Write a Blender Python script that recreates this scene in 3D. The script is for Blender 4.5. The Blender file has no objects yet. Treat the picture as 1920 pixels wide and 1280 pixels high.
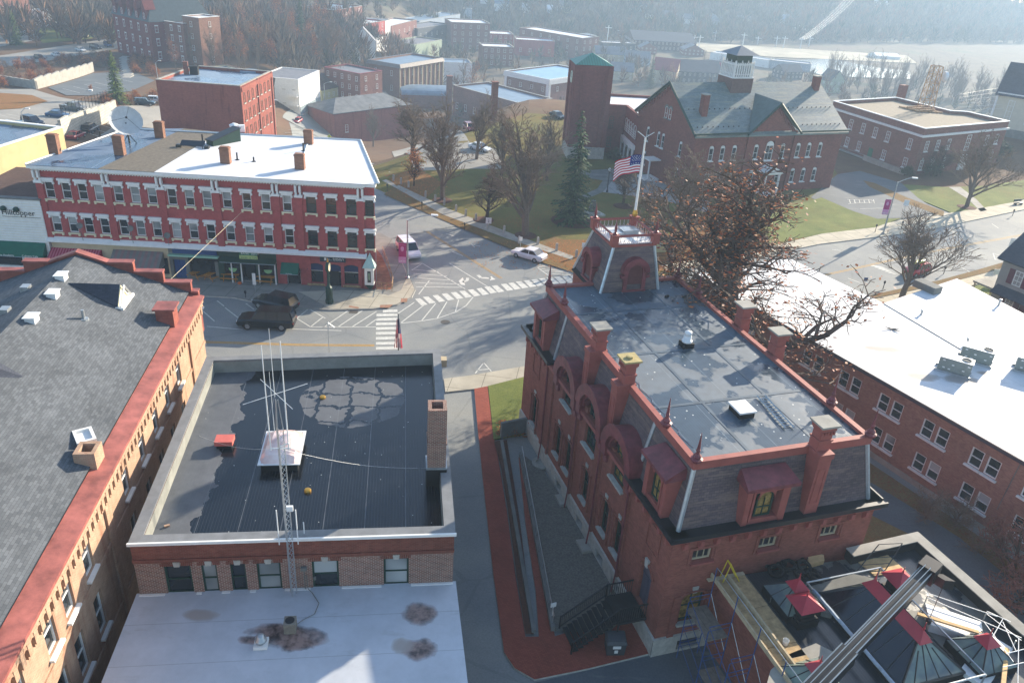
import bpy,bmesh,math,random
from mathutils import Vector,Matrix
random.seed(11)
SC=bpy.context.scene
COL=SC.collection
R_=math.radians
F=1493.0;VPX,VPY=758.0,3509.0;CX,CY=960.0,640.0;H=36.0
_d=Vector((VPX-CX,VPY-CY,F)).normalized();_u=-_d
_f=Vector((0,0,1));_fh=(_f-_u*_f.dot(_u)).normalized();_r=_fh.cross(_u)
if _r.x<0:_r=-_r
RW=Matrix((_r,_fh,_u))
CAMP=Vector((0,0,H))
def ray(px,py):return RW@Vector((px-CX,py-CY,F))
def proj(p):
 v=RW.transposed()@(Vector(p)-CAMP);return(CX+F*v.x/v.z,CY+F*v.y/v.z)
def sm(t):t=max(0.0,min(1.0,t));return t*t*(3-2*t)
def T(x,y):
 depth=30-19*sm((-50-x)/50)
 ys=100+78*sm((x+32)/36)+20*sm((x-40)/30)
 z=-depth*sm((y-ys)/175)
 yh=560+.55*max(x,0)+.1*min(x,0)
 t=y-yh
 if t>0:z+=.2*t*sm(t/80)if t<900 else 180
 return z
def P(px,py,z):
 d=ray(px,py);t=(z-H)/d.z;return CAMP+d*t
def G(px,py):
 d=ray(px,py).normalized();t=15.0;st=2.0
 while t<2500:
  q=CAMP+d*t
  if q.z<T(q.x,q.y):break
  t+=st;st=max(1.0,t*.01)
 a,b=t-st,t
 for _ in range(30):
  m=(a+b)/2;q=CAMP+d*m
  if q.z<T(q.x,q.y):b=m
  else:a=m
 q=CAMP+d*b;return Vector((q.x,q.y,T(q.x,q.y)))
def HT(base,px,py):
 lo,hi=base.z-5,base.z+70
 for _ in range(40):
  m=(lo+hi)/2
  if proj((base.x,base.y,m))[1]>py:lo=m
  else:hi=m
 return(lo+hi)/2
def HB(base,py):return HT(base,0,py)
class Fr:
 """wall frame: u along the wall, z up, d outward (to the viewer's side when u runs left to right)"""
 def __init__(s,a,b=None,ang=None,out=None):
  s.o=Vector((a[0],a[1]))
  if b is not None:s.L=(Vector((b[0],b[1]))-s.o).length;s.u=(Vector((b[0],b[1]))-s.o).normalized()
  else:s.u=Vector((math.cos(ang),math.sin(ang)));s.L=0
  s.n=Vector((s.u.y,-s.u.x));s.ang=math.atan2(s.u.y,s.u.x)
 def p(s,u,z,d=0.0):
  q=s.o+s.u*u+s.n*d;return Vector((q.x,q.y,z))
 def at(s,px,py,d=0.0):
  r=ray(px,py);n=s.n
  t=((s.o.x-CAMP.x)*n.x+(s.o.y-CAMP.y)*n.y+d)/(r.x*n.x+r.y*n.y)
  q=CAMP+r*t;return((q.x-s.o.x)*s.u.x+(q.y-s.o.y)*s.u.y,q.z)
 def ud(s,px,py,z):
  q=P(px,py,z);w=Vector((q.x,q.y))-s.o;return(w.dot(s.u),w.dot(s.n))
class MB:
 def __init__(s):s.v=[];s.f=[];s.m=[];s.mi=0;s.uvr=None
 def face(s,pts):
  i=len(s.v);s.v+=[Vector(p)for p in pts];s.f.append(tuple(range(i,i+len(pts))));s.m.append(s.mi)
 def hexa(s,b,t):
  s.face(b[::-1]);s.face(t)
  n=len(b)
  for k in range(n):s.face([b[k],b[(k+1)%n],t[(k+1)%n],t[k]])
 def box(s,fr,u0,u1,z0,z1,d0,d1):
  b=[fr.p(u0,z0,d1),fr.p(u1,z0,d1),fr.p(u1,z0,d0),fr.p(u0,z0,d0)]
  s.hexa(b,[Vector((q.x,q.y,z1))for q in b])
 def abox(s,c,sx,sy,sz,ang=0.0):
  fr=Fr((c[0],c[1]),ang=ang);s.box(fr,-sx/2,sx/2,c[2],c[2]+sz,-sy/2,sy/2)
 def prism(s,poly,z0,z1):
  s.hexa([Vector((p[0],p[1],z0))for p in poly],[Vector((p[0],p[1],z1))for p in poly])
 def tube(s,p0,p1,r0,r1=None,n=6,cap=True):
  p0,p1=Vector(p0),Vector(p1);r1=r0 if r1 is None else r1
  d=p1-p0
  if d.length<1e-6:return
  d.normalize();a=d.cross(Vector((0,0,1))if abs(d.z)<.9 else Vector((1,0,0))).normalized();b=d.cross(a)
  A=[p0+(a*math.cos(6.28318*k/n)+b*math.sin(6.28318*k/n))*r0 for k in range(n)]
  B=[p1+(a*math.cos(6.28318*k/n)+b*math.sin(6.28318*k/n))*r1 for k in range(n)]
  i=len(s.v);s.v+=A+B
  for k in range(n):
   k2=(k+1)%n;s.f.append((i+k,i+n+k,i+n+k2,i+k2));s.m.append(s.mi)
  if cap:s.f.append(tuple(i+k for k in range(n)));s.f.append(tuple(i+n+k for k in reversed(range(n))));s.m+=[s.mi]*2
 def lathe(s,c,prof,n=12):
  c=Vector(c);i=len(s.v)
  for(r,z)in prof:
   for k in range(n):s.v.append(c+Vector((r*math.cos(6.28318*k/n),r*math.sin(6.28318*k/n),z)))
  for j in range(len(prof)-1):
   for k in range(n):
    k2=(k+1)%n;s.f.append((i+j*n+k,i+j*n+k2,i+(j+1)*n+k2,i+(j+1)*n+k));s.m.append(s.mi)
  s.f.append(tuple(i+k for k in reversed(range(n))));s.f.append(tuple(i+(len(prof)-1)*n+k for k in range(n)));s.m+=[s.mi]*2
 def arch(s,fr,uc,zs,r0,r1,d0,d1,n=12,rz=1.0):
  """half-ring from radius r0 to r1 springing at zs (rz squashes its height)"""
  for k in range(n):
   a,b=math.pi*k/n,math.pi*(k+1)/n
   def q(r,t,d):return fr.p(uc-r*math.cos(t),zs+r*rz*math.sin(t),d)
   bt=[q(r0,a,d1),q(r1,a,d1),q(r1,a,d0),q(r0,a,d0)];tp=[q(r0,b,d1),q(r1,b,d1),q(r1,b,d0),q(r0,b,d0)]
   s.face([bt[0],bt[1],tp[1],tp[0]]);s.face([bt[1],bt[2],tp[2],tp[1]]);s.face([bt[3],bt[0],tp[0],tp[3]]);s.face([bt[2],bt[3],tp[3],tp[2]])
  for t in(0,math.pi):s.face([q(r0,t,d1),q(r1,t,d1),q(r1,t,d0),q(r0,t,d0)])
 def spandrel(s,fr,uc,zs,r,ztop,d,n=12,rz=1.0):
  """wall left between a half-round head and the square top of its opening"""
  for k in range(n):
   a,b=math.pi*k/n,math.pi*(k+1)/n
   A=(uc-r*math.cos(a),zs+r*rz*math.sin(a));B=(uc-r*math.cos(b),zs+r*rz*math.sin(b))
   s.face([fr.p(A[0],A[1],d),fr.p(B[0],B[1],d),fr.p(B[0],ztop,d),fr.p(A[0],ztop,d)])
   s.face([fr.p(A[0],A[1],d),fr.p(A[0],A[1],d-.2),fr.p(B[0],B[1],d-.2),fr.p(B[0],B[1],d)])
 def wall(s,fr,u0,u1,z0,z1,holes=(),d=0.0,rev=.16):
  """a wall face with rectangular openings (ua, ub, za, zb) and their reveals"""
  us=sorted({u0,u1,*[h[0]for h in holes],*[h[1]for h in holes]});zs=sorted({z0,z1,*[h[2]for h in holes],*[h[3]for h in holes]})
  us=[u for u in us if u0-1e-6<=u<=u1+1e-6];zs=[z for z in zs if z0-1e-6<=z<=z1+1e-6]
  for i in range(len(us)-1):
   run=None
   for j in range(len(zs)-1):
    uc,zc=(us[i]+us[i+1])/2,(zs[j]+zs[j+1])/2
    if any(h[0]<uc<h[1]and h[2]<zc<h[3]for h in holes):
     if run is not None:s.face([fr.p(us[i],run,d),fr.p(us[i+1],run,d),fr.p(us[i+1],zs[j],d),fr.p(us[i],zs[j],d)]);run=None
    elif run is None:run=zs[j]
   if run is not None:s.face([fr.p(us[i],run,d),fr.p(us[i+1],run,d),fr.p(us[i+1],zs[-1],d),fr.p(us[i],zs[-1],d)])
  for(a,b,c,e)in holes:
   s.face([fr.p(a,c,d),fr.p(b,c,d),fr.p(b,c,d-rev),fr.p(a,c,d-rev)]);s.face([fr.p(a,e,d-rev),fr.p(b,e,d-rev),fr.p(b,e,d),fr.p(a,e,d)])
   s.face([fr.p(a,c,d),fr.p(a,c,d-rev),fr.p(a,e,d-rev),fr.p(a,e,d)]);s.face([fr.p(b,c,d-rev),fr.p(b,c,d),fr.p(b,e,d),fr.p(b,e,d-rev)])
 def mesh(s,name,mats,off=Vector((0,0,0)),smooth=False):
  me=bpy.data.meshes.new(name)
  me.from_pydata([(v.x-off.x,v.y-off.y,v.z-off.z)for v in s.v],[],s.f)
  mats=mats if isinstance(mats,(list,tuple))else[mats]
  for m in mats:me.materials.append(m)
  if len(mats)>1:me.polygons.foreach_set('material_index',s.m)
  uv=me.uv_layers.new(name='UVMap').data
  ca=cb=None
  if s.uvr is not None:ca,cb=math.cos(s.uvr),math.sin(s.uvr)
  vs=s.v;li=0;buf=[]
  for f in s.f:
   a=vs[f[0]];nx=ny=nz=0.0
   for k in range(1,len(f)-1):
    b=vs[f[k]]-a;c=vs[f[k+1]]-a;w=b.cross(c);nx+=w.x;ny+=w.y;nz+=w.z
   l=math.sqrt(nx*nx+ny*ny+nz*nz)or 1.0;nx/=l;ny/=l;nz/=l
   h=math.hypot(nx,ny)
   if h<.05:
    if ca is None:tx,ty,bx,by,bz=1,0,0,1,0
    else:tx,ty,bx,by,bz=ca,cb,-cb,ca,0
   else:
    tx,ty=-ny/h,nx/h;bx,by,bz=-nz*ty*1.0,nz*tx,h
    bx,by=(-ty*nz),(tx*nz)
    bx,by,bz=nx*(-nz)/h,ny*(-nz)/h,h
   for k in f:
    p=vs[k];buf+=[p.x*tx+p.y*ty,p.x*bx+p.y*by+p.z*bz]
  uv.foreach_set('uv',buf)
  if smooth:me.polygons.foreach_set('use_smooth',[True]*len(s.f))
  me.update();return me
WL={}
def link(o,parent=None,loc=None):
 COL.objects.link(o)
 if parent is not None:o.parent=parent
 return o
def tag(o,label,cat,group=None,kind=None):
 if label:o['label']=label
 if cat:o['category']=cat
 if group:o['group']=group
 if kind:o['kind']=kind
 return o
def thing(name,loc,label,cat,group=None,rz=0.0):
 o=bpy.data.objects.new(name,None);o.empty_display_size=.3;link(o);o.location=loc;o.rotation_euler.z=rz
 WL[o]=Vector(loc);return tag(o,label,cat,group)
def part(mb,name,mat,parent=None,label=None,smooth=False):
 """mesh built in world coordinates, stored relative to its (unrotated) parent"""
 off=WL[parent]if parent is not None else(sum(mb.v,Vector())/max(1,len(mb.v))if mb.v else Vector())
 o=bpy.data.objects.new(name,mb.mesh(name,mat,off,smooth))
 if parent is None:o.location=off
 link(o,parent);WL[o]=off
 if label:o['label']=label
 return o
def lpart(me,name,parent,loc=(0,0,0),rz=0.0,world=False):
 """object sharing the mesh me, placed in its parent's coordinates (or at a world point)"""
 o=bpy.data.objects.new(name,me);link(o,parent)
 o.location=Vector(loc)-WL[parent]if world and parent is not None else Vector(loc);o.rotation_euler.z=rz
 return o
def solo(mb,name,mat,label,cat,group=None,smooth=False):
 return tag(part(mb,name,mat,None,smooth=smooth),label,cat,group)
def struct(mb,name,mat):
 o=part(mb,name,mat);o['kind']='structure';return o
def copy_tree(o,parent=None,loc=None,rz=None,sc=None,label=None):
 c=o.copy();COL.objects.link(c);c.parent=parent
 if loc is not None:c.location=loc
 if rz is not None:c.rotation_euler.z=rz
 if sc is not None:c.scale=sc if isinstance(sc,(tuple,list))else(sc,sc,sc)
 if label:c['label']=label
 if loc is not None:WL[c]=Vector(loc)
 for ch in o.children:copy_tree(ch,c)
 return c
def text_mb(txt,size,fr,u,z,d,mat,parent,name='lettering',depth=.01,align='LEFT',font=None,tilt=0.0,shear=0.0,wx=1.0):
 cu=bpy.data.curves.new('t','FONT');cu.body=txt;cu.size=size;cu.extrude=depth;cu.align_x=align;cu.resolution_u=2;cu.shear=shear
 to=bpy.data.objects.new('t',cu);COL.objects.link(to)
 dg=bpy.context.evaluated_depsgraph_get();me=bpy.data.meshes.new_from_object(to.evaluated_get(dg));bpy.data.objects.remove(to)
 me.materials.clear();me.materials.append(mat)
 M=Matrix(((fr.u.x*wx,0,fr.n.x,0),(fr.u.y*wx,0,fr.n.y,0),(0,1,0,0),(0,0,0,1)))
 if tilt:M=M@Matrix.Rotation(tilt,4,'X')
 me.transform(M)
 q=fr.p(u,z,d)
 o=bpy.data.objects.new(name,me);link(o,parent);o.location=q-WL[parent]if parent is not None else q
 return o
def lin(c):return c/12.92 if c<=.04045 else((c+.055)/1.055)**2.4
def rgb(h,k=1.0):
 h=h.lstrip('#');return tuple(lin(int(h[i:i+2],16)/255)*k for i in(0,2,4))+(1.0,)
class N:
 def __init__(s,name,rough=.85,spec=.25,metal=0.0):
  s.m=bpy.data.materials.new(name);s.m.use_nodes=True;s.t=s.m.node_tree;s.b=s.t.nodes['Principled BSDF']
  s.b.inputs['Roughness'].default_value=rough;s.b.inputs['Specular IOR Level'].default_value=spec;s.b.inputs['Metallic'].default_value=metal
  s._pos=None
 def n(s,typ,**kw):
  x=s.t.nodes.new(typ)
  for k,v in kw.items():setattr(x,k,v)
  return x
 def l(s,a,b):s.t.links.new(a,b)
 def put(s,sock,v):
  if hasattr(v,'links')or isinstance(v,bpy.types.NodeSocket):s.l(v,sock)
  elif v is not None:sock.default_value=v
 def pos(s):
  if s._pos is None:s._pos=s.n('ShaderNodeNewGeometry').outputs['Position']
  return s._pos
 def uv(s):return s.n('ShaderNodeTexCoord').outputs['UV']
 def obj(s):return s.n('ShaderNodeTexCoord').outputs['Object']
 def mapv(s,v,sc=(1,1,1),loc=(0,0,0),rot=(0,0,0)):
  x=s.n('ShaderNodeMapping');s.l(v,x.inputs['Vector']);x.inputs['Scale'].default_value=sc;x.inputs['Location'].default_value=loc;x.inputs['Rotation'].default_value=rot
  return x.outputs['Vector']
 def noise(s,sc,det=4,v=None,rough=.55,dist=0.0):
  x=s.n('ShaderNodeTexNoise');s.l(v if v is not None else s.pos(),x.inputs['Vector'])
  x.inputs['Scale'].default_value=sc;x.inputs['Detail'].default_value=det;x.inputs['Roughness'].default_value=rough;x.inputs['Distortion'].default_value=dist
  return x.outputs['Fac']
 def ramp(s,f,stops,interp='LINEAR'):
  x=s.n('ShaderNodeValToRGB');s.l(f,x.inputs['Fac']);e=x.color_ramp.elements;x.color_ramp.interpolation=interp
  while len(e)<len(stops):e.new(.5)
  for k,(p,c)in enumerate(stops):
   e[k].position=p;e[k].color=c if isinstance(c,tuple)else(c,c,c,1)
  return x.outputs['Color']
 def mix(s,f,a,b,mode='MIX'):
  x=s.n('ShaderNodeMix',data_type='RGBA',blend_type=mode);s.put(x.inputs[0],f);s.put(x.inputs[6],a);s.put(x.inputs[7],b);return x.outputs[2]
 def math(s,op,a,b=0.0):
  x=s.n('ShaderNodeMath',operation=op);s.put(x.inputs[0],a);s.put(x.inputs[1],b);return x.outputs[0]
 def sep(s,v):return s.n('ShaderNodeSeparateXYZ'),v
 def xyz(s,v):
  x=s.n('ShaderNodeSeparateXYZ');s.l(v,x.inputs[0]);return x.outputs
 def col(s,v):s.put(s.b.inputs['Base Color'],v);return s
 def rough(s,v):s.put(s.b.inputs['Roughness'],v);return s
 def bump(s,h,st=.3,dist=.02):
  x=s.n('ShaderNodeBump');x.inputs['Strength'].default_value=st;x.inputs['Distance'].default_value=dist;s.l(h,x.inputs['Height']);s.l(x.outputs[0],s.b.inputs['Normal']);return s
def plain(name,c,rough=.8,var=.18,sc=1.2,spec=.25,metal=0.0,k=1.0,bump=0.0):
 n=N(name,rough,spec,metal);c=rgb(c,k)if isinstance(c,str)else c
 f=n.noise(sc,5,rough=.65);a=tuple(x*(1-var)for x in c[:3])+(1,);b=tuple(min(1,x*(1+var))for x in c[:3])+(1,)
 n.col(n.ramp(f,[(.3,a),(.7,b)]))
 if bump:n.bump(n.noise(sc*18,3),bump,.02)
 return n.m
def brick(name,c1,c2,mortar,bw=.21,rh=.072,ms=.011,var=.3,big=.25,rough=.9,k=1.0,dirt=None):
 n=N(name,rough,.15)
 x=n.n('ShaderNodeTexBrick');n.l(n.uv(),x.inputs['Vector']);x.inputs['Scale'].default_value=1.0
 ds=lambda h:(lambda c,m:tuple(v*.74+m*.26 for v in c[:3])+(1,))(rgb(h,k),sum(rgb(h,k)[:3])/3)
 x.inputs['Color1'].default_value=ds(c1);x.inputs['Color2'].default_value=ds(c2);x.inputs['Mortar'].default_value=ds(mortar)
 x.inputs['Mortar Size'].default_value=ms;x.inputs['Brick Width'].default_value=bw;x.inputs['Row Height'].default_value=rh;x.inputs['Bias'].default_value=-.1
 c=n.mix(.9,x.outputs['Color'],n.ramp(n.noise(big,6,rough=.6),[(.25,1-var),(.75,1+var*.6)]),'MULTIPLY')
 c=n.mix(.5,c,n.ramp(n.noise(2.3,3),[(.3,.75),(.7,1.2)]),'MULTIPLY')
 if dirt:
  zz=n.mapv(n.pos(),(1.2,1.2,.12));c=n.mix(n.ramp(n.noise(1,5,zz),[(.56,0.0),(.72,.7)]),c,rgb(dirt))
 n.col(c);n.bump(x.outputs['Fac'],-.25,.01)
 return n.m
def shingle(name,c1,c2,gap,bw=.3,rh=.14,ms=.006,rough=.9,spec=.2,var=.25,k=1.0,patch=None):
 n=N(name,rough,spec)
 x=n.n('ShaderNodeTexBrick');n.l(n.uv(),x.inputs['Vector']);x.inputs['Scale'].default_value=1.0;x.offset_frequency=2
 x.inputs['Color1'].default_value=rgb(c1,k);x.inputs['Color2'].default_value=rgb(c2,k);x.inputs['Mortar'].default_value=rgb(gap,k)
 x.inputs['Mortar Size'].default_value=ms;x.inputs['Brick Width'].default_value=bw;x.inputs['Row Height'].default_value=rh
 c=n.mix(.9,x.outputs['Color'],n.ramp(n.noise(.35,6,rough=.7),[(.3,1-var),(.7,1+var)]),'MULTIPLY')
 if patch:c=n.mix(n.ramp(n.noise(.5,5,n.mapv(n.uv(),(.35,3,1)),.75),[(.5,0.0),(.62,.55)]),c,rgb(patch))
 n.col(c);n.bump(x.outputs['Fac'],-.3,.015);return n.m
def leafmat(name,stops,rough=.7,tr=0.0):
 n=N(name,rough,.2);oi=n.n('ShaderNodeNewGeometry').outputs['Random Per Island'];n.col(n.ramp(oi,stops))
 if tr:
  n.b.inputs['Subsurface Weight'].default_value=0.0
  t=n.n('ShaderNodeBsdfTranslucent');n.l(n.ramp(oi,stops),t.inputs['Color']);mx=n.n('ShaderNodeMixShader');mx.inputs[0].default_value=tr
  n.l(n.b.outputs[0],mx.inputs[1]);n.l(t.outputs[0],mx.inputs[2]);n.l(mx.outputs[0],n.t.nodes['Material Output'].inputs['Surface'])
 return n.m
MT={}
def mats():
 M=MT
 M['red_brick']=brick('painted_red_brick','#b8423e','#ac3a37','#9c3431',var=.16,ms=.006,big=.4,rough=.75)
 M['red_lit']=M['red_brick']
 M['old_brick']=brick('old_orange_brick','#b98a66','#a87656','#b09a7c',var=.22,dirt='#8a5c46')
 M['mix_brick']=brick('mixed_brick','#8d4b35','#6d3a30','#a99a88',bw=.225,rh=.082,ms=.014,var=.2)
 M['mix_dark']=brick('dark_band_brick','#8a4029','#75301f','#7d5a48',bw=.225,rh=.08,ms=.008,var=.2)
 M['lib_brick']=brick('athenaeum_brick','#9c4e38','#8a3f2e','#8a5442',bw=.2,rh=.068,ms=.006,var=.22)
 M['lib_trim']=plain('painted_brick_red_trim','#94524a',.6,.15,2.0)
 M['lib_maroon']=plain('worn_maroon_sheet_metal','#74383c',.5,.35,1.6,.4)
 M['long_brick']=brick('tan_red_brick','#a6694f','#8d533f','#94705c',var=.16,ms=.008)
 M['tower_brick']=brick('plum_red_brick','#87403c','#793834','#7c4a44',var=.15,ms=.006,bw=.3,rh=.1)
 M['court_brick']=brick('courthouse_brick','#8f4a3c','#7e3f33','#7d5347',var=.2,ms=.008,bw=.3,rh=.1)
 M['dist_brick']=brick('weathered_brick','#8d5442','#7a4335','#8a6657',var=.22,ms=.01,bw=.4,rh=.14)
 M['big_brick']=brick('stained_red_brick','#a04c38','#924231','#8f5444',var=.25,ms=.008,bw=.35,rh=.12,dirt='#5e2b22')
 M['vict_brick']=brick('dark_red_brick','#84322e','#742a28','#7b453f',var=.2,ms=.008,bw=.4,rh=.13)
 M['brown_brick']=brick('brown_brick','#96664a','#86573f','#8a6650',var=.15,ms=.008,bw=.4,rh=.13)
 M['mulch']=plain('dark_mulch','#54372b',.95,.4,6)
 M['coping']=plain('weathered_red_metal','#8f544c',.55,.4,1.1,.35)
 M['shingle']=shingle('grey_shingles','#62666a','#4f5357','#3c4044',.32,.14)
 M['shingle_blue']=shingle('dark_blue_shingles','#474b55','#3b3f49','#2c3036',.32,.14)
 M['shingle_brown']=shingle('brown_shingles','#5d4a42','#51403a','#3d312d',.32,.16)
 M['shingle_far']=plain('old_grey_roofing','#6f7070',.8,.3,.5)
 M['slate']=shingle('mottled_purple_slate','#665757','#54484d','#3f383b',.3,.16,.008,.75,.3,.4,patch='#8a7468')
 M['slate_green']=shingle('green_grey_slate','#6f7d7b','#5d6b6b','#4c5758',.4,.22,.01,.5,.45,.25,patch='#8c8f78')
 M['copper']=shingle('green_standing_seam','#2f7f70','#2a7468','#1d5a50',.45,30,.05,.5,.4,.15)
 M['white']=plain('white_paint','#dcdcd8',.6,.08,2)
 M['cream']=plain('cream_paint','#d9cfae',.7,.1,1)
 M['stone']=plain('pale_granite','#a9a79f',.9,.22,2.5,bump=.3)
 M['conc']=plain('concrete','#97948b',.9,.22,.8,bump=.2)
 M['conc_dk']=plain('dark_concrete','#6f706c',.9,.25,.8)
 M['metal_lt']=plain('galvanised_steel','#a7adb0',.4,.15,3,.5,.6)
 M['metal_wh']=plain('white_painted_metal','#d5d8d8',.45,.08,3,.5)
 M['zinc']=plain('zinc_flashing','#a9b4bb',.35,.15,4,.5,.55)
 M['black']=plain('black_metal','#1a1c1e',.45,.2,3,.5)
 M['rubber']=plain('black_rubber','#17181a',.7,.2,3)
 M['dgreen']=plain('dark_green_paint','#17382c',.5,.2,3,.4)
 M['green']=plain('green_paint','#2c6b4c',.55,.15,3)
 M['awn_green']=plain('green_canvas','#0f5a48',.75,.15,1.5)
 M['navy']=plain('navy_canvas','#1f2c4e',.7,.15,2)
 M['blue_paint']=plain('blue_paint','#2b4878',.5,.15,2)
 M['wood']=plain('orange_stained_wood','#b5782f',.55,.2,5)
 M['wood_pale']=plain('weathered_pale_wood','#a88f68',.85,.35,3)
 M['plywood']=plain('new_plywood','#c9a878',.8,.2,2)
 M['tan']=plain('tan_paint','#b7a98c',.8,.12,1)
 M['gold']=plain('gilded_metal','#b98f3c',.35,.2,4,.5,.7)
 M['rust']=plain('rusty_pale_steel','#a98763',.7,.35,2.5)
 M['pink_roof']=plain('bright_red_sheet_metal','#a92f3d',.35,.12,2,.5)
 M['red_paint']=plain('red_paint','#a8352f',.5,.15,2)
 M['straw']=plain('dry_straw','#9c8a5a',.9,.35,9)
 M['pumpkin']=plain('orange_pumpkin','#c8602a',.6,.2,4)
 M['purple']=plain('magenta_banner','#a3236b',.7,.15,6)
 M['lilac']=plain('lilac_banner','#c98bb5',.7,.12,6)
 n=N('window_glass',.06,.6);n.col(n.ramp(n.noise(.7,2),[(.35,rgb('#0d1216')),(.65,rgb('#2a3238'))]));M['glass']=n.m
 n=N('blind_glass',.25,.4);n.col(n.ramp(n.noise(.4,1),[(.4,rgb('#6f7575')),(.6,rgb('#a6abaa'))]));M['blind']=n.m
 n=N('amber_leaded_glass',.25,.5);f=n.noise(4,2);n.col(n.ramp(f,[(.3,rgb('#5b4a22')),(.7,rgb('#a58a4e'))]));M['amber']=n.m
 n=N('old_green_glass',.25,.4);n.col(n.ramp(n.noise(.8,3),[(.35,rgb('#59656a')),(.65,rgb('#7c8c80'))]));M['sky_pane']=n.m
 n=N('dark_skylight_glass',.1,.8);n.col(rgb('#0c1524'));M['sky_dark']=n.m
 n=N('acrylic_dome',.15,.6);n.col(n.ramp(n.noise(1.2,2),[(.3,rgb('#c9a49a')),(.7,rgb('#e6d6d0'))]));M['acrylic']=n.m
 def membrane(name,ang,wetc,dry,wet,seam,box=None,speck=.0,sw=2.1):
  n=N(name,.5,.5);v=n.mapv(n.pos(),rot=(0,0,-ang));o=n.xyz(v)
  big=n.noise(wetc[0],5,rough=.6);f=n.ramp(big,[(wetc[1],0.0),(wetc[1]+.03,1.0)])
  if box:f=n.mix(1.0,f,box(n,o),'MULTIPLY')
  s1=n.math('LESS_THAN',n.math('FRACT',n.math('DIVIDE',o[0],sw)),.02)
  s2=n.math('LESS_THAN',n.math('FRACT',n.math('DIVIDE',o[0],.16)),.12)
  c=n.mix(f,wet,dry);c=n.mix(n.math('MULTIPLY',s1,n.noise(.9,2)),c,seam)
  c=n.mix(n.math('MULTIPLY',s2,.12),c,seam);c=n.mix(.7,c,n.ramp(n.noise(1.3,6,rough=.7),[(.3,.7),(.7,1.25)]),'MULTIPLY')
  if speck:
   vo=n.n('ShaderNodeTexVoronoi');n.l(n.pos(),vo.inputs['Vector']);vo.inputs['Scale'].default_value=1.9
   c=n.mix(n.math('MULTIPLY',n.math('LESS_THAN',vo.outputs['Distance'],speck),n.math('GREATER_THAN',n.noise(.33,2),.46)),c,rgb('#c9ccc6'))
  n.col(c);n.rough(n.mix(f,(.22,)*3+(1,),(.7,)*3+(1,)));n.bump(n.noise(7,3),.12,.01);return n.m
 M['membrane']=membrane
 def whiteroof(name,ang,dirt=.5,seam=3.0,c='#c9ccd2',stains=()):
  n=N(name,.7,.3);o=n.xyz(n.mapv(n.pos(),rot=(0,0,-ang)))
  c0=n.ramp(n.noise(.45,6,rough=.7),[(.3,rgb(c,.8)),(.65,rgb(c))])
  c0=n.mix(n.math('MULTIPLY',n.math('LESS_THAN',n.math('FRACT',n.math('DIVIDE',o[1],seam)),.012),.5),c0,rgb('#6d6f72'))
  c0=n.mix(n.ramp(n.noise(.8,7,n.mapv(n.pos(),(.5,1.6,1)),.75),[(.58,0.0),(.75,dirt)]),c0,rgb('#7a7068'))
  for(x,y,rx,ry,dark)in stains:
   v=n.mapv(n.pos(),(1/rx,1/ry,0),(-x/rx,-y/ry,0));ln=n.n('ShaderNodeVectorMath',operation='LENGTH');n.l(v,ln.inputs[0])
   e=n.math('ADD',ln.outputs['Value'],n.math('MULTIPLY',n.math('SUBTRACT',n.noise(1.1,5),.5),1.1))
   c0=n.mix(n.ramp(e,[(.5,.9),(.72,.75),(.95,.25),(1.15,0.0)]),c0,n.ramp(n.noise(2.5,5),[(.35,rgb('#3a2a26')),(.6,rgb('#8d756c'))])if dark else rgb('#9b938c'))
  n.col(c0);n.bump(n.noise(5,4),.15,.02);return n.m
 M['whiteroof']=whiteroof
 def asphalt(name,a,b,tar=.0,lines=None):
  n=N(name,.85,.25);c=n.ramp(n.noise(.12,6,rough=.65),[(.3,rgb(a)),(.7,rgb(b))])
  c=n.mix(.6,c,n.ramp(n.noise(9,4),[(.3,.8),(.7,1.2)]),'MULTIPLY')
  w=n.noise(.5,6,n.mapv(n.pos(),(.35,1.3,1),rot=(0,0,.3)),.7);c=n.mix(n.ramp(w,[(.56,0.0),(.7,.55)]),c,rgb('#8b8a82'))
  if tar:
   x=n.n('ShaderNodeTexVoronoi',feature='DISTANCE_TO_EDGE');n.l(n.mapv(n.pos(),(.13,.13,.13)),x.inputs['Vector']);x.inputs['Scale'].default_value=1.0
   c=n.mix(n.math('MULTIPLY',n.math('LESS_THAN',n.math('ADD',x.outputs['Distance'],n.math('MULTIPLY',n.noise(.8,4),.04)),.03),tar),c,rgb('#33363a'))
  n.col(c);n.bump(n.noise(30,2),.2,.01);return n.m
 M['asphalt']=asphalt('worn_asphalt','#74787a','#8f908a',.12);M['asphalt_dk']=asphalt('dark_asphalt','#50565b','#656a6c',.1)
 M['lot']=asphalt('grey_lot_asphalt','#7d7b76','#97938a',.1)
 def walk(name,ang,c,j=1.6,jw=.025,dark=None):
  n=N(name,.9,.2);o=n.xyz(n.mapv(n.pos(),rot=(0,0,-ang)))
  a=n.math('LESS_THAN',n.math('FRACT',n.math('DIVIDE',o[0],j)),jw);b=n.math('LESS_THAN',n.math('FRACT',n.math('DIVIDE',o[1],j)),jw)
  cc=n.ramp(n.noise(.5,6,rough=.7),[(.3,rgb(c,.72)),(.7,rgb(c))])
  cc=n.mix(n.math('MULTIPLY',n.math('MAXIMUM',a,b),.75),cc,rgb('#4c4a44'))
  if dark:cc=n.mix(n.ramp(n.noise(.35,4),[(.5,0.0),(.65,.5)]),cc,rgb(dark))
  n.col(cc);return n.m
 M['walk']=walk
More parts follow.
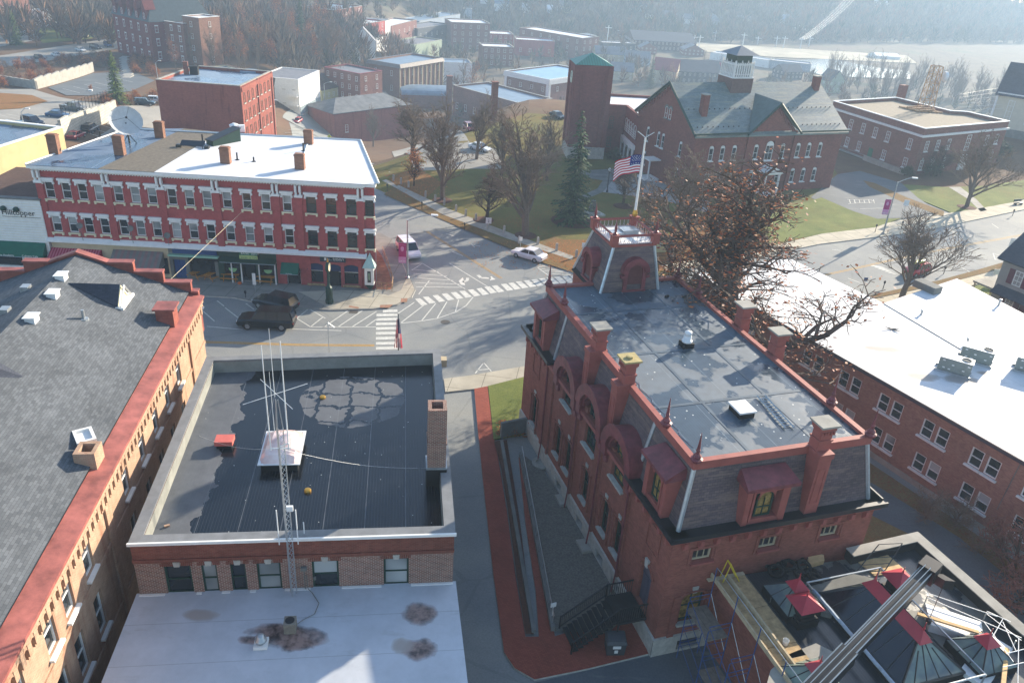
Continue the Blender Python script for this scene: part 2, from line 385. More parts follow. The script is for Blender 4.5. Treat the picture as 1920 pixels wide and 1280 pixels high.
 def lawn(name,g1,g2,leaf,amount,k=1.0):
  n=N(name,.95,.1);c=n.ramp(n.noise(.25,6,rough=.7),[(.3,rgb(g1,k)),(.7,rgb(g2,k))])
  c=n.mix(.7,c,n.ramp(n.noise(7,5,rough=.75),[(.3,.6),(.7,1.35)]),'MULTIPLY')
  f=n.math('MULTIPLY',n.ramp(n.noise(5.5,4,rough=.8),[(.5,0.0),(.6,1.0)]),n.ramp(n.noise(.09,5,rough=.6),[(1-amount-.1,0.0),(1-amount+.12,1.0)]))
  c=n.mix(f,c,n.ramp(n.noise(13,2),[(.35,rgb(leaf,.55)),(.65,rgb(leaf))]));n.col(c);n.bump(n.noise(14,5,rough=.8),.6,.05);return n.m
 M['lawn']=lawn
 M['lawn_park']=lawn('leafy_park_lawn','#5a5a30','#6d6a38','#9a6238',.5);M['lawn_leaf']=lawn('leaf_covered_lawn','#6b5a36','#7a5e3a','#b0693a',.85)
 M['lawn_green']=lawn('green_lawn','#5a6634','#7a7f45','#8a6a40',.42);M['verge']=lawn('brown_verge','#6b5d3a','#7d6a42','#8e5a3a',.6)
 M['scrub']=lawn('hillside_brown_scrub','#5d4b3c','#6f5b45','#7a4a34',.5)
 M['gravel']=plain('grey_gravel','#6d6a62',.95,.4,9,bump=.4)
 n=N('red_brick_paving',.85,.2);x=n.n('ShaderNodeTexBrick');n.l(n.mapv(n.pos(),rot=(0,0,.35)),x.inputs['Vector']);x.inputs['Scale'].default_value=1
 x.inputs['Color1'].default_value=rgb('#96503f');x.inputs['Color2'].default_value=rgb('#874335');x.inputs['Mortar'].default_value=rgb('#6d3a30');x.inputs['Brick Width'].default_value=.2;x.inputs['Row Height'].default_value=.1;x.inputs['Mortar Size'].default_value=.008
 n.col(n.mix(.6,x.outputs['Color'],n.ramp(n.noise(.5,5),[(.3,.75),(.7,1.2)]),'MULTIPLY'));M['paving']=n.m
 M['line_w']=plain('worn_white_road_paint','#c2c2ba',.8,.2,3);M['line_y']=plain('worn_yellow_road_paint','#b08a42',.8,.25,3)
 M['bark']=plain('grey_bark','#6b5d50',.95,.3,6);M['bark_dk']=plain('dark_bark','#4a3d34',.95,.3,6)
 M['twig']=plain('grey_brown_twigs','#7a6857',.95,.2,2);M['twig_dk']=plain('brown_twigs','#5f4f44',.95,.25,2);M['twig_red']=plain('reddish_twigs','#7d5548',.95,.25,2)
 M['oakleaf']=leafmat('oak_leaves',[(0.0,rgb('#6b3a22')),(.4,rgb('#a35e33')),(.8,rgb('#bf7842')),(1.0,rgb('#a8492e'))],.6,.35)
 M['orleaf']=leafmat('orange_leaves',[(0.0,rgb('#7a4526')),(.5,rgb('#b06a34')),(1.0,rgb('#c98a48'))],.7,.3)
 M['needle']=leafmat('spruce_needles',[(0.0,rgb('#1f2f1c')),(.5,rgb('#33472a')),(1.0,rgb('#4d6338'))],.8)
 M['needle_lt']=leafmat('light_spruce_needles',[(0.0,rgb('#2f4020')),(.5,rgb('#4d6130')),(1.0,rgb('#76863f'))],.8)
 M['shrubleaf']=leafmat('evergreen_leaves',[(0.0,rgb('#26341f')),(1.0,rgb('#4a5a38'))],.8)
 n=N('hill_woodland_floor',.95,.1);c=n.ramp(n.noise(.03,7,rough=.7),[(.3,rgb('#5b5348')),(.5,rgb('#6c6152')),(.7,rgb('#545a44'))]);n.col(n.mix(.8,c,n.ramp(n.noise(.35,5,rough=.8),[(.3,.5),(.7,1.3)]),'MULTIPLY'));M['hill']=n.m
 n=N('river_water',.12,.6);n.col(rgb('#4a5a66'));n.bump(n.noise(.5,4),.15,.1);M['water']=n.m
 M['gravelbank']=plain('pale_gravel_flat','#a39a84',.95,.3,.08)
mats()
from mathutils.geometry import tessellate_polygon
def W2(pts):
 out=[]
 for p in pts:
  if p[0]=='w':out.append(Vector((p[1],p[2],0)))
  else:out.append(G(p[0],p[1]))
 return out
def drape_mb(pts,off,maxe=5.0,mb=None):
 mb=mb or MB();flat=all(abs(T(p.x,p.y))<.02 for p in pts)
 v2=[Vector((p.x,p.y,0))for p in pts]
 for t in tessellate_polygon([v2]):
  st=[[v2[i]if isinstance(i,int)else i for i in t]]
  while st:
   a,b,c=st.pop();e=[(a-b).length,(b-c).length,(c-a).length];m=max(e)
   if not flat and m>maxe:
    k=e.index(m);q=[a,b,c];p,r,s_=q[k],q[(k+1)%3],q[(k+2)%3];h=(p+r)/2
    st+=[[p,h,s_],[h,r,s_]];continue
   if(b-a).cross(c-a).z<0:b,c=c,b
   mb.face([Vector((p.x,p.y,T(p.x,p.y)+off))for p in(a,b,c)])
 return mb
def sheet(name,pts,mat,off,maxe=5.0):
 return struct(drape_mb(W2(pts),off,maxe),name,mat)
def raised(name,pts,mat,h,kerb=None):
 """raised flat area with a vertical kerb face"""
 w=W2(pts);mb=drape_mb(w,h);n=len(w)
 area=sum(w[i].x*w[(i+1)%n].y-w[(i+1)%n].x*w[i].y for i in range(n))
 if area<0:w=w[::-1]
 mb.mi=1 if kerb else 0
 for i in range(n):
  a,b=w[i],w[(i+1)%n];k=max(1,int((b-a).length/6))if abs(T(a.x,a.y))+abs(T(b.x,b.y))>.02 else 1
  for j in range(k):
   p=a.lerp(b,j/k);q=a.lerp(b,(j+1)/k);zp,zq=T(p.x,p.y),T(q.x,q.y)
   mb.face([(p.x,p.y,zp-.1),(q.x,q.y,zq-.1),(q.x,q.y,zq+h),(p.x,p.y,zp+h)])
 return struct(mb,name,[mat,kerb]if kerb else mat)
def build_ground():
 xs=[-900,-760,-640,-540,-460,-400,-350,-310]+list(range(-280,-160,10))+list(range(-160,161,4))+list(range(170,290,10))+[310,350,400,460,540,640,760,900]
 ys=[-60,-30]+list(range(-10,346,4))+list(range(356,900,12))+[920,960,990]
 mb=MB();nx=len(xs)
 for y in ys:
  for x in xs:mb.v.append(Vector((x,y,T(x,y))))
 for j in range(len(ys)-1):
  for i in range(nx-1):
   mb.f.append((j*nx+i,j*nx+i+1,(j+1)*nx+i+1,(j+1)*nx+i));mb.m.append(1 if ys[j]>330 else 0)
 struct(mb,'terrain',[MT['scrub'],MT['hill']])
 sheet('road',[('w',-78,4),('w',150,4),('w',150,118),('w',95,150),('w',60,128),('w',20,112),('w',-8,122),('w',-24,121),('w',-35,99),('w',-78,99)],MT['asphalt'],.012,6)
 def strip(name,cpx,half,mat,off):
  c=W2(cpx);pts=[]
  for i in range(len(c)-1):
   p0,p1,p2,p3=c[max(0,i-1)],c[i],c[i+1],c[min(len(c)-1,i+2)]
   for k in range(8):
    t=k/8;pts.append(.5*((2*p1)+(p2-p0)*t+(2*p0-5*p1+4*p2-p3)*t*t+(3*p1-p0-3*p2+p3)*t**3))
  pts.append(c[-1]);mb=MB();row=[]
  for i,p in enumerate(pts):
   d=(pts[min(i+1,len(pts)-1)]-pts[max(i-1,0)]);d.z=0;d.normalize();nrm=Vector((-d.y,d.x,0))
   row.append([p+nrm*half*(j/3)for j in range(-3,4)])
  for a,b in zip(row,row[1:]):
   for j in range(6):mb.face([Vector((q.x,q.y,T(q.x,q.y)+off))for q in(a[j+1],a[j],b[j],b[j+1])])
  return struct(mb,name,mat),pts
 strip('downhill_road',[(790,437),(735,405),(690,372),(640,318),(590,262),(573,240),(600,222),(660,196),(720,178),(800,172)],6.5,MT['asphalt'],.06)
 wk=walk_main=MT['walk']('grey_pavement_slabs',-.05,'#8f8d86',2.6,.02,'#6a6a68');wk2=MT['walk']('pale_pavement_slabs',-.1,'#b5ae9c',2.8,.018)
 kb=MT['stone']
 raised('pavement',[(-30,470),(-30,545),(130,572),(360,555),(440,560),(520,577),(620,583),(700,581),(745,573),(772,560),(779,545),(768,520),(748,480),(735,450),(712,438),(704,440),(703,546),(640,538),(500,520),(300,500),(95,480)],wk,.13,kb)
 sheet('pavement_corner',[(560,549),(640,546),(700,548),(728,556),(752,546),(764,520),(752,492),(742,462),(748,480),(767,520),(777,545),(770,559),(744,572),(700,580),(620,581),(600,570)],wk2,.142)
 raised('pavement',[(985,688),(985,708),(915,726),(889,731),(835,737),(832,712),(880,706)],wk2,.13,kb)
 pk=[(('w',-33,128)),(720,362),(780,388),(870,428),(960,466),(1020,492),(1075,513),(1180,528),(1260,515),(1330,492),(1440,472),(1545,450),(1610,431),(1530,372),(1560,335),('w',56,140),('w',62,178),('w',0,178),('w',-15,150)]
 raised('park_lawn',pk,MT['lawn_park'],.12,kb)
 sheet('leaf_litter_lawn',[(720,366),(760,384),(870,431),(960,469),(1020,495),(1080,514),(1110,470),(1040,445),(990,462),(930,445),(850,408),(790,378),(740,350)],MT['verge'],.13)
 sheet('leaf_litter_lawn',[(1040,450),(1000,472),(1080,512),(1180,524),(1330,488),(1420,470),(1400,410),(1300,420),(1200,470),(1120,452)],MT['lawn_leaf'],.135)
 sheet('leaf_litter_lawn',[(720,330),(790,320),(830,345),(800,372),(765,372)],MT['lawn_leaf'],.135)
 sheet('path',[(716,340),(724,338),(840,393),(960,440),(1075,482),(1072,489),(950,449),(830,404)],MT['conc'],.142)
 sheet('path',[(1080,322),(1150,318),(1225,345),(1310,372),(1310,380),(1215,362),(1130,362),(1085,380),(1083,372),(1120,355),(1130,340),(1085,332)],MT['conc_dk'],.142)
 sheet('plaza',[(1130,362),(1150,338),(1230,340),(1330,380),(1325,400),(1235,375)],MT['walk']('grey_plaza_slabs',.3,'#9a9a98',2.0),.15)
 sheet('parking_area',[(775,322),(880,318),(950,318),(940,283),(880,268),(790,268),(735,285)],MT['lot'],.13)
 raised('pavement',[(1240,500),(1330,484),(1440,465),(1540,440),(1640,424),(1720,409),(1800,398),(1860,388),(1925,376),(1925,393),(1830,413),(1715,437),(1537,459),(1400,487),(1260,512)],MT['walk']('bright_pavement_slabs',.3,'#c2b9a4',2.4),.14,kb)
 sheet('car_park',[(1612,322),(1570,328),(1520,372),(1560,392),(1640,412),(1700,410),(1760,398),(1720,372),(1690,345)],MT['asphalt_dk'],.145)
 sheet('court_lawn',[(1540,372),(1600,398),(1645,412),(1690,411),(1640,428),(1540,440),(1440,460),(1440,400)],MT['lawn_green'],.15)
 sheet('verge',[(1618,340),(1640,345),(1700,372),(1770,398),(1768,408),(1690,380),(1630,352)],MT['verge'],.152)
 raised('lawn',[(1680,346),(1770,352),(1840,350),(1925,338),(1925,372),(1850,396),(1790,403),(1730,378)],MT['lawn_green'],.12)
 sheet('path',[(1778,352),(1800,352),(1830,375),(1850,396),(1838,398),(1815,375)],MT['conc'],.14)
 raised('verge',[(1600,566),(1640,553),(1760,527),(1840,505),(1925,480),(1925,492),(1850,512),(1770,533),(1640,560)],MT['verge'],.12,kb)
 raised('pavement',[(1590,576),(1640,562),(1770,534),(1850,513),(1925,493),(1925,520),(1840,532),(1780,547),(1660,572),(1610,586)],MT['walk']('buff_pavement_slabs',.25,'#c6bba3',2.4),.13)  # even pale buff slab colour with darker joints
 raised('lawn',[(1600,592),(1650,576),(1780,548),(1840,534),(1925,522),(1925,640),(1700,660)],MT['lawn_green'],.1)
 raised('lawn',[(915,726),(986,708),(992,760),(985,815),(925,826),(921,780)],MT['lawn_green'],.16)
 raised('brick_path',[(889,731),(914,726),(918,760),(925,815),(937,880),(950,960),(966,1080),(985,1196),(1010,1196),(1004,1110),(985,985),(972,860),(980,858),(1040,1195),(1090,1180),(1190,1160),(1215,1228),(1100,1256),(1002,1276),(965,1255),(945,1225),(925,1080),(905,900),(895,800)],MT['paving'],.14,kb)
 sheet('planting_bed',[(926,830),(950,828),(962,900),(975,985),(1000,1192),(985,1192),(968,1080),(952,960),(939,880)],MT['mulch'],.2)
 sheet('gravel_bed',[(982,856),(1015,880),(1060,945),(1120,1040),(1190,1140),(1140,1190),(1040,1186),(1015,1050),(995,920)],MT['gravel'],.16)
 raised('yard',[('w',23,36),('w',21,46),('w',17,58),('w',26,58),('w',33,46),('w',45,24),('w',25,24),('w',21,30)],MT['verge'],.06)
 sheet('yard_path',[(1632,905),(1690,940),(1800,1010),(1925,1110),(1925,1180),(1700,1000),(1620,960)],MT['asphalt_dk'],.075)
 sheet('service_yard',[(1222,1228),(1240,1228),(1340,1180),(1400,1280),(1300,1340),(1000,1280)],MT['asphalt_dk'],.02)
 sheet('car_park',[(-20,175),(60,170),(110,190),(165,205),(215,208),(130,238),(60,262),(-20,280)],MT['lot'],.12,4)
 sheet('drive',[(-20,168),(60,168),(110,183),(160,192),(235,205),(300,212),(300,235),(200,235),(215,208),(150,205),(90,190),(-20,190)],MT['lot'],.14,4)
 sheet('car_park',[(90,165),(175,138),(250,135),(290,152),(245,172),(170,180),(125,180)],MT['asphalt_dk'],.12,4)
 sheet('car_park',[(225,200),(300,200),(320,270),(260,280),(150,280),(215,238)],MT['lot'],.16,4)
 sheet('drive',[(-20,108),(60,96),(160,80),(222,70),(222,92),(130,108),(40,122),(-20,130)],MT['lot'],.15,5)
 sheet('lawn',[(60,55),(140,50),(222,55),(222,66),(150,76),(80,82)],MT['lawn_green'],.15,5)
 sheet('drive',[(-20,60),(60,55),(85,68),(60,78),(-20,92)],MT['conc'],.15,5)
 sheet('lawn',[(0,176),(60,180),(90,192),(40,205),(-10,208)],MT['lawn_leaf'],.2,4)
 w=lambda*p:[tuple(q)for q in p]
 sheet('gravel_flat',[(1130,78),(1300,80),(1480,92),(1700,105),(1720,120),(1450,108),(1320,98),(1110,92)],MT['gravelbank'],.35,30)
 sheet('river',[(1440,116),(1560,112),(1640,128),(1705,135),(1710,150),(1600,146),(1540,142)],MT['water'],.45,30)
 mw,my=MB(),MB()
 def line(mb,pts,w=.12,z=.02):
  q=W2(pts)
  for a,b in zip(q,q[1:]):
   d=(b-a);d.z=0
   if d.length<.01:continue
   d.normalize();s_=Vector((-d.y,d.x,0))*w/2;z0,z1=T(a.x,a.y)+z,T(b.x,b.y)+z
   mb.face([(a.x-s_.x,a.y-s_.y,z0),(b.x-s_.x,b.y-s_.y,z1),(b.x+s_.x,b.y+s_.y,z1),(a.x+s_.x,a.y+s_.y,z0)])
 def quad(mb,pts,z=.02):
  q=W2(pts)
  if(q[1]-q[0]).cross(q[2]-q[0]).z<0:q=q[::-1]
  mb.face([Vector((p.x,p.y,T(p.x,p.y)+z))for p in q])
 for y,l in((581,718),(588.5,706),(596.5,706),(605,705),(613.5,705),(622.5,705),(632,705),(641.5,705),(650.5,705)):
  quad(mw,[(l,y),(745,y-.6),(745.5,y+4.2),(l-.3,y+5)])
 x0=[(778,560.5),(793,557),(811,554),(828,551),(845,548.5),(861,546),(877,543.5),(893,541),(908,538),(922,536),(939,533),(953,531),(967,528.5),(982,526.5),(996,524.5),(1010.5,522.5),(1025,521),(1039,519.5),(1054,518),(1067,516)]
 for(x,y)in x0:quad(mw,[(x,y),(x+10,y-1),(x+24,y+10.5),(x+12,y+12.5)])
 for seg in([(555,580),(580,578),(555,598)],[(555,596),(582,613),(705,613)],[(582,613),(605,595)],[(608,613),(652,583)],[(634,613),(680,582)],[(660,613),(706,584)],[(685,613),(708,597)],[(581,580),(610,597)],[(746,588),(777,567)],[(752,605),(795,572)],[(790,602),(817,569)],[(820,596),(838,566)],[(854,584),(860,562)],[(752,606),(790,602),(820,597),(855,585),(874,573),(887,557)],[(770,496),(792,494),(872,542)],[(843,494),(915,538)],[(772,505),(822,510)],[(774,513),(838,518)],[(776,521),(850,526)],[(778,530),(862,533)],[(780,538),(868,539)],[(785,552),(805,526)],[(792,494),(772,507)],[(1008,502),(1028,496)],[(1008,502),(1033,520)],[(1012,504),(1090,512)],[(1018,508),(1092,513.5)],[(1024,513),(1090,517)],[(371,575),(402,602)],[(407,564),(420,574)],[(422,577),(452,600)],[(461,569),(476,580)],[(388,612),(455,618)],[(548,617),(640,620)],[(848,472),(868,480)],[(773,399),(787,402)],[(885,459),(900,462)],[(890,464),(884,458)],[(943,481),(953,483)],[(798,416),(814,421)],[(836,438),(852,443)],[(891,700),(907,680),(921,696)],[(894,694),(918,692)],[(1560,468),(1576,470)],[(1590,522),(1612,530)],[(1860,420),(1872,428)],[(1740,510),(1760,505)],[(1800,500),(1818,510)],[(1862,475),(1866,487),(1886,483),(1862,475)]):
  line(mw,seg)
 for s_ in([(868,528),(875,520),(880,525),(870,532)],[(905,518),(916,520),(926,524),(928,518),(918,516)]):
  pass
 quad(mw,[(860,527),(868,520),(872,535),(864,534)]);line(mw,[(868,529),(876,526),(877,521)],.35)
 quad(mw,[(921,518),(929,524),(919,526),(917,522)]);line(mw,[(896,516),(902,521),(920,522)],.4)
 for k in range(7):quad(mw,[(1632+k*6.5,499+k*2.6),(1637+k*6.5,497.5+k*2.6),(1658+k*4.2,499.5+k*2.2-2+3.2),(1652+k*4.2,501+k*2.2)])
 for x in range(0,54,9):line(mw,[(1592+x,376),(1594+x,383)],.14,.17)
 line(mw,[(1588,376),(1632,376.5),(1640,381),(1590,384)],.14,.17);line(mw,[(1612,393.5),(1656,392.5)],.14,.17)
 for px_,py_ in((628,600),(645,606),(500,262),(520,255)):pass
 for k in range(5):line(mw,[(520+k*7,261-k*5.5),(545+k*7,262-k*5.5)],.5,.12)
 for k in range(7):line(mw,[(-10+k*22,215+k*.5),(40+k*22,228-k*2)],.1,.2)
 for k in range(6):line(mw,[(118+k*20,168-k*4),(150+k*20,176-k*4)],.1,.2)
 for k in range(4):line(mw,[(165+k*14,252-k*7),(185+k*14,258-k*7)],.1,.25)
 for dx in(-.12,.12):
  c=W2([(940,522),(870,478),(800,434),(760,412),(706,383)])
  for a,b in zip(c,c[1:]):
   d=(b-a).normalized();s_=Vector((-d.y,d.x,0))*dx
   for(q,r)in((a+s_,b+s_),):
    t=Vector((-d.y,d.x,0))*.05
    my.face([(q.x-t.x,q.y-t.y,.02),(r.x-t.x,r.y-t.y,.02),(r.x+t.x,r.y+t.y,.02),(q.x+t.x,q.y+t.y,.02)])
 for o_ in(0,2.2):
  line(my,[(380,640+o_),(480,643+o_),(560,645.5+o_),(702,646.5+o_)],.14)
  line(my,[(1540,516+o_),(1600,503+o_),(1675,486+o_),(1782,464+o_),(1920,439+o_)],.12)
 struct(mw,'road_markings',MT['line_w']);struct(my,'road_centre_lines',MT['line_y'])
 mb=MB()
 for pts in([(655,575),(673,578),(672,581),(654,578)],[(713,574),(737,573),(730,579),(712,579)],[(752,562),(764,561),(763,568),(751,569)]):quad(mb,pts,.146)
 struct(mb,'tactile_paving',plain('rusty_tactile_plates','#96705a',.8,.2,4))
 mb=MB()
 for(x,y,r)in((725,436,.45),(835,604,.5),(1135,1100,.4)):
  c=G(x,y);mb.face([(c.x+r*math.cos(k*.5236),c.y+r*math.sin(k*.5236),.024)for k in range(12)])
 quad(mb,[(656,582),(672,582.5),(670,588),(654,587.5)],.024)
 struct(mb,'drain_covers',plain('dark_iron','#57534d',.7,.3,8))
build_ground()
L0=Fr((0,0),ang=0.0);WC={}
def win_meshes(w,h,style,frame,pane,sill,lintel,bars):
 key=(round(w,2),round(h,2),style,frame,pane,sill,lintel,bars)
 if key in WC:return WC[key]
 ft=min(.09,.07*w+.02);arch=style=='arch';r=w/2;hs=h-r if arch else h
 mb=MB();out={}
 mb.box(L0,-w/2,-w/2+ft,0,hs,-.05,.03);mb.box(L0,w/2-ft,w/2,0,hs,-.05,.03);mb.box(L0,-w/2+ft,w/2-ft,0,ft,-.05,.028)
 if arch:mb.arch(L0,0,hs,r-ft,r,-.05,.03,10)
 else:mb.box(L0,-w/2+ft,w/2-ft,h-ft,h,-.05,.028)
 nv,nh=bars
 for k in range(1,nv):x=-w/2+w*k/nv;mb.box(L0,x-.02,x+.02,ft,hs-(0 if arch else ft),-.03,.022)
 for k in range(1,nh):z=hs*k/nh;mb.box(L0,-w/2+ft,w/2-ft,z-.03,z+.03,-.035,.02)
 out['window']=mb.mesh('window',MT[frame])
 mb=MB()
 if arch:mb.face([L0.p(-w/2+.02,.02,-.04),L0.p(w/2-.02,.02,-.04)]+[L0.p((r-.02)*math.cos(math.pi*k/10),hs+(r-.02)*math.sin(math.pi*k/10),-.04)for k in range(11)])
 else:mb.face([L0.p(-w/2+.02,.02,-.04),L0.p(w/2-.02,.02,-.04),L0.p(w/2-.02,h-.02,-.04),L0.p(-w/2+.02,h-.02,-.04)])
 if pane=='half':out['pane']=mb.mesh('pane',MT['glass']);b2=MB();b2.box(L0,-w/2+ft,w/2-ft,h*.5,h-ft,-.038,-.034);out['blind']=b2.mesh('blind',MT['blind'])
 else:out['pane']=mb.mesh('pane',MT[pane])
 if sill:
  mb=MB();mb.box(L0,-w/2-.12,w/2+.12,-.14,-.01,-.1,.2)
  if sill=='cream_b':
   for s_ in(-1,1):x=s_*(w/2+.02);mb.box(L0,x-.09,x+.09,-.34,-.141,-.05,.15)
  out['sill']=mb.mesh('sill',MT['cream' if sill=='cream_b' else sill])
 if lintel:
  mb=MB()
  if lintel=='hood':
   mb.box(L0,-w/2-.2,w/2+.2,h+.24,h+.46,-.1,.28);mb.box(L0,-w/2-.1,w/2+.1,h+.01,h+.239,-.1,.2)
   for s_ in(-1,1):x=s_*(w/2+.06);mb.box(L0,x-.09,x+.09,h-.22,h+.009,-.05,.16)
   m='white'
  elif lintel=='key':
   mb.face([L0.p(-.13,h-.02,.06),L0.p(.13,h-.02,.06),L0.p(.19,h+.42,.06),L0.p(-.19,h+.42,.06)])
   mb.hexa([L0.p(-.13,h-.02,.055),L0.p(.13,h-.02,.055),L0.p(.13,h-.02,-.1),L0.p(-.13,h-.02,-.1)],[L0.p(-.19,h+.42,.055),L0.p(.19,h+.42,.055),L0.p(.19,h+.42,-.1),L0.p(-.19,h+.42,-.1)]);m='stone'
  elif lintel=='head':
   mb.face([L0.p((r-.06)*math.cos(math.pi*k/10),hs+(r-.06)*math.sin(math.pi*k/10),-.015)for k in range(11)]);m='white'
  elif lintel=='ring':
   mb.arch(L0,0,hs,r+.03,r+.3,-.05,.06,10);m='conc_dk'
  else:mb.box(L0,-w/2-.1,w/2+.1,h+.01,h+.26,-.1,.05);m=lintel
  out['lintel']=mb.mesh('lintel',MT[m])
 WC[key]=out;return out
def win(parent,fr,u,z,w,h,style='sash',frame='white',pane='glass',sill=None,lintel=None,bars=(1,2),d=-.1,name='window',label=None,kids=True):
 ms=win_meshes(w,h,style,frame,pane,sill,lintel,bars)
 o=lpart(ms['window'],name,parent,fr.p(u,z,d),fr.ang,world=True)
 if label:o['label']=label
 for k in('pane','blind','sill','lintel'):
  if k in ms and(kids or k=='pane'):
   c=lpart(ms[k],k,o)
   if k in('sill','lintel'):c.location.y=d
 return o
def hole(u,z,w,h):return(u-w/2,u+w/2,z,z+h)
def inset(poly,t):
 n=len(poly);out=[]
 A=sum(poly[i][0]*poly[(i+1)%n][1]-poly[(i+1)%n][0]*poly[i][1]for i in range(n));sg=1 if A>0 else-1
 for i in range(n):
  p0,p1,p2=Vector(poly[i-1][:2]),Vector(poly[i][:2]),Vector(poly[(i+1)%n][:2])
  d1,d2=(p1-p0).normalized(),(p2-p1).normalized();n1=Vector((-d1.y,d1.x))*sg*t;n2=Vector((-d2.y,d2.x))*sg*t
  a,b=p0+n1,p1+n2;den=d1.x*d2.y-d1.y*d2.x
  if abs(den)<1e-6:out.append(p1+n1);continue
  k=((b.x-a.x)*d2.y-(b.y-a.y)*d2.x)/den;out.append(a+d1*k)
 return out
def shell(root,poly,z0,z1,wall,roof,cop=None,par=.5,th=.35,holes={},zlow=None,ang=None,over=0.0):
 """walls, parapet and flat roof. poly runs counter-clockwise; holes: edge index -> openings"""
 n=len(poly);mb=MB();frs=[]
 for i in range(n):
  fr=Fr(poly[i],poly[(i+1)%n]);frs.append(fr);mb.wall(fr,0,fr.L,z0 if zlow is None else zlow,z1,holes.get(i,()))
 zr=z1-par
 if par>0:
  ins=inset(poly,th)
  for i in range(n):
   a,b=ins[i],ins[(i+1)%n];mb.face([(b.x,b.y,zr),(a.x,a.y,zr),(a.x,a.y,z1),(b.x,b.y,z1)])
 part(mb,'wall',MT[wall],root)
 rp=inset(poly,th)if par>0 else[Vector(p[:2])for p in(inset(poly,-over)if over else poly)]
 mb=MB();mb.uvr=ang if ang is not None else frs[0].ang
 if par>0:mb.face([(p.x,p.y,zr)for p in rp])
 else:mb.prism(rp,z1+.002,z1+.18)
 part(mb,'roof',MT[roof]if isinstance(roof,str)else roof,root)
 if cop:
  mb=MB();o_,i_=inset(poly,-.1),inset(poly,th+.06)
  for i in range(n):
   j=(i+1)%n
   for(za,zb)in((z1+.002,z1+.12),):
    b=[o_[i],o_[j],i_[j],i_[i]];mb.hexa([(p.x,p.y,za)for p in b],[(p.x,p.y,zb)for p in b])
  part(mb,'coping',MT[cop],root)
 return frs
def rowwin(root,fr,us,zs,w,h,**kw):
 for z in zs:
  for u in us:win(root,fr,u,z,w,h,**kw)
def quadpoly(a,b,depth):
 f=Fr(a,b);return[tuple(f.p(0,0).xy),tuple(f.p(f.L,0).xy),tuple(f.p(f.L,0,-depth).xy),tuple(f.p(0,0,-depth).xy)]
def gable_roof(mb,fr,L,D,ze,zr,ov=.4,along=True,th=.18,hip=0.0):
 """ridge along u (along=True) or along depth; fr viewer-side wall, D depth behind it"""
 if along:
  hp=hip
  for(a,b,s)in((ov,-D/2,1),(-D-ov,-D/2,-1)):
   k=(zr-ze)/(D/2);zo=ze-ov*k
   q=[fr.p(-ov,zo,a),fr.p(L+ov,zo,a),fr.p(L+ov-(hp+ov if hp else 0),zr,b),fr.p(-ov+(hp+ov if hp else 0),zr,b)]
   if s<0:q=q[::-1]
   mb.hexa([p-Vector((0,0,th))for p in q],q)
  if hp:
   for s in(0,1):
    u0,u1=(-ov,hp)if s==0 else(L+ov,L-hp);zo=ze-ov*(zr-ze)/(D/2)
    q=[fr.p(u0,zo,ov),fr.p(u1,zr,-D/2),fr.p(u0,zo,-D-ov)]
    if s==0:q=q[::-1]
    q=q if(q[1]-q[0]).cross(q[2]-q[0]).z>0 else q[::-1];mb.hexa([p-Vector((0,0,th))for p in q],q)
 else:
  k=(zr-ze)/(L/2);zo=ze-ov*k
  for(a,s)in((-ov,1),(L+ov,-1)):
   q=[fr.p(a,zo,ov),fr.p(L/2,zr,ov),fr.p(L/2,zr,-D-ov),fr.p(a,zo,-D-ov)]
   q=q if(q[1]-q[0]).cross(q[2]-q[0]).z>0 else q[::-1];mb.hexa([p-Vector((0,0,th))for p in q],q)
def house(name,label,cat,fr,L,D,z0,ze,zr,wall,roof,along=True,hip=0.0,ov=.4,rows=None,group=None,chim=None,trim=None,wins=True,ww=.9,wh=1.5):
 """gabled or hipped house; fr: viewer-side wall starting at its left end"""
 root=thing(name,fr.p(L/2,z0,-D/2),label,cat,group);mb=MB()
 P4=[tuple(fr.p(0,0).xy),tuple(fr.p(L,0).xy),tuple(fr.p(L,0,-D).xy),tuple(fr.p(0,0,-D).xy)]
 for i in range(4):f=Fr(P4[i],P4[(i+1)%4]);mb.wall(f,0,f.L,z0-1.5,ze)
 if not hip:
  if along:
   for u in(0,L):mb.face([fr.p(u,ze,0),fr.p(u,ze,-D),fr.p(u,zr-.05,-D/2)])
  else:
   for d in(0,-D):mb.face([fr.p(0,ze,d),fr.p(L,ze,d),fr.p(L/2,zr-.05,d)])
 part(mb,'wall',MT[wall],root);mb=MB();gable_roof(mb,fr,L,D,ze,zr,ov,along,hip=hip);ro=part(mb,'roof',MT[roof],root)
 if chim:
  mb=MB();c=fr.p(chim[0]*L,0,-D*chim[1]);mb.abox((c.x,c.y,ze),.7,.7,zr-ze+1.0,fr.ang);part(mb,'chimney',MT['dist_brick'],ro)
 if wins:
  st=max(2,round((ze-z0)/2.9))if rows is None else rows
  for f,ln in((fr,L),(Fr(P4[1],P4[2]),D),(Fr(P4[3],P4[0]),D)):
   k=max(2,int(ln/2.6))
   for r in range(st):
    for i in range(k):win(root,f,ln*(i+.5)/k,z0+.9+(ze-z0)/st*r,ww,min(wh,(ze-z0)/st-1.1),d=.03,frame=trim or 'white',bars=(1,2))
 return root
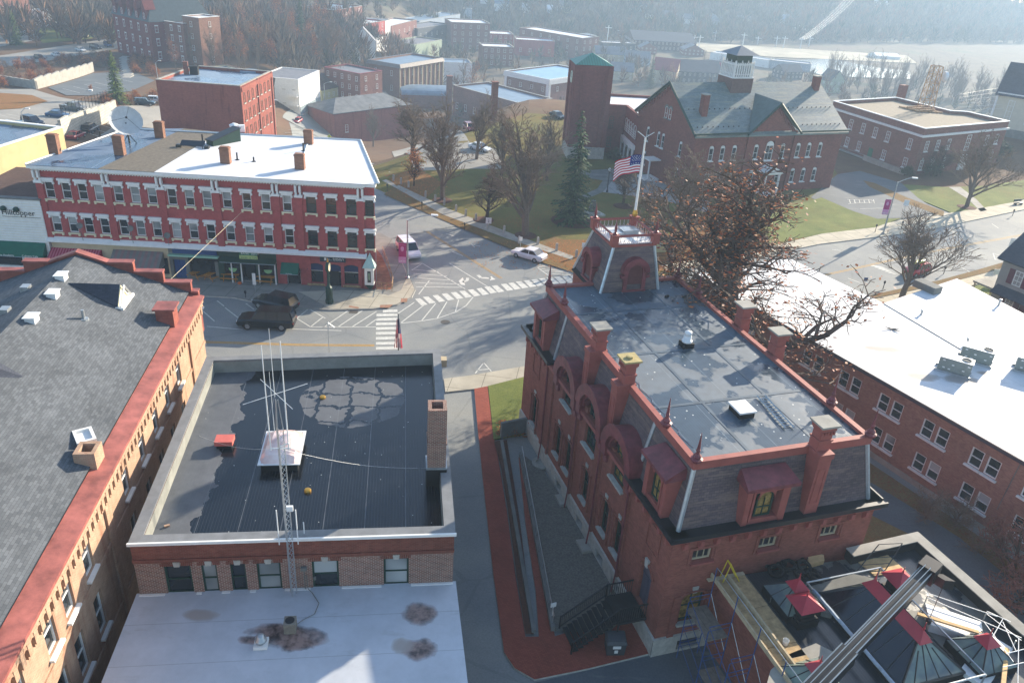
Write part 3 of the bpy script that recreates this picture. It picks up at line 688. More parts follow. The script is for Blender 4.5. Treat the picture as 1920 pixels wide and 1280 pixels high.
def flatb(name,label,cat,a,b,depth,ztop,wall,roof,cop='conc',par=.5,rows=2,n=(4,3),ww=1.0,wh=1.6,z0=None,group=None,lint=None,sill='stone',zs=None,style='sash',frame='white',ang=None,sides=(0,1,3)):
 """flat-roofed block; a, b: ends (world) of the viewer-side wall"""
 z0=min(T(a[0],a[1]),T(b[0],b[1]))if z0 is None else z0
 poly=quadpoly(a,b,depth);root=thing(name,((a[0]+b[0])/2,(a[1]+b[1])/2,z0),label,cat,group)
 frs=shell(root,poly,z0,ztop,wall,roof,cop,par,zlow=z0-4,ang=ang)
 if rows:
  st=(ztop-par-z0)/rows
  for i in sides:
   k=n[0]if i in(0,2)else n[1]
   for r in range(rows):
    for j in range(k):win(root,frs[i],frs[i].L*(j+.5)/k,z0+st*r+st*.28,ww,min(wh,st*.58),style=style,d=.03,sill=sill,lintel=lint,frame=frame)
 return root,frs
def chimney(c,sx,sy,z0,z1,ang,mat,label,cap='conc',cat='chimney',corbel=True,name='chimney',parent=None):
 mb=MB();mb.abox((c[0],c[1],z0),sx,sy,z1-z0,ang)
 if corbel:
  for k,(e,dz)in enumerate(((.06,.55),(.12,.35))):mb.abox((c[0],c[1],z1-dz),sx+2*e,sy+2*e,.18-.001*k,ang)
 o=part(mb,name,MT[mat],parent)
 mb=MB();mb.abox((c[0],c[1],z1+.001),sx+.3,sy+.3,.12,ang);pc=part(mb,'cap',MT[cap],o)
 return o
def left_hall():
 A=Fr((-16.37,10.47),(-22.88,51.97));L=A.L
 root=thing('brick_hall',A.p(L/2,0,-8),'long brick hall with grey shingle roof, red copings and stepped gable at the left','building')
 us=[34.85,32.05,29.25,26.45,23.4,17.5,15.0,13.0,10.0,7.2]
 hs=[hole(u,7.75,1.0,2.0)for u in us]+[hole(u,4.0,1.0,2.3)for u in us]
 mb=MB();mb.wall(A,0,L,-.5,10.75,hs,rev=.22)
 for u in(20.4,38.2,5.0):mb.box(A,u-.35,u+.35,-.5,9.55,0,.12)
 for z in(7.1,3.2):mb.box(A,0,L,z,z+.25,0,.07)
 part(mb,'wall',MT['old_brick'],root)
 mb=MB();mb.box(A,0,L,10.45,10.75,0,.28)
 k=0;u=.3
 while u<L-.3:
  mb.box(A,u,u+.3,9.75,10.449,0,.26);mb.box(A,u+.04,u+.26,9.55,9.749,0,.16);mb.arch(A,u+.46,10.1,.16,.30,0,.24,4);u+=.62
 part(mb,'corbel_table',MT['old_brick'],root)
 mb=MB();mb.hexa([A.p(0,10.76,.36),A.p(L+.1,10.76,.36),A.p(L+.1,10.76,-.62),A.p(0,10.76,-.62)],[A.p(0,10.92,.36),A.p(L+.1,10.92,.36),A.p(L+.1,11.12,-.62),A.p(0,11.12,-.62)])
 part(mb,'eaves_coping',MT['coping'],root)
 for u in us:
  for z,h in((7.75,2.0),(4.0,2.3)):win(root,A,u,z,1.0,h,d=-.15,sill='white',bars=(1,2))
 sl=3/7.75;zr=14.0;e0=11.0-.6*sl*0
 def rp(u,d):return A.p(u,11.0-d*sl if d>-7.75 else 14.0+(d+7.75)*sl,d)
 mb=MB();tri=[(23.6,-5.45),(26.7,-5.3),(28.7,-7.3)]
 mb.face([rp(0,-.6),rp(L,-.6),rp(L,-7.75),rp(0,-7.75)]);mb.face([rp(0,-7.75),rp(L,-7.75),rp(L,-16),rp(0,-16)])
 part(mb,'roof',MT['shingle'],root)
 mb=MB();a,b,c=rp(30.2,-8.4),rp(26.7,-5.45),rp(22.6,-8.4)
 up=Vector((0,0,.02));t1=A.p(26.6,15.2,-9.6)
 mb.face([b+up,t1,a+up]);mb.face([c+up,t1,b+up]);mb.face([a+up,t1,c+up])
 S=[(0,11.0),(.45,11.9),(2.24,12.7),(4.15,13.4),(5.75,13.98)]
 gm,cm=MB(),MB()
 for s_ in(0,1):
  for i in range(5):
   a=S[i][0];b=S[i+1][0]if i<4 else 7.75
   d0,d1=(-b,-a)if s_==0 else(-15.5+a,-15.5+b);zt=(S[i][1]if i else 11.2)
   if i==4:
    f=lambda d:13.4+(7.75-abs(d+7.75))*.3
    q=[A.p(L,8,d1),A.p(L+.4,8,d1),A.p(L+.4,8,d0),A.p(L,8,d0)];t=[Vector((p.x,p.y,13.95 if(k in(0,1))==(s_==1)else 13.4))for k,p in enumerate(q)]
    if s_==0:t=[Vector((q[0].x,q[0].y,13.35)),Vector((q[1].x,q[1].y,13.35)),Vector((q[2].x,q[2].y,14.15)),Vector((q[3].x,q[3].y,14.15))]
    else:t=[Vector((q[0].x,q[0].y,13.35)),Vector((q[1].x,q[1].y,13.35)),Vector((q[2].x,q[2].y,14.15)),Vector((q[3].x,q[3].y,14.15))];
    if s_==1:t=[Vector((p.x,p.y,14.15 if k in(2,3)else 13.35))for k,p in enumerate(q)];
    if s_==1:q=q
   else:
    q=[A.p(L,8,d1),A.p(L+.4,8,d1),A.p(L+.4,8,d0),A.p(L,8,d0)];t=[Vector((p.x,p.y,zt))for p in q]
   if s_==1 and i==4:
    q=[A.p(L,8,d1),A.p(L+.4,8,d1),A.p(L+.4,8,d0),A.p(L,8,d0)];t=[Vector((q[0].x,q[0].y,13.35)),Vector((q[1].x,q[1].y,13.35)),Vector((q[2].x,q[2].y,14.15)),Vector((q[3].x,q[3].y,14.15))]
    t=[Vector((p.x,p.y,14.15 if k<2 else 13.35))for k,p in enumerate(q)]if abs(d1+7.75)<abs(d0+7.75)else[Vector((p.x,p.y,13.35 if k<2 else 14.15))for k,p in enumerate(q)]
   gm.hexa(q,t);w=.12
   cq=[A.p(L-.1,0,d1+.02),A.p(L+.52,0,d1+.02),A.p(L+.52,0,d0-.02),A.p(L-.1,0,d0-.02)]
   cm.hexa([Vector((p.x,p.y,t[k].z+.003))for k,p in enumerate(cq)],[Vector((p.x,p.y,t[k].z+.12))for k,p in enumerate(cq)])
 part(gm,'gable_wall',MT['big_brick'],root);part(cm,'gable_coping',MT['coping'],root)
 mb2=MB();mb2.wall(Fr(A.p(L,0,0).xy,A.p(L,0,-15.5).xy),0,15.5,-.5,10.9);part(mb2,'end_wall',MT['old_brick'],root)
 part(mb,'cross_gable',MT['shingle_blue'],root)  # slopes turned from the sun: their shade is put into the colour, dark shingles
 dm=MB();f=Fr(A.p(37.3,0,-6.3).xy,A.p(37.3,0,-3.6).xy)
 b0,b1=rp(36.7,-3.75),rp(38.9,-3.75);tp=(b0+b1)/2+Vector((0,0,1.15));bk=rp(37.8,-6.9)
 dm.face([b0,bk,tp]);dm.face([bk,b1,tp]);dm.face([b1,b0,tp])if False else None
 ov=A.n.to_3d()*.25;dm.hexa([b0+Vector((0,0,.0)),bk,tp],[b0+Vector((0,0,.06)),bk+Vector((0,0,.06)),tp+Vector((0,0,.06))]);dm.hexa([bk,b1,tp],[bk+Vector((0,0,.06)),b1+Vector((0,0,.06)),tp+Vector((0,0,.06))])
 do=part(dm,'dormer',MT['shingle_blue'],root)
 dm=MB();dm.face([b0,b1,tp]);dm.face([b1,b0,tp])if False else None
 dm.hexa([b0+ov*.2,b1+ov*.2,b1,b0],[tp+ov*.2,tp+ov*.2+Vector((.01,.01,0)),tp+Vector((.01,.01,0)),tp]);part(dm,'gable_end',MT['cream'],do)
 dm=MB();dm.tube(b0+ov,tp+ov,.07,n=4);dm.tube(b1+ov,tp+ov,.07,n=4);dm.box(A,36.6,39,b0.z-.12,b0.z+.06,-3.85,-3.35);part(dm,'trim',MT['white'],do)
 q=A.p(37.2,10.6,-.9);c1=chimney((q.x,q.y),1.1,1.1,10.6,12.3,A.ang,'big_brick',None,cap='coping',parent=root,corbel=False)
 q=A.p(21.6,10.6,-.75);mb=MB()
 for(u0,u1,d0,d1)in((21.1,21.3,-1.3,-.3),(22.0,22.2,-1.3,-.3),(21.3,22.0,-1.3,-1.1),(21.3,22.0,-.5,-.3)):mb.box(A,u0,u1,10.6,12.0,d0,d1)
 mb.box(A,21.3,22.0,10.6,11.5,-1.1,-.5);part(mb,'broken_chimney',MT['old_brick'],root)
 mb=MB();m=Matrix.Rotation(.35,4,'Z');c=A.p(23.0,11.85,-1.4)
 f2=Fr((c.x,c.y),ang=A.ang+.5)
 for(a,b,cc,dd)in((-.65,-.5,-.45,.45),(.5,.65,-.45,.45),(-.5,.5,-.45,-.3),(-.5,.5,.3,.45)):mb.box(f2,a,b,11.7,11.86,cc,dd)
 mb.box(f2,-.5,.5,11.68,11.74,-.3,.3);solo(mb,'fallen_cap_frame',MT['white'],'fallen white chimney cap frame lying beside the broken chimney on the grey roof','chimney cap')
 for(u,d,lab)in((35.7,-7.05,'roof vent on the grey shingle slope just left of the dormer'),(32.3,-7.0,'lower white roof vent near the ridge of the grey shingle roof'),(38.2,-7.4,'dark roof vent closest to the peak of the grey shingle roof')):
  p=rp(u,d);mb=MB();mb.abox((p.x,p.y,p.z-.1),.7,.55,.4,A.ang);mb.abox((p.x,p.y,p.z+.301),.9,.7,.05,A.ang);solo(mb,'roof_vent',MT['metal_wh'],lab,'roof vent','box vents on the grey shingle roof')
 p=rp(34.2,-4.9);mb=MB();mb.lathe((p.x,p.y,p.z-.1),[(.3,0),(.28,.13),(.1,.14),(.1,.7),(.08,.7)],8);solo(mb,'vent_pipe',MT['metal_lt'],'short pipe vent with white flashing in the middle of the grey shingle slope','vent pipe')
 p=rp(25.4,-4.4)
 for(u,d,lab)in((37.5,-9.4,'upper dark vent on the shaded far slope of the grey hall roof'),(34.0,-9.2,'middle vent on the shaded far slope of the grey hall roof'),(29.8,-9.4,'lowest vent on the shaded far slope of the grey hall roof')):
  p=rp(u,d);mb=MB();mb.abox((p.x,p.y,p.z-.1),.6,.5,.38,A.ang);solo(mb,'roof_vent',MT['metal_lt'],lab,'roof vent','box vents on the grey shingle roof')
 return A
HALL=left_hall()
def dark_block():
 D=Fr((-17.4,28.5),(-2.2,30.8));L=D.L
 poly=[tuple(D.p(0,0).xy),tuple(D.p(L,0).xy),(-5.1,49.8),(-20.4,46.4)]
 root=thing('flat_roofed_block',D.p(L/2,0,-9),'brick block with black flat roof, puddles and grey parapet in the centre foreground','building')
 us=[(1.95,1.25),(3.42,.72),(4.78,.72),(6.25,1.15),(8.98,1.3),(12.49,1.25)];holes=[hole(u,5.72,w,1.8)for u,w in us]
 ang=D.ang
 def zone(n,o):
  v=n.mapv(n.pos(),rot=(0,0,-ang));c0=D.p(1.2,0,-9);c1=D.p(9.6,0,-14)
  def loc(c):return(c.x*math.cos(ang)+c.y*math.sin(ang),-c.x*math.sin(ang)+c.y*math.cos(ang))
  a=loc(c0);b=loc(c1);nn=n.math('MULTIPLY',n.math('SUBTRACT',n.noise(.5,5),.5),3.0)
  left=n.math('LESS_THAN',n.math('ADD',n.math('SUBTRACT',o[0],a[0]),nn),1.4)
  dx=n.math('DIVIDE',n.math('SUBTRACT',o[0],b[0]),3.4);dy=n.math('DIVIDE',n.math('SUBTRACT',o[1],b[1]),3.1)
  rr=n.math('ADD',n.math('ADD',n.math('MULTIPLY',dx,dx),n.math('MULTIPLY',dy,dy)),n.math('MULTIPLY',nn,.25))
  seam=n.math('GREATER_THAN',n.math('ABSOLUTE',n.math('SUBTRACT',n.math('FRACT',n.math('DIVIDE',n.math('ADD',o[0],n.math('MULTIPLY',n.noise(.8,5),1.5)),1.9)),.5)),.06)
  seam2=n.math('GREATER_THAN',n.math('ABSOLUTE',n.math('SUBTRACT',n.math('FRACT',n.math('DIVIDE',n.math('ADD',o[1],n.math('MULTIPLY',n.noise(.7,5),2.2)),1.7)),.5)),.07)
  patch=n.math('MULTIPLY',n.math('LESS_THAN',rr,1.0),n.math('MULTIPLY',seam,seam2))
  return n.math('MAXIMUM',left,patch)
 rm=MT['membrane']('black_roof_felt_with_puddles',ang,(.02,-1.0),rgb('#55585c'),rgb('#0d1219'),rgb('#6d7073'),zone,.05)
 frs=shell(root,poly,5.3,9.0,'mix_brick',rm,None,.85,.5,{0:holes},ang=ang)
 mb=MB();par=MB();ins=inset(poly,.5);out=inset(poly,-.06)
 for i in range(4):
  j=(i+1)%4;b=[out[i],out[j],ins[j],ins[i]];mb.hexa([(p.x,p.y,9.002)for p in b],[(p.x,p.y,9.1)for p in b])
 part(mb,'parapet_cap',plain('grey_felt_parapet','#77797a',.7,.2,1.2),root)
 mb=MB();ii=inset(poly,.505);kk=inset(poly,.52)
 for i in range(4):j=(i+1)%4;mb.face([(kk[j].x,kk[j].y,8.16),(kk[i].x,kk[i].y,8.16),(kk[i].x,kk[i].y,8.99),(kk[j].x,kk[j].y,8.99)])
 part(mb,'parapet_lining',plain('grey_parapet_lining','#85867f',.7,.2,1.0),root)
 mb=MB();mb.box(D,-.1,L+.1,8.96,9.12,.06,.16);part(mb,'fascia',MT['white'],root)
 mb=MB();mb.box(D,0,L,8.05,8.95,0,.05);mb.box(D,-.02,L+.02,7.9,8.049,0,.13);mb.box(D,0,L,7.78,7.899,0,.06);part(mb,'brick_band',MT['mix_dark'],root)
 lab={0:'dark green sash window with blue lower pane',1:'narrow window with grey blind',2:'narrow dark window',3:'window with drawn grey blind',4:'dark window with open upper sash',5:'window with pale blind and green bottom rail'}
 for k,(u,w)in enumerate(us):
  o=win(root,D,u,5.72,w,1.8,frame='dgreen',pane=('glass','blind','glass','blind','half','blind')[k],sill='dgreen',lintel='key',d=-.1,label=lab[k])
 mb=MB()
 for u,w in us:
  for k in range(int(w/.09)+4):
   x=u-w/2-.16+k*.09;t=(x-u)/(w/2+.2)
   if abs(x-u)<.2:continue
   mb.box(D,x,x+.07,7.53+.0,7.76-.06*t*t,0,.02)
 part(mb,'window_arch',MT['mix_dark'],root)
 E=[tuple(D.p(-.05,0,9.5).xy),tuple(D.p(L+.35,0,9.5).xy),tuple(D.p(L+.05,0,.06).xy),tuple(D.p(-.05,0,.06).xy)]
 r2=thing('low_extension',D.p(L/2,0,4.5),'low extension with stained white flat roof in front of the brick block','building')
 def st(px,py):q=P(px,py,5.6);return q.x,q.y
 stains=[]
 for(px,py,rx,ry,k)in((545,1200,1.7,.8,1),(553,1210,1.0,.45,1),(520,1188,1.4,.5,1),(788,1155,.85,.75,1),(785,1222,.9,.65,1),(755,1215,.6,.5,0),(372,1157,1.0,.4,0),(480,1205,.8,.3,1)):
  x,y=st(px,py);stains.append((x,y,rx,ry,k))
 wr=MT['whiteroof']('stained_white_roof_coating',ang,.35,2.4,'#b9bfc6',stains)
 shell(r2,E,0,5.6,'mix_brick',wr,None,0,over=.12,ang=ang)
 mb=MB();mb.box(D,0,L,5.58,5.7,.04,.22)
 u0=0
 for u,w in us:
  if u-w/2-.12>u0:mb.box(D,u0,u-w/2-.12,5.701,5.82,.03,.17)
  u0=u+w/2+.12
 mb.box(D,u0,L,5.701,5.82,.03,.17);part(mb,'flashing',MT['white'],r2)
 u,d=D.ud(822,908,8.2);root_c=thing('brick_chimney',D.p(u,8.15,d-.5),'tall open-topped brick chimney on the right edge of the black roof','chimney')
 u=14.65;d=-5.5;mb=MB();w2,dd=.5,.55;zt=13.1
 for k,(a,b,c,e)in enumerate(((-w2,w2,-dd,-dd+.2),(-w2,w2,dd-.2,dd),(-w2,-w2+.2,-dd+.2,dd-.2),(w2-.2,w2,-dd+.2,dd-.2))):mb.box(D,u+a,u+b,9.4,zt,d+c,d+e)
 mb.box(D,u-w2-.04,u+w2+.04,10.9,11.0,d-dd-.04,d+dd+.04)
 part(mb,'shaft',MT['mix_brick'],root_c)
 mb=MB();mb.box(D,u-w2-.06,u+w2+.06,8.15,9.3,d-dd-.06,d+dd+.06);part(mb,'base',MT['rubber'],root_c)
 mb=MB();mb.box(D,u-w2-.08,u+w2+.08,9.301,9.399,d-dd-.08,d+dd+.08);part(mb,'flashing',MT['metal_lt'],root_c)
 mb=MB();mb.box(D,u-w2+.2,u+w2-.2,zt-.6,zt-.5,d-dd+.2,d+dd-.2);part(mb,'flue',MT['rubber'],root_c)
 sk=thing('skylight',D.p(5.95,8.15,-8.1),'square acrylic dome skylight on a dark kerb behind the radio mast','skylight')
 mb=MB();mb.box(D,4.95,6.95,8.15,8.65,-9.6,-6.6);part(mb,'kerb',MT['rubber'],sk)
 mb=MB();nu=8
 def hz(i,j):a,b=i/nu*2-1,j/nu*2-1;return 8.68+.62*(1-a**4)*(1-b**4)*(1-.25*(a*a+b*b)/2)
 g=[[D.p(4.85+2.2*i/nu,hz(i,j),-9.75+3.25*j/nu)for j in range(nu+1)]for i in range(nu+1)]
 for i in range(nu):
  for j in range(nu):mb.face([g[i][j],g[i][j+1],g[i+1][j+1],g[i+1][j]])
 part(mb,'dome',MT['acrylic'],sk,smooth=True)
 mb=MB();mb.box(D,4.8,7.1,8.651,8.7,-9.8,-9.65);mb.box(D,4.8,7.1,8.651,8.7,-6.6,-6.45);mb.box(D,4.8,4.95,8.651,8.7,-9.65,-6.6);mb.box(D,6.95,7.1,8.651,8.7,-9.65,-6.6);part(mb,'rim',MT['metal_wh'],sk)
 rv=thing('roof_hatch',D.p(2.5,8.15,-9.1),'small pinkish-red box vent on the dry left strip of the black roof','roof vent')
 mb=MB();mb.box(D,2.1,2.95,8.15,8.4,-9.45,-8.85);part(mb,'kerb',MT['rubber'],rv)
 mb=MB();mb.box(D,2.02,3.03,8.4,8.68,-9.55,-8.75);part(mb,'lid',plain('faded_red_metal','#c0655a',.5,.12,2),rv)
 for px,py,lab in((605,745,'yellow roof drain dome near the dried patch of the black roof'),(577,920,'yellow roof drain dome right of the radio mast on the black roof')):
  uu,ddd=D.ud(px,py,8.2);q=D.p(uu,8.15,ddd);mb=MB();mb.lathe(q,[(.2,0),(.2,.1),(.16,.17),(.05,.18)],10);solo(mb,'roof_drain',MT['gold'],lab,'roof drain','yellow roof drains')
 for px,py,lab in((313,985,'single loose brick on the near left of the black roof'),(283,992,'loose brick leaning by the left parapet of the black roof')):
  uu,ddd=D.ud(px,py,8.2);q=D.p(uu,8.15,ddd);mb=MB();mb.abox(q,.26,.12,.09,ang+.4);solo(mb,'loose_brick',MT['old_brick'],lab,'brick','loose bricks on the black roof')
 q=D.p(15.9,7.2,-18);mb=MB();mb.abox((-4.75,49.0,8.3),.5,.6,.55,ang);solo(mb,'lamp_box',MT['tan'],'small tan box fixed to the outer right parapet corner of the black roof','box')
 ms=thing('radio_mast',D.p(7.54,5.6,.35),'tall galvanised lattice radio mast standing against the brick wall','radio mast')
 mb=MB();c0=D.p(7.4,5.6,.42);zt=17.4;rr=.17
 def leg(k,z):a=2.0944*k+.5;s_=1 if z<15.8 else.35;return Vector((c0.x+rr*s_*math.cos(a),c0.y+rr*s_*math.sin(a),z))
 for k in range(3):mb.tube(leg(k,5.6),leg(k,15.7),.025,n=5);mb.tube(leg(k,15.7),leg(k,zt-.2),.02,n=4)
 z=5.8;i=0
 while z<15.6:
  for k in range(3):mb.tube(leg(k,z),leg((k+1)%3,z+.3),.011,n=3,cap=False)
  z+=.3
 part(mb,'lattice',MT['metal_lt'],ms)
 mb=MB();c=Vector((c0.x,c0.y,17.5))
 for a in(.6,2.17):v=Vector((math.cos(a+ang),math.sin(a+ang),0));mb.tube(c-v*1.5,c+v*1.5,.013,n=4)
 part(mb,'dipole',MT['metal_wh'],ms)
 mb=MB()
 for(du,dd_,z0_,z1_,r)in((-.42,.1,14.6,19.9,.03),(.36,.1,14.6,20.1,.033),(-.05,.1,17.4,20.7,.016),(-.2,.05,15.6,18.6,.014)):mb.tube(D.p(7.4+du,z0_,.4+dd_),D.p(7.4+du,z1_,.4+dd_),r,r*.6,n=6)
 part(mb,'whip_antenna',MT['metal_wh'],ms)
 mb=MB()
 for z_ in(9.3,14.7):mb.tube(D.p(6.98,z_,.5),D.p(7.86,z_,.5),.03,n=5)
 for s_ in(-1,1):mb.tube(D.p(7.4+s_*.44,9.1,.5),D.p(7.4+s_*.44,11.2,.5),.03,n=5)
 mb.abox(D.p(7.62,11.3,.7),.3,.12,.28,ang);mb.tube(D.p(7.4,14.75,.42),D.p(7.8,15.0,.55),.03,n=5)
 part(mb,'antenna_bracket',MT['metal_wh'],ms)
 mb=MB();a0=D.p(7.4,14.6,.42)
 for q in(D.p(14.2,8.9,-5.6),D.p(.9,8.3,-10.0)):
  for k in range(8):
   f0,f1=k/8,(k+1)/8;s0,s1=-.35*math.sin(math.pi*f0),-.35*math.sin(math.pi*f1)
   mb.tube(a0.lerp(q,f0)+Vector((0,0,s0)),a0.lerp(q,f1)+Vector((0,0,s1)),.006,n=3,cap=False)
 part(mb,'guy_wire',MT['metal_wh'],ms)
 ac=thing('condenser_unit',P(545,1180,5.8),'grey air-conditioning condenser with fan on the stained white roof','condenser unit')
 q=P(545,1180,5.8);mb=MB();mb.abox((q.x,q.y,5.8),.55,.55,.62,ang);part(mb,'case',plain('grey_beige_casing','#7d776c',.6,.2,4),ac)
 mb=MB();mb.lathe((q.x,q.y,6.421),[(.22,0),(.22,.02),(.05,.03)],12);part(mb,'fan',MT['black'],ac)
 fv=thing('roof_fan',P(490,1208,5.8),'white mushroom roof fan left of the condenser unit','roof fan');q=P(490,1208,5.8);mb=MB();mb.abox((q.x,q.y,5.79),.62,.62,.18,ang);part(mb,'base',MT['white'],fv)
 mb=MB();mb.lathe((q.x,q.y,5.97),[(.2,0),(.27,.1),(.27,.22),(.18,.25),(.18,.4),(.1,.45)],12);part(mb,'hood',MT['metal_lt'],fv,smooth=True)
 mb=MB();pts=[D.p(8.05,6.7,.1),D.p(8.1,5.9,.2),P(585,1110,5.83),P(598,1130,5.83),P(590,1150,5.83),P(570,1160,5.83),P(556,1170,5.86)]
 for a,b in zip(pts,pts[1:]):mb.tube(a,b,.02,n=4,cap=False)
 mb.tube(D.p(7.95,5.75,.12),D.p(7.95,7.1,.12),.025,n=5);mb.abox(D.p(7.95,7.1,.16),.28,.14,.2,ang);mb.abox(D.p(8.45,6.4,.1),.12,.08,.18,ang)
 solo(mb,'cable',MT['conc_dk'],'grey cable and meter boxes running from the brick wall to the condenser','cable')
 q=P(617,657,9.1);mb=MB();mb.tube((q.x,q.y,8.6),(q.x,q.y,11.3),.02,n=5)
 for k in range(4):a=k*1.5708+.4;mb.tube((q.x,q.y,11.3),(q.x+.45*math.cos(a),q.y+.45*math.sin(a),10.85),.01,n=3)
 mb.abox((q.x,q.y-.5,8.15),.35,.3,.12,ang);solo(mb,'aerial',MT['metal_lt'],'ground-plane aerial on the far parapet of the black roof','aerial')
 uu,ddd=D.ud(577,997,8.2);q=D.p(uu,8.15,-.25);mb=MB();mb.tube((q.x,q.y,9.1),(q.x,q.y,9.8),.03,n=5);solo(mb,'vent_pipe',MT['metal_wh'],'short white pipe on the near parapet of the black roof','vent pipe')
 return D
DARK=dark_block()
def library():
 O=Vector((9.1,32.1));e=Vector((.945,.328));d=Vector((-.328,.945));Wd,Ln=12.7,24.3;ze,zr=8.7,12.5
 def q(a,b,z=0.0):v=O+e*a+d*b;return Vector((v.x,v.y,z))
 FL=Fr(O+d*Ln,O);FF=Fr(O,O+e*Wd);FR=Fr(O+e*Wd,O+e*Wd+d*Ln);FB=Fr(O+e*Wd+d*Ln,O+d*Ln)
 ea=math.atan2(e.y,e.x)
 root=thing('mansard_library',q(Wd/2,Ln/2),'red brick library with purple slate mansard roof, arched windows and dark flat roof top','building')
 arcs=[(8.9,7.1,10.1),(13.1,6.4,10.5),(17.4,6.9,10.2)]
 low=[(8.05,1.0),(10.0,1.0),(13.25,1.0),(16.5,1.0),(18.5,1.0)]
 hl=[hole(u,2.4,w,2.55)for u,w in low]+[hole(2.9,1.7,1.0,2.7),hole(22.3,1.95,1.25,2.9)]+[hole(u,zs,1.75,8.55-zs)for u,zs,zt in arcs]
 hf=[hole(1.9,6.65,1.2,.8),hole(6.0,6.65,1.2,.8),hole(10.0,6.65,1.2,.8),hole(1.95,2.2,1.4,2.2)]
 mb=MB();mb.wall(FL,0,Ln,1.25,8.55,hl,rev=.3);mb.wall(FF,0,Wd,1.25,8.55,hf,rev=.3);mb.wall(FR,0,Ln,0,8.55);mb.wall(FB,0,Wd,0,8.55)
 for u0,u1 in((0,4.9),(19.15,24.3)):
  pass
 part(mb,'wall',MT['lib_brick'],root)
 mb=MB()
 for u0,u1 in((4.75,5.05),(6.15,6.4),(10.95,11.2),(14.95,15.2),(19.1,19.4)):mb.box(FL,u0,u1,1.3,8.5,0,.14)
 for uc,w,z0,z1 in((2.7,1.5,6.0,7.75),(22.4,1.5,6.0,7.75),(1.9,1.7,6.4,7.7),(6.0,1.7,6.4,7.7),(10.0,1.7,6.4,7.7)):
  f=FL if z0==6.0 else FF
  for(a,b,c,g)in((-w/2,w/2,z1-.12,z1),(-w/2,w/2,z0,z0+.12),(-w/2,-w/2+.12,z0+.12,z1-.12),(w/2-.12,w/2,z0+.12,z1-.12)):mb.box(f,uc+a,uc+b,c,g,0,.07)
 for u,w in low+[(2.9,1.0)]:
  z0=1.7 if u<4 else 2.4;zt=z0+(2.7 if u<4 else 2.55)
  for s_ in(-1,1):mb.box(FL,u+s_*(w/2+.24)-.09,u+s_*(w/2+.24)+.09,z0-.4,zt,0,.1)
  mb.arch(FL,u,zt-.28,w/2+.16,w/2+.33,0,.1,8,.55)
 for s_ in(-1,1):mb.box(FF,1.95+s_*1.05-.2,1.95+s_*1.05+.2,1.3,4.3,0,.1)
 mb.arch(FF,1.95,4.1,.72,.95,0,.1,8,.5);mb.arch(FL,22.3,4.55,.66,.9,0,.1,8,.7)
 part(mb,'brick_trim',MT['lib_brick'],root)
 mb=MB()
 mb.wall(FL,-.05,Ln+.08,0,1.3,[hole(u,.25,1.1,.6)for u in(9.2,13.3,16.8,19.3,20.6)],d=.12,rev=.3);mb.wall(FF,-.12,Wd,0,1.3,[hole(2.2,.2,1.5,.7)],d=.12,rev=.3)
 mb.face([FL.p(0,1.3,.12),FL.p(Ln+.1,1.3,.12),FL.p(Ln+.1,1.34,0),FL.p(0,1.34,0)]);mb.face([FF.p(-.1,1.3,.12),FF.p(Wd,1.3,.12),FF.p(Wd,1.34,0),FF.p(-.1,1.34,0)])
 for u in(7.0,8.1,10.4,11.7,14.7,15.6):mb.arch(FL,u+.3,.3,.0,.5,.05,.16,6,.8)
 part(mb,'granite_base',MT['stone'],root)
 def ring(o_,i_,z0,z1,skip=None):
  oo=[q(-o_,-o_),q(Wd+o_,-o_),q(Wd+o_,Ln+o_),q(-o_,Ln+o_)];ii=[q(i_,i_),q(Wd-i_,i_),q(Wd-i_,Ln-i_),q(i_,Ln-i_)];mb=MB()
  for k in range(4):
   b=[oo[k],oo[(k+1)%4],ii[(k+1)%4],ii[k]];mb.hexa([Vector((p.x,p.y,z0))for p in b],[Vector((p.x,p.y,z1))for p in b])
  return mb
 part(ring(.22,.0,8.3,8.55),'cornice',MT['lib_trim'],root)
 mb=MB();sh=lambda f,u0,u1:(mb.box(f,u0,u1,8.551,8.7,-.75,.42),mb.box(f,u0,u1,8.701,8.84,.32,.42))
 sh(FL,-.42,5.7);sh(FL,18.9,Ln+.42);sh(FF,-.40,Wd+.42);sh(FR,0,Ln);sh(FB,0,Wd)
 part(mb,'gutter_shelf',plain('black_roof_metal','#1b2024',.4,.2,2,.5),root)
 mb=MB()
 k=.5
 while k<Wd:mb.box(FF,k,k+.22,7.95,8.299,0,.3);mb.box(FF,k+.02,k+.2,7.75,7.949,0,.16);k+=.95
 for u in(.6,1.6,2.6,3.6,4.5,19.4,20.3,21.2,22.1,23.0,23.9):mb.box(FL,u,u+.2,7.95,8.299,0,.3)
 part(mb,'bracket',MT['lib_trim'],root)
 b0,b1=.35,1.0;mb=MB();B=[q(b0,b0,8.6),q(Wd-b0,b0,8.6),q(Wd-b0,Ln-b0,8.6),q(b0,Ln-b0,8.6)];Tt=[q(b1,b1,zr-.3),q(Wd-b1,b1,zr-.3),q(Wd-b1,Ln-b1,zr-.3),q(b1,Ln-b1,zr-.3)]
 for k in range(4):mb.face([B[k],B[(k+1)%4],Tt[(k+1)%4],Tt[k]])
 part(mb,'mansard_slope',MT['slate'],root)
 for p_,q_ in[(B[k]+Vector((0,0,.1)),Tt[k])for k in range(4)]+[(FL.p(u,8.7,-.32),FL.p(u,12.2,-.98))for u in(5.2,19.0)]:mb=MB();mb.tube(p_,q_,.13,n=6);part(mb,'hip_flashing',MT['zinc'],root)
 zone=None
 rm=MT['membrane']('wet_blue_roof_felt',ea,(.16,.5),rgb('#4d5c68'),rgb('#36444f'),rgb('#74838c'),None,.1,2.3)
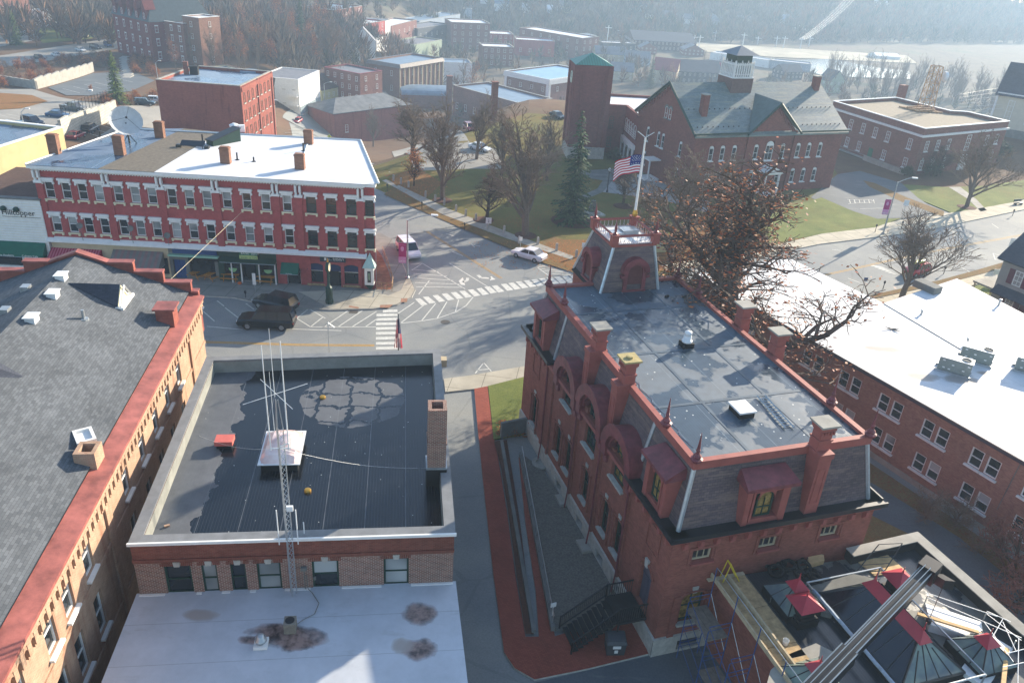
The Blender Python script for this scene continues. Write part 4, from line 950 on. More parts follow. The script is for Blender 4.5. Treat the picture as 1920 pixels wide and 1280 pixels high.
 mb=MB();mb.uvr=ea;mb.face([q(b1,b1,zr-.08),q(Wd-b1,b1,zr-.08),q(Wd-b1,Ln-b1,zr-.08),q(b1,Ln-b1,zr-.08)]);part(mb,'roof_deck',rm,root)
 mb=ring(-.86,1.2,zr-.36,zr+.12);part(mb,'roof_kerb',MT['lib_trim'],root)
 mb=MB()
 for bb in(6.3,12.4,18.6):mb.box(FF,1.25,Wd-1.25,zr-.079,zr-.06,-bb-.12,-bb+.12)
 for aa in(4.4,8.6):mb.box(FL,1.3,Ln-1.3,zr-.079,zr-.062,-aa-.1,-aa+.1)
 part(mb,'lap_seam',plain('pale_felt_lap','#4a5863',.45,.25,1.2),root)
 for i,(u,zs,zt)in enumerate(arcs):
  zsp=zt-.95;r=1.95;mb=MB();zc=8.75 if i!=1 else 9.0
  mb.arch(FL,u,zc,1.35,r,-.95,.38,14);mb.arch(FL,u,zc,1.35,r+.12,.30,.42,14);mb.arch(FL,u,zc,1.15,1.349,-.2,.2,14)
  for s_ in(-1,1):mb.box(FL,u+s_*1.66-.3,u+s_*1.66+.3,zc-.75,zc-.001,-.5,.36);mb.box(FL,u+s_*1.66-.22,u+s_*1.66+.22,zc-1.3,zc-.751,0,.18)
  ho=part(mb,'window_hood',MT['lib_maroon'],root)
  mb=MB();mb.mi=0
  hw=.87;zz0=8.55;ztp=zt-hw
  mb.box(FL,u-1.36,u-hw,zz0,zc,-.3,-.02);mb.box(FL,u+hw,u+1.36,zz0,zc,-.3,-.02)
  n=12
  for k in range(n):
   a,b=math.pi*k/n,math.pi*(k+1)/n
   def ii(t):return(u-hw*math.cos(t),max(zt-.87,8.0)+.87*math.sin(t))
   def oo(t):return(u-1.36*math.cos(t),zc+1.36*math.sin(t))
   A,Bq,Cq,Dq=ii(a),ii(b),oo(b),oo(a)
   mb.face([FL.p(A[0],A[1],-.02),FL.p(Bq[0],Bq[1],-.02),FL.p(Cq[0],Cq[1],-.02),FL.p(Dq[0],Dq[1],-.02)]);mb.face([FL.p(A[0],A[1],-.02),FL.p(A[0],A[1],-.3),FL.p(Bq[0],Bq[1],-.3),FL.p(Bq[0],Bq[1],-.02)])
  for r_ in(.98,1.12):mb.arch(FL,u,max(zt-.87,8.0),r_,r_+.08,-.02,.05,12)
  part(mb,'arch_surround',MT['lib_brick'],root)
  win(root,FL,u,zs+.05,1.72,zt-zs-.05,'arch','dgreen','amber' if i==2 else 'glass',sill='stone',lintel=None,bars=(3,4),d=-.24,label='tall round-headed window under a maroon hood')
 for u,w in low:win(root,FL,u,2.45,w-.04,2.5,frame='dgreen',sill='stone',lintel='key',d=-.2)
 win(root,FL,2.9,1.75,.96,2.6,frame='dgreen',sill='stone',lintel='key',d=-.2)
 for u in(1.9,6.0,10.0):win(root,FF,u,6.67,1.16,.76,frame='tan',sill='lib_trim',d=-.2,bars=(3,1))
 win(root,FF,1.95,2.22,1.36,2.16,frame='dgreen',pane='amber',sill='stone',lintel='key',d=-.22,bars=(2,2))
 mb=MB();mb.box(FL,21.7,22.9,1.98,4.83,-.26,-.2);mb.box(FL,22.27,22.33,1.98,4.0,-.199,-.17);mb.box(FL,21.7,22.9,3.9,4.0,-.199,-.16)
 dr=part(mb,'door',plain('purple_grey_door','#4d4a56',.5,.15,2),root);mb=MB();mb.hexa([FL.p(22.17,4.82,.13),FL.p(22.43,4.82,.13),FL.p(22.43,4.82,-.05),FL.p(22.17,4.82,-.05)],[FL.p(22.1,5.35,.13),FL.p(22.5,5.35,.13),FL.p(22.5,5.35,-.05),FL.p(22.1,5.35,-.05)]);part(mb,'keystone',MT['stone'],dr)
 def dormer(f,u,w,top,pane='amber'):
  mb=MB();hw=w/2
  for s_ in(-1,1):mb.box(f,u+s_*(hw-.16)-.16,u+s_*(hw-.16)+.16,8.72,top-.35,-.95,.12);mb.box(f,u+s_*(hw-.42)-.06,u+s_*(hw-.42)+.06,8.95,top-.6,-.4,.16)
  mb.box(f,u-hw+.32,u+hw-.32,8.72,9.05,-.9,.06);mb.box(f,u-hw+.32,u+hw-.32,top-.75,top-.35,-.9,.06)
  mb.spandrel(f,u,top-1.25,.5,top-.74,.04,10)
  o=part(mb,'dormer',MT['lib_trim'],root)
  mb=MB();mb.hexa([f.p(u-hw-.3,top-.35,.42),f.p(u+hw+.3,top-.35,.42),f.p(u+hw+.2,top-.34,-1.0),f.p(u-hw-.2,top-.34,-1.0)],[f.p(u-hw-.3,top-.15,.42),f.p(u+hw+.3,top-.15,.42),f.p(u+hw+.05,top+.3,-.85),f.p(u-hw-.05,top+.3,-.85)]);part(mb,'dormer_roof',MT['lib_maroon'],o)
  w_=win(root,f,u,9.06,1.0,top-.76-9.06+.02,'arch','dgreen',pane,d=-.12,bars=(2,2),name='dormer_window')
 dormer(FL,2.7,2.3,11.6,'glass');dormer(FL,21.7,2.3,11.6);dormer(FF,5.1,2.6,11.5)
 for(f,u,dd,lab,cap,pil)in((FL,10.95,-.85,1,'conc',1),(FL,15.2,-.85,2,'straw',1),(FF,8.2,-.7,3,'conc',1),(FR,10.6,-.55,4,'conc',0),(FR,14.7,-.55,5,'conc',0)):
  mb=MB();mb.box(f,u-.4,u+.4,8.72,12.62,dd-.45,dd+.72 if pil else dd+.4)
  if pil:
   for(a,b,c,g)in((-.25,.25,11.6,11.68),(-.25,.25,9.4,9.48),(-.25,-.19,9.48,11.6),(.19,.25,9.48,11.6)):mb.box(f,u+a,u+b,c,g,dd+.72,dd+.76)
   mb.box(f,u-.46,u+.46,12.3,12.619,dd-.46,dd+.78)
  z=12.621
  for(w_,h_)in((.4,.55),(.45,.1),(.37,.45),(.42,.1),(.47,.2),(.52,.08)):mb.box(f,u-w_,u+w_,z,z+h_,dd-w_*.9,dd+w_*.9);z+=h_+.001
  for k in range(5):mb.box(f,u-.42+k*.18,u-.33+k*.18,z-.5,z-.3,dd+.4,dd+.46)
  ch=part(mb,'chimney',MT['lib_trim'],root);mb=MB();mb.box(f,u-.58,u+.58,z,z+.11,dd-.56,dd+.56)
  if cap=='straw':mb.lathe(f.p(u,z+.131,dd),[(.22,0),(.22,.1),(.1,.12)],8)
  part(mb,'cap',plain('mossy_capstone','#a29468',.9,.3,2)if cap=='straw' else MT['conc'],ch)
 def finial(a,b):
  mb=MB();c=q(a,b,zr+.1)
  mb.lathe(c,[(.24,0),(.3,.1),(.34,.2),(.2,.28),(.24,.36),(.12,.5),(.09,.62),(.13,.7),(.09,.8),(.05,1.3),(.015,1.75)],8);part(mb,'finial',MT['lib_maroon'],root)
 for a in(1.0,Wd-1.0):
  for b in(.95,4.3,20.0,23.2):finial(a,b)
 tw=root;a0,a1,t0,t1=4.5,9.3,21.7,27.0;A0,A1,S0,S1=5.45,8.75,22.35,26.1;zt=15.75
 mb=MB();poly=[q(a0,t0+1.8),q(a1,t0+1.8),q(a1,t1),q(a0,t1)];mb.prism([(p.x,p.y)for p in poly],0,12.3);part(mb,'tower_wall',MT['lib_brick'],tw)
 mb=MB();Bq=[q(a0,t0,12.3),q(a1,t0,12.3),q(a1,t1,12.3),q(a0,t1,12.3)];Tq=[q(A0,S0,zt),q(A1,S0,zt),q(A1,S1,zt),q(A0,S1,zt)]
 for k in range(4):mb.face([Bq[k],Bq[(k+1)%4],Tq[(k+1)%4],Tq[k]])
 part(mb,'tower_slope',MT['slate'],tw)
 for k in range(4):mb=MB();mb.tube(Bq[k],Tq[k],.12,n=6);part(mb,'tower_flashing',MT['zinc'],tw)
 mb=MB();oo=[q(a0-.15,t0-.2),q(a1+.15,t0-.2),q(a1+.15,t1+.15),q(a0-.15,t1+.15)]
 mb.hexa([Vector((p.x,p.y,12.1))for p in oo],[Vector((p.x,p.y,12.55))for p in(q(a0+.1,t0+.1),q(a1-.1,t0+.1),q(a1-.1,t1-.1),q(a0+.1,t1-.1))]);part(mb,'tower_skirt',MT['rubber'],tw)
 mb=MB();mb.prism([(p.x,p.y)for p in(q(A0-.12,S0-.12),q(A1+.12,S0-.12),q(A1+.12,S1+.12),q(A0-.12,S1+.12))],zt,zt+.16);part(mb,'tower_cornice',MT['lib_trim'],tw)
 mb=MB();mb.prism([(p.x,p.y)for p in(q(A0,S0),q(A1,S0),q(A1,S1),q(A0,S1))],zt+.161,zt+.2);part(mb,'tower_deck',MT['white'],tw)
 mb=MB();mb.abox(q(7.6,24.6,zt+.2),1.3,1.0,.35,ea);mb.abox(q(6.5,24.3,zt+.2),.9,.8,.25,ea);part(mb,'tower_hatch',MT['metal_lt'],tw)
 C4=[q(A0,S0,zt+.16),q(A1,S0,zt+.16),q(A1,S1,zt+.16),q(A0,S1,zt+.16)];mb,cr=MB(),MB()
 for k in range(4):
  a,b=C4[k],C4[(k+1)%4];mb.abox(a,.5,.5,.72,ea);mb.abox(a+Vector((0,0,.721)),.62,.62,.1,ea)
  mb.tube(a+Vector((0,0,.66)),b+Vector((0,0,.66)),.1,n=4);n=10
  for i in range(n):
   s0,s1=a.lerp(b,(i+.1)/n),a.lerp(b,(i+.9)/n);md=(s0+s1)/2
   cr.tube(s0,md+Vector((0,0,.3)),.02,n=3);cr.tube(s1,md+Vector((0,0,.3)),.02,n=3);cr.tube(md+Vector((0,0,.3)),md+Vector((0,0,.58)),.02,n=3)
  cr.tube(a+Vector((0,0,.05)),b+Vector((0,0,.05)),.05,n=4)
 part(mb,'railing',MT['lib_trim'],tw);part(cr,'cresting',plain('pinkish_white_ironwork','#b9a9a8',.6,.1,3),tw)
 mb=MB()
 for k in(0,1,3):mb.lathe(C4[k]+Vector((0,0,.82)),[(.16,0),(.2,.08),(.08,.16),(.1,.3),(.11,.5),(.03,.9),(.01,1.2)],7)
 part(mb,'finial',MT['lib_maroon'],tw)
 for(f,u,zb,dd)in((Fr(q(a0,t0).xy,q(a1,t0).xy),2.7,12.75,-.1),(Fr(q(a0,t1).xy,q(a0,t0).xy),2.6,12.75,-.2)):
  mb=MB();mb.arch(f,u,zb+1.15,.75,1.12,-.9,.12,12);mb.arch(f,u,zb+1.15,.58,.749,-.8,.02,12)
  for s_ in(-1,1):mb.box(f,u+s_*.75-.15,u+s_*.75+.15,zb-.2,zb+1.149,-.8,.03);mb.box(f,u+s_*1.0-.14,u+s_*1.0+.14,zb+.75,zb+1.0,-.8,.12)
  mb.box(f,u-.95,u+.95,zb-.35,zb-.201,-.6,.1)
  o=part(mb,'tower_opening',MT['lib_maroon'],tw)
  mb=MB();mb.face([f.p(u-.6,zb-.2,-.12),f.p(u+.6,zb-.2,-.12)]+[f.p(u+.6*math.cos(math.pi*k/10),zb+1.15+.6*math.sin(math.pi*k/10),-.12)for k in range(11)]);part(mb,'louvre',plain('maroon_boarding','#5f3432',.7,.2,3),o)
 pc=C4[2]+Vector((0,0,.82));topz=HT(Vector((pc.x,pc.y,pc.z)),1212,258)
 fp=thing('flagpole',pc,'tall white flagpole with forked top on the library tower','flagpole')
 mb=MB();mb.tube(pc,(pc.x,pc.y,topz),.11,.06,8);part(mb,'pole',MT['white'],fp)
 mb=MB();mb.lathe(pc,[(.2,0),(.22,.2),(.14,.5)],8);part(mb,'socket',MT['gold'],fp)
 tp=Vector((pc.x,pc.y,topz));mb=MB();mb.tube(tp,tp+Vector((-.62,.1,.4)),.03,n=4);mb.tube(tp,tp+Vector((.62,.1,.4)),.03,n=4);mb.lathe(tp-Vector((0,0,.2)),[(.06,0),(.08,.1),(.05,.2)],6);part(mb,'fork',MT['white'],fp)
 def flag(base,w,h,droop,parent=None):
  """stars and stripes, wavy cloth; base = top of the hoist, flying towards -X"""
  nu,nv=26,13;V=[]
  for j in range(nv+1):
   for i in range(nu+1):
    s_=i/nu;t=j/nv
    x=-w*s_*(1-.12*t*0);z=-h*t-droop*s_*s_*h+.06*math.sin(s_*9+t*2)*s_;y=.16*math.sin(s_*8+t*2.2)*s_
    V.append(base+Vector((x,y,z)))
  return V,nu,nv
 V,nu,nv=flag(Vector((pc.x-.1,pc.y,topz-1.3)),1.9,1.35,.55)
 mb=MB();mb.v=V
 for j in range(nv):
  for i in range(nu):
   mb.f.append((j*(nu+1)+i,(j+1)*(nu+1)+i,(j+1)*(nu+1)+i+1,j*(nu+1)+i+1));can=i<nu*.4 and j<7;mb.m.append(2 if can else(0 if j%2==0 else 1))
 fl=thing('flag',Vector((pc.x,pc.y,topz-1.0)),'large striped flag with starred blue canton flying to the left of the tower flagpole','flag')
 part(mb,'cloth',[plain('flag_red','#b0233a',.7,.08,3),plain('flag_white','#e2dfe0',.7,.05,3),plain('flag_blue','#2a3474',.7,.08,3)],fl,smooth=True)
 mb=MB()
 for j in range(5):
  for i in range(5+(j+1)%2):
   s_=(i*1.0+.5+(.5 if j%2 else 0))/6*10;p=V[int(1+j*1.25)*(nu+1)+min(10,int(s_))]
   for sgn in(-1,1):mb.face([p+Vector((.03*math.cos(a),sgn*.02,.03*math.sin(a)))for a in[k*1.2566 for k in range(5)]][::sgn])
 part(mb,'star',MT['white'],fl)
 u0=q(6.85,12.8,zr-.08);rf=thing('roof_fan',u0,'white mushroom fan on a dark kerb in the middle of the library roof','roof fan')
 mb=MB();mb.abox(u0,.75,.75,.35,ea);part(mb,'kerb',MT['rubber'],rf);mb=MB();mb.lathe(u0+Vector((0,0,.351)),[(.34,0),(.36,.1),(.26,.14),(.26,.45),(.2,.5),(.24,.52),(.24,.72),(.1,.8)],14);part(mb,'hood',MT['metal_wh'],rf,smooth=True)
 u0=q(6.05,4.8,zr-.08);rh=thing('roof_hatch',u0,'flat white roof hatch beside the ladder on the library roof','roof hatch');mb=MB();mb.abox(u0,.95,1.15,.35,ea);part(mb,'kerb',MT['rubber'],rh);mb=MB();mb.abox(u0+Vector((0,0,.351)),1.1,1.3,.1,ea);part(mb,'lid',MT['metal_wh'],rh)
 ld=thing('ladder',q(8.0,4.4,zr-.05),'aluminium ladder lying flat on the library roof','ladder');mb,mr=MB(),MB();A_,B_=q(8.2,6.1,zr+.02),q(7.85,2.75,zr+.02);dv=(B_-A_).normalized();sd=Vector((-dv.y,dv.x,0))*.26
 for s_ in(-1,1):mb.tube(A_+sd*s_,B_+sd*s_,.05,n=4)
 for k in range(1,12):c=A_.lerp(B_,k/12);mr.tube(c-sd,c+sd,.03,n=4)
 part(mb,'rail',MT['metal_lt'],ld);part(mr,'rung',MT['metal_lt'],ld)
 for aa,bb,lab in((9.3,20.3,'left of two small dark blocks near the tower on the library roof'),(10.6,20.0,'right of two small dark blocks near the tower on the library roof')):
  mb=MB();mb.abox(q(aa,bb,zr-.078),.35,.16,.12,ea+.4);solo(mb,'roof_block',MT['rubber'],lab,'block','small blocks on the library roof')
 mb=MB();pts=[q(1.55,9.5-k*.55,zr-.05)+Vector((.12*math.sin(k*2.1),0,0))for k in range(14)]
 for a,b in zip(pts,pts[1:]):mb.tube(a,b,.02,n=3,cap=False)
 solo(mb,'lightning_cable',MT['metal_lt'],'thin pale cable lying loose along the left edge of the library roof','cable')
 for u in(5.35,11.1,15.1,19.3):
  mb=MB();mb.tube(FL.p(u,8.3,.2),FL.p(u,1.4,.2),.055,n=6);mb.tube(FL.p(u,1.4,.2),FL.p(u+.1,.2,.35),.055,n=6);part(mb,'downpipe',MT['lib_maroon'],root)
 st=thing('entrance_stairs',FL.p(22.3,0,1.5),'black painted stairs with railings up to the library side door','stairs')
 mb=MB();mb.box(FL,21.2,23.3,1.75,1.92,.1,1.75)
 for k in range(9):mb.box(FL,23.3+k*0,23.3,0,0,0,0)if False else mb.box(FL,21.35,23.15,1.72-.19*k,1.76-.19*k,1.75+.28*k,2.05+.28*k)
 part(mb,'tread',plain('black_stained_timber','#202426',.7,.25,3),st)
 mb=MB()
 for u in(21.3,23.2):
  mb.tube(FL.p(u,2.9,1.75),FL.p(u,1.05,4.45),.05,n=5);mb.tube(FL.p(u,2.1,1.75),FL.p(u,.3,4.45),.045,n=5);mb.tube(FL.p(u,2.9,.1),FL.p(u,2.9,1.75),.05,n=5)
  for k in range(24):t=k/23;mb.tube(FL.p(u,2.1-1.8*t,1.75+2.7*t),FL.p(u,2.9-1.85*t,1.75+2.7*t),.02,n=4)
  for k in range(12):mb.tube(FL.p(u,1.95,.15+k*.14),FL.p(u,2.9,.15+k*.14),.02,n=4)
  mb.tube(FL.p(u,0,4.45),FL.p(u,1.1,4.45),.06,n=5);mb.tube(FL.p(u,0,1.75),FL.p(u,2.95,1.75),.06,n=5)
 part(mb,'railing',MT['black'],st)
 b=G(1152,1222);bn=thing('storage_bin',b,'dark grey plastic storage bin with notices below the black stairs','bin')
 mb=MB();mb.hexa([Vector((b.x+x,b.y+y,.15))for x,y in((-.5,-.4),(.5,-.3),(.45,.55),(-.55,.45))],[Vector((b.x+x*1.1,b.y+y*1.1,1.0))for x,y in((-.5,-.4),(.5,-.3),(.45,.55),(-.55,.45))]);part(mb,'body',plain('dark_grey_plastic','#3b3e42',.6,.15,3),bn)
 mb=MB();mb.hexa([Vector((b.x+x*1.18,b.y+y*1.18,1.001))for x,y in((-.5,-.4),(.5,-.3),(.45,.55),(-.55,.45))],[Vector((b.x+x*.95,b.y+y*.95,1.2))for x,y in((-.5,-.4),(.5,-.3),(.45,.55),(-.55,.45))]);part(mb,'lid',plain('dark_grey_lid','#4a4e52',.6,.15,3),bn)
 mb=MB();f=Fr((b.x-.55,b.y-.44),(b.x+.55,b.y-.33));mb.box(f,.35,.8,.7,.9,-.02,.02);mb.box(f,.45,.65,.4,.62,.03,.05);part(mb,'notice',MT['white'],bn)
 for(p0,p1,h,lab)in(((938,822),(985,812),1.5,'tall concrete retaining wall at the lawn edge beside the library'),((940,832),(1000,1190),.42,'long low concrete wall between planting bed and brick walk'),((976,857),(1036,1186),.5,'low concrete wall along the gravel bed with a handrail')):
  a,b=G(*p0),G(*p1);f=Fr(a.xy,b.xy);mb=MB();mb.box(f,0,f.L,0,h,-.12,.12);solo(mb,'low_wall',MT['conc_dk'],lab,'wall')
 a,b=G(976,857),G(1036,1186);f=Fr(a.xy,b.xy);mb=MB();k=0.3
 while k<f.L:mb.tube(f.p(k,.5),f.p(k,1.25),.025,n=4);k+=1.5
 mb.tube(f.p(.3,1.25),f.p(f.L-.1,1.25),.03,n=4);solo(mb,'handrail',MT['metal_lt'],'thin metal handrail on the low wall along the gravel bed','handrail')
 mb=MB();mb.abox(G(1034,1165)+Vector((0,0,1.2)),.35,.05,.3,.4);mb.tube(G(1034,1165),G(1034,1165)+Vector((0,0,1.3)),.03,n=4);solo(mb,'notice_sign',MT['white'],'small white notice on the handrail end by the gravel bed','sign')
 for px,py,lab in((1057,940),(1099,1030))and((1057,942,'concrete window well halfway along the gravel bed'),(1098,1028,'concrete window well nearer the black stairs')):
  c=G(px,py);mb=MB();f=Fr((c.x,c.y),ang=FL.ang);mb.box(f,-.6,.6,.15,.35,-.5,.5);mb.box(f,-.5,.5,.351,.37,-.4,.4);solo(mb,'window_well',MT['conc'],lab,'window well','window wells in the gravel bed')
 c=G(1015,872);mb=MB();mb.lathe((c.x,c.y,.15),[(.75,0),(.75,.14),(.45,.15),(.45,.05)],16);solo(mb,'drain_ring',MT['conc'],'round concrete drain ring at the foot of the library wall','drain')
 return FL,FF,q,ea
FL,FF,LQ,LEA=library()
def red_block():
 b=G(684.8,542);a=P(66,314,11.5);F3=Fr((a.x,a.y),(b.x,b.y));L=F3.L
 c2=G(705,543);S3=Fr((b.x,b.y),(c2.x,c2.y));zt=11.6
 k0,k1=P(676,263,12),P(240,241,12)
 poly=[tuple(F3.o),(b.x,b.y),(c2.x,c2.y),(k0.x,k0.y),(k1.x,k1.y)]
 root=thing('commercial_block',F3.p(L/2,0,-6),'long bright red three-storey brick block with white window hoods and ground-floor shops','building')
 pxs=[(90.6,343.7),(122.5,347.5),(153,351),(184.4,355),(221,357.5),(253,361),(285,365),(322.5,368.7),(355.5,372.5),(388.7,376),(426,378.7),(463,381),(498.7,383.7),(538.7,386),(583.7,388.7),(621,390.5),(658.7,391)]
 us=[F3.at(*p)[0]for p in pxs];z3,z2,wh,ww=8.35,4.75,1.75,.95
 hs=[hole(u,z,ww+(.1 if i>13 else 0),wh)for i,u in enumerate(us)for z in(z2,z3)]
 mb=MB();mb.wall(F3,0,L,3.7,zt,hs,rev=.2);mb.wall(S3,0,S3.L,-.5,zt,[hole(S3.L*.55,z,.9,1.75)for z in(z2,z3)])
 for i in range(2,5):f=Fr(poly[i],poly[(i+1)%5]);mb.wall(f,0,f.L,-6,zt)
 part(mb,'wall',MT['red_brick'],root)
 mb=MB();pil=[F3.at(71,330)[0]]+[(us[i]+us[i+1])/2 for i in(3,6,9,12,13)]+[F3.at(676,360)[0]]
 for u in pil:mb.box(F3,u-.35,u+.35,3.95,10.2,0,.14)
 mb.box(F3,0,L,10.9,11.2,0,.06);part(mb,'pilaster',MT['red_brick'],root)
 mb=MB();mb.box(F3,-.5,L+.3,zt,zt+.3,-.2,.75);mb.box(F3,-.3,L+.1,zt-.2,zt-.001,0,.45);mb.box(S3,0,S3.L+.2,zt,zt+.3,-.2,.6)
 k=.2
 while k<L:mb.box(F3,k,k+.1,zt-.3,zt-.201,0,.4);k+=.28
 part(mb,'cornice',MT['white'],root)
 for u in pil:
  mb=MB()
  for s_ in(-.22,.22):mb.box(F3,u+s_-.1,u+s_+.1,zt-1.0,zt-.301,.141,.5);mb.box(F3,u+s_-.1,u+s_+.1,zt-1.35,zt-1.001,.141,.3)
  mb.box(F3,u-.42,u+.42,zt-1.6,zt-1.351,0,.34);part(mb,'bracket',MT['white'],root)
 def tz(q):return(q.x,q.y,11.95)
 m1,m2=P(198,308,11.95),P(345,241,11.95);m3,m4=P(290,322,11.95),P(413,248,11.95)
 fl,frr=F3.p(-.5,0,.75),F3.p(L+.25,0,.72);e2=Vector((c2.x,c2.y,0))+Vector((.5,-.2,0))
 A1,A2=F3.p(F3.ud(198,308,11.95)[0],0,.74),F3.p(F3.ud(290,322,11.95)[0],0,.74)
 blue=MT['membrane']('blue_wet_roof_membrane',F3.ang,(.12,.5),rgb('#5d6f84'),rgb('#34465c'),rgb('#8b98a4'),None,.0,4)
 for nm,pts,m in(('roof',[fl,A1,m2,k1],blue),('gravel_roof',[A1,A2,m4,m2],plain('brown_gravel_roof','#6b6459',.95,.3,3,bump=.3)),('white_roof',[A2,frr,e2,k0,m4],MT['whiteroof']('bright_white_membrane',F3.ang,.12,5,'#d9dbde'))):
  mb=MB();mb.face([tz(p)for p in pts]);part(mb,nm,m,root)
 mb=MB();r1,r2=P(563,318,11.96),P(580,258,11.96);mb.tube((r1.x,r1.y,11.95),(r2.x,r2.y,11.95),.15,n=4);mb.tube((k0.x,k0.y,12),(e2.x,e2.y,12),.12,n=4);mb.tube((k1.x,k1.y,12),(fl.x,fl.y,12),.1,n=4);mb.tube((k1.x,k1.y,12),(k0.x,k0.y,12),.12,n=4);part(mb,'roof_edge',MT['white'],root)
 panes=['glass','blind','half','half','blind','half','half','glass','half','glass','half','half','blind','half','glass','glass','half']
 for i,u in enumerate(us):
  for z in(z2,z3):
   dk=i>13
   win(root,F3,u,z,ww+(.1 if dk else 0),wh,frame='dgreen' if dk else 'white',pane=panes[(i*7+(3 if z==z2 else 0))%17]if not dk else 'glass',sill='cream_b',lintel='hood',d=-.14,bars=(1,2))
 for z in(z2,z3):win(root,S3,S3.L*.55,z,.9,1.75,frame='dgreen',sill='cream_b',lintel='hood',d=-.12)
 mb=MB();mb.box(F3,-.3,L+.3,3.72,3.92,0,.5);mb.hexa([F3.p(-.3,3.921,.48),F3.p(L+.3,3.921,.48),F3.p(L+.3,3.921,0),F3.p(-.3,3.921,0)],[F3.p(-.3,3.95,.45),F3.p(L+.3,3.95,.45),F3.p(L+.3,4.2,0),F3.p(-.3,4.2,0)]);part(mb,'shop_cornice',MT['white'],root)
 U=lambda px,py:F3.at(px,py)[0]
 def shop(u0,u1,mat,name='shopfront',panes=(),z1=3.7,gz=(.6,2.6),gm='glass',frame='black'):
  mb=MB();hs_=[(u0+p0*(u1-u0),u0+p1*(u1-u0),za,zb)for(p0,p1,za,zb)in panes];mb.wall(F3,u0,u1,-.6,z1,hs_,rev=.3);o=part(mb,name,MT[mat],root)
  for(a,b_,c,e)in hs_:
   mb=MB();mb.box(F3,a,b_,c,e,-.3,-.26);g_=part(mb,'shop_window',MT[gm],o)
   mb=MB();w=.06
   for(x0,x1,y0,y1)in((a,a+w,c,e),(b_-w,b_,c,e),(a+w,b_-w,c,c+w),(a+w,b_-w,e-w,e)):mb.box(F3,x0,x1,y0,y1,-.259,-.18)
   part(mb,'frame',MT[frame],g_)
  return o
 e0,e1,e2_,e3,e4,e5=0.0,U(212,470),U(318,490),U(410,505),U(520,510),U(578,510)
 s1=shop(e0,e1,'tan',panes=[(.17,.36,.6,2.2),(.44,.6,-.2,2.3),(.66,.84,.6,2.2)])
 s2=shop(e1,e2_,'tan',panes=[(.05,.2,-.1,2.2),(.3,.5,.5,2.2),(.55,.7,-.1,2.2),(.75,.97,.5,2.4)])
 s3=shop(e2_,e3,'conc_dk',panes=[(.07,.32,-.1,2.3),(.4,.93,.5,2.7)])
 s4=shop(e3,e4,'dgreen',panes=[(.1,.36,.6,2.5),(.4,.64,-.1,2.6),(.69,.97,.6,2.5)])
 s5=shop(e4,e5,'red_brick',panes=[(.3,.75,-.1,2.0)],frame='white')
 arch_u=[U(592,500),U(626,502),U(659,503)];hw=[.95,.9,.95]
 mb=MB();mb.wall(F3,e5,L,-.4,3.7,[(u-w,u+w,.45 if i!=1 else-.1,2.75)for i,(u,w)in enumerate(zip(arch_u,hw))],rev=.3)
 for i,(u,w)in enumerate(zip(arch_u,hw)):mb.spandrel(F3,u,2.25,w,2.76,0,10,.5)
 for u in[e5+.15]+[(arch_u[i]+arch_u[i+1])/2 for i in(0,1)]+[L-.5]:mb.box(F3,u-.18,u+.18,-.3,3.4,0,.12)
 k=e5+.2
 while k<L-.3:mb.box(F3,k,k+.12,3.2,3.34,0,.08);k+=.3
 s6=part(mb,'arched_shopfront',MT['red_brick'],root)
 for i,(u,w)in enumerate(zip(arch_u,hw)):
  mb=MB();mb.box(F3,u-w,u+w,-.1 if i==1 else.45,2.76,-.3,-.26);g_=part(mb,'shop_window',MT['glass'],s6)
  mb=MB();mb.box(F3,u-w,u+w,1.75,2.05,-.259,-.24);part(mb,'valance',MT['white'],g_)
  mb=MB();mb.hexa([F3.p(u-w,1.98,.1),F3.p(u+w,1.98,.1),F3.p(u+w,2.0,-.25),F3.p(u-w,2.0,-.25)],[F3.p(u-w*.75,2.6,-.2),F3.p(u+w*.75,2.6,-.2),F3.p(u+w*.75,2.62,-.25),F3.p(u-w*.75,2.62,-.25)]);part(mb,'navy_awning',MT['navy'],g_)
  if i!=1:mb=MB();mb.box(F3,u-w,u+w,.2,.4,0,.16);part(mb,'ledge',MT['wood_pale'],g_)
 mb=MB();mb.box(F3,arch_u[1]-.45,arch_u[1]+.45,-.1,1.9,-.25,-.2);part(mb,'shop_door',MT['black'],s6)
 def sign(px0,py0,px1,py1,mat,d=.1,th=.08):
  ua,za=F3.at(px0,py0,d);ub,zb=F3.at(px1,py1,d);mb=MB();mb.box(F3,min(ua,ub),max(ua,ub),min(za,zb),max(za,zb),d,d+th);return mb,min(ua,ub),max(ua,ub),min(za,zb),max(za,zb)
 sgn=thing('shop_sign',F3.p(arch_u[0]+1,3.3,.15),'dark slate shop sign with white serif name above the arched shopfront','sign','shop signs on the red block')
 mb,ua,ub,za,zb=sign(600,478,648,473,'navy');mb=MB();ua,ub,za,zb=U(600,475),U(648,476),3.05,3.66;mb.box(F3,ua,ub,za,zb,.13,.2);part(mb,'board',plain('slate_blue_board','#24323c',.5,.1,2),sgn)
 w_=ub-ua;mb=MB();mb.box(F3,ua+w_*.17,ua+w_*.25,za+.17,zb-.15,.201,.215);part(mb,'emblem',MT['white'],sgn)
 text_mb("Sotheby's",.32,F3,ua+w_*.5,za+.25,.2,MT['white'],sgn);text_mb('Four\nSeasons',.15,F3,ua+w_*.28,za+.33,.2,MT['white'],sgn);text_mb('INTERNATIONAL REALTY',.085,F3,ua+w_*.5,za+.12,.2,MT['white'],sgn)
 gs=thing('shop_sign',F3.p(U(470,490),3.3,.3),'green and cream painted shop sign above the green cafe front','sign','shop signs on the red block')
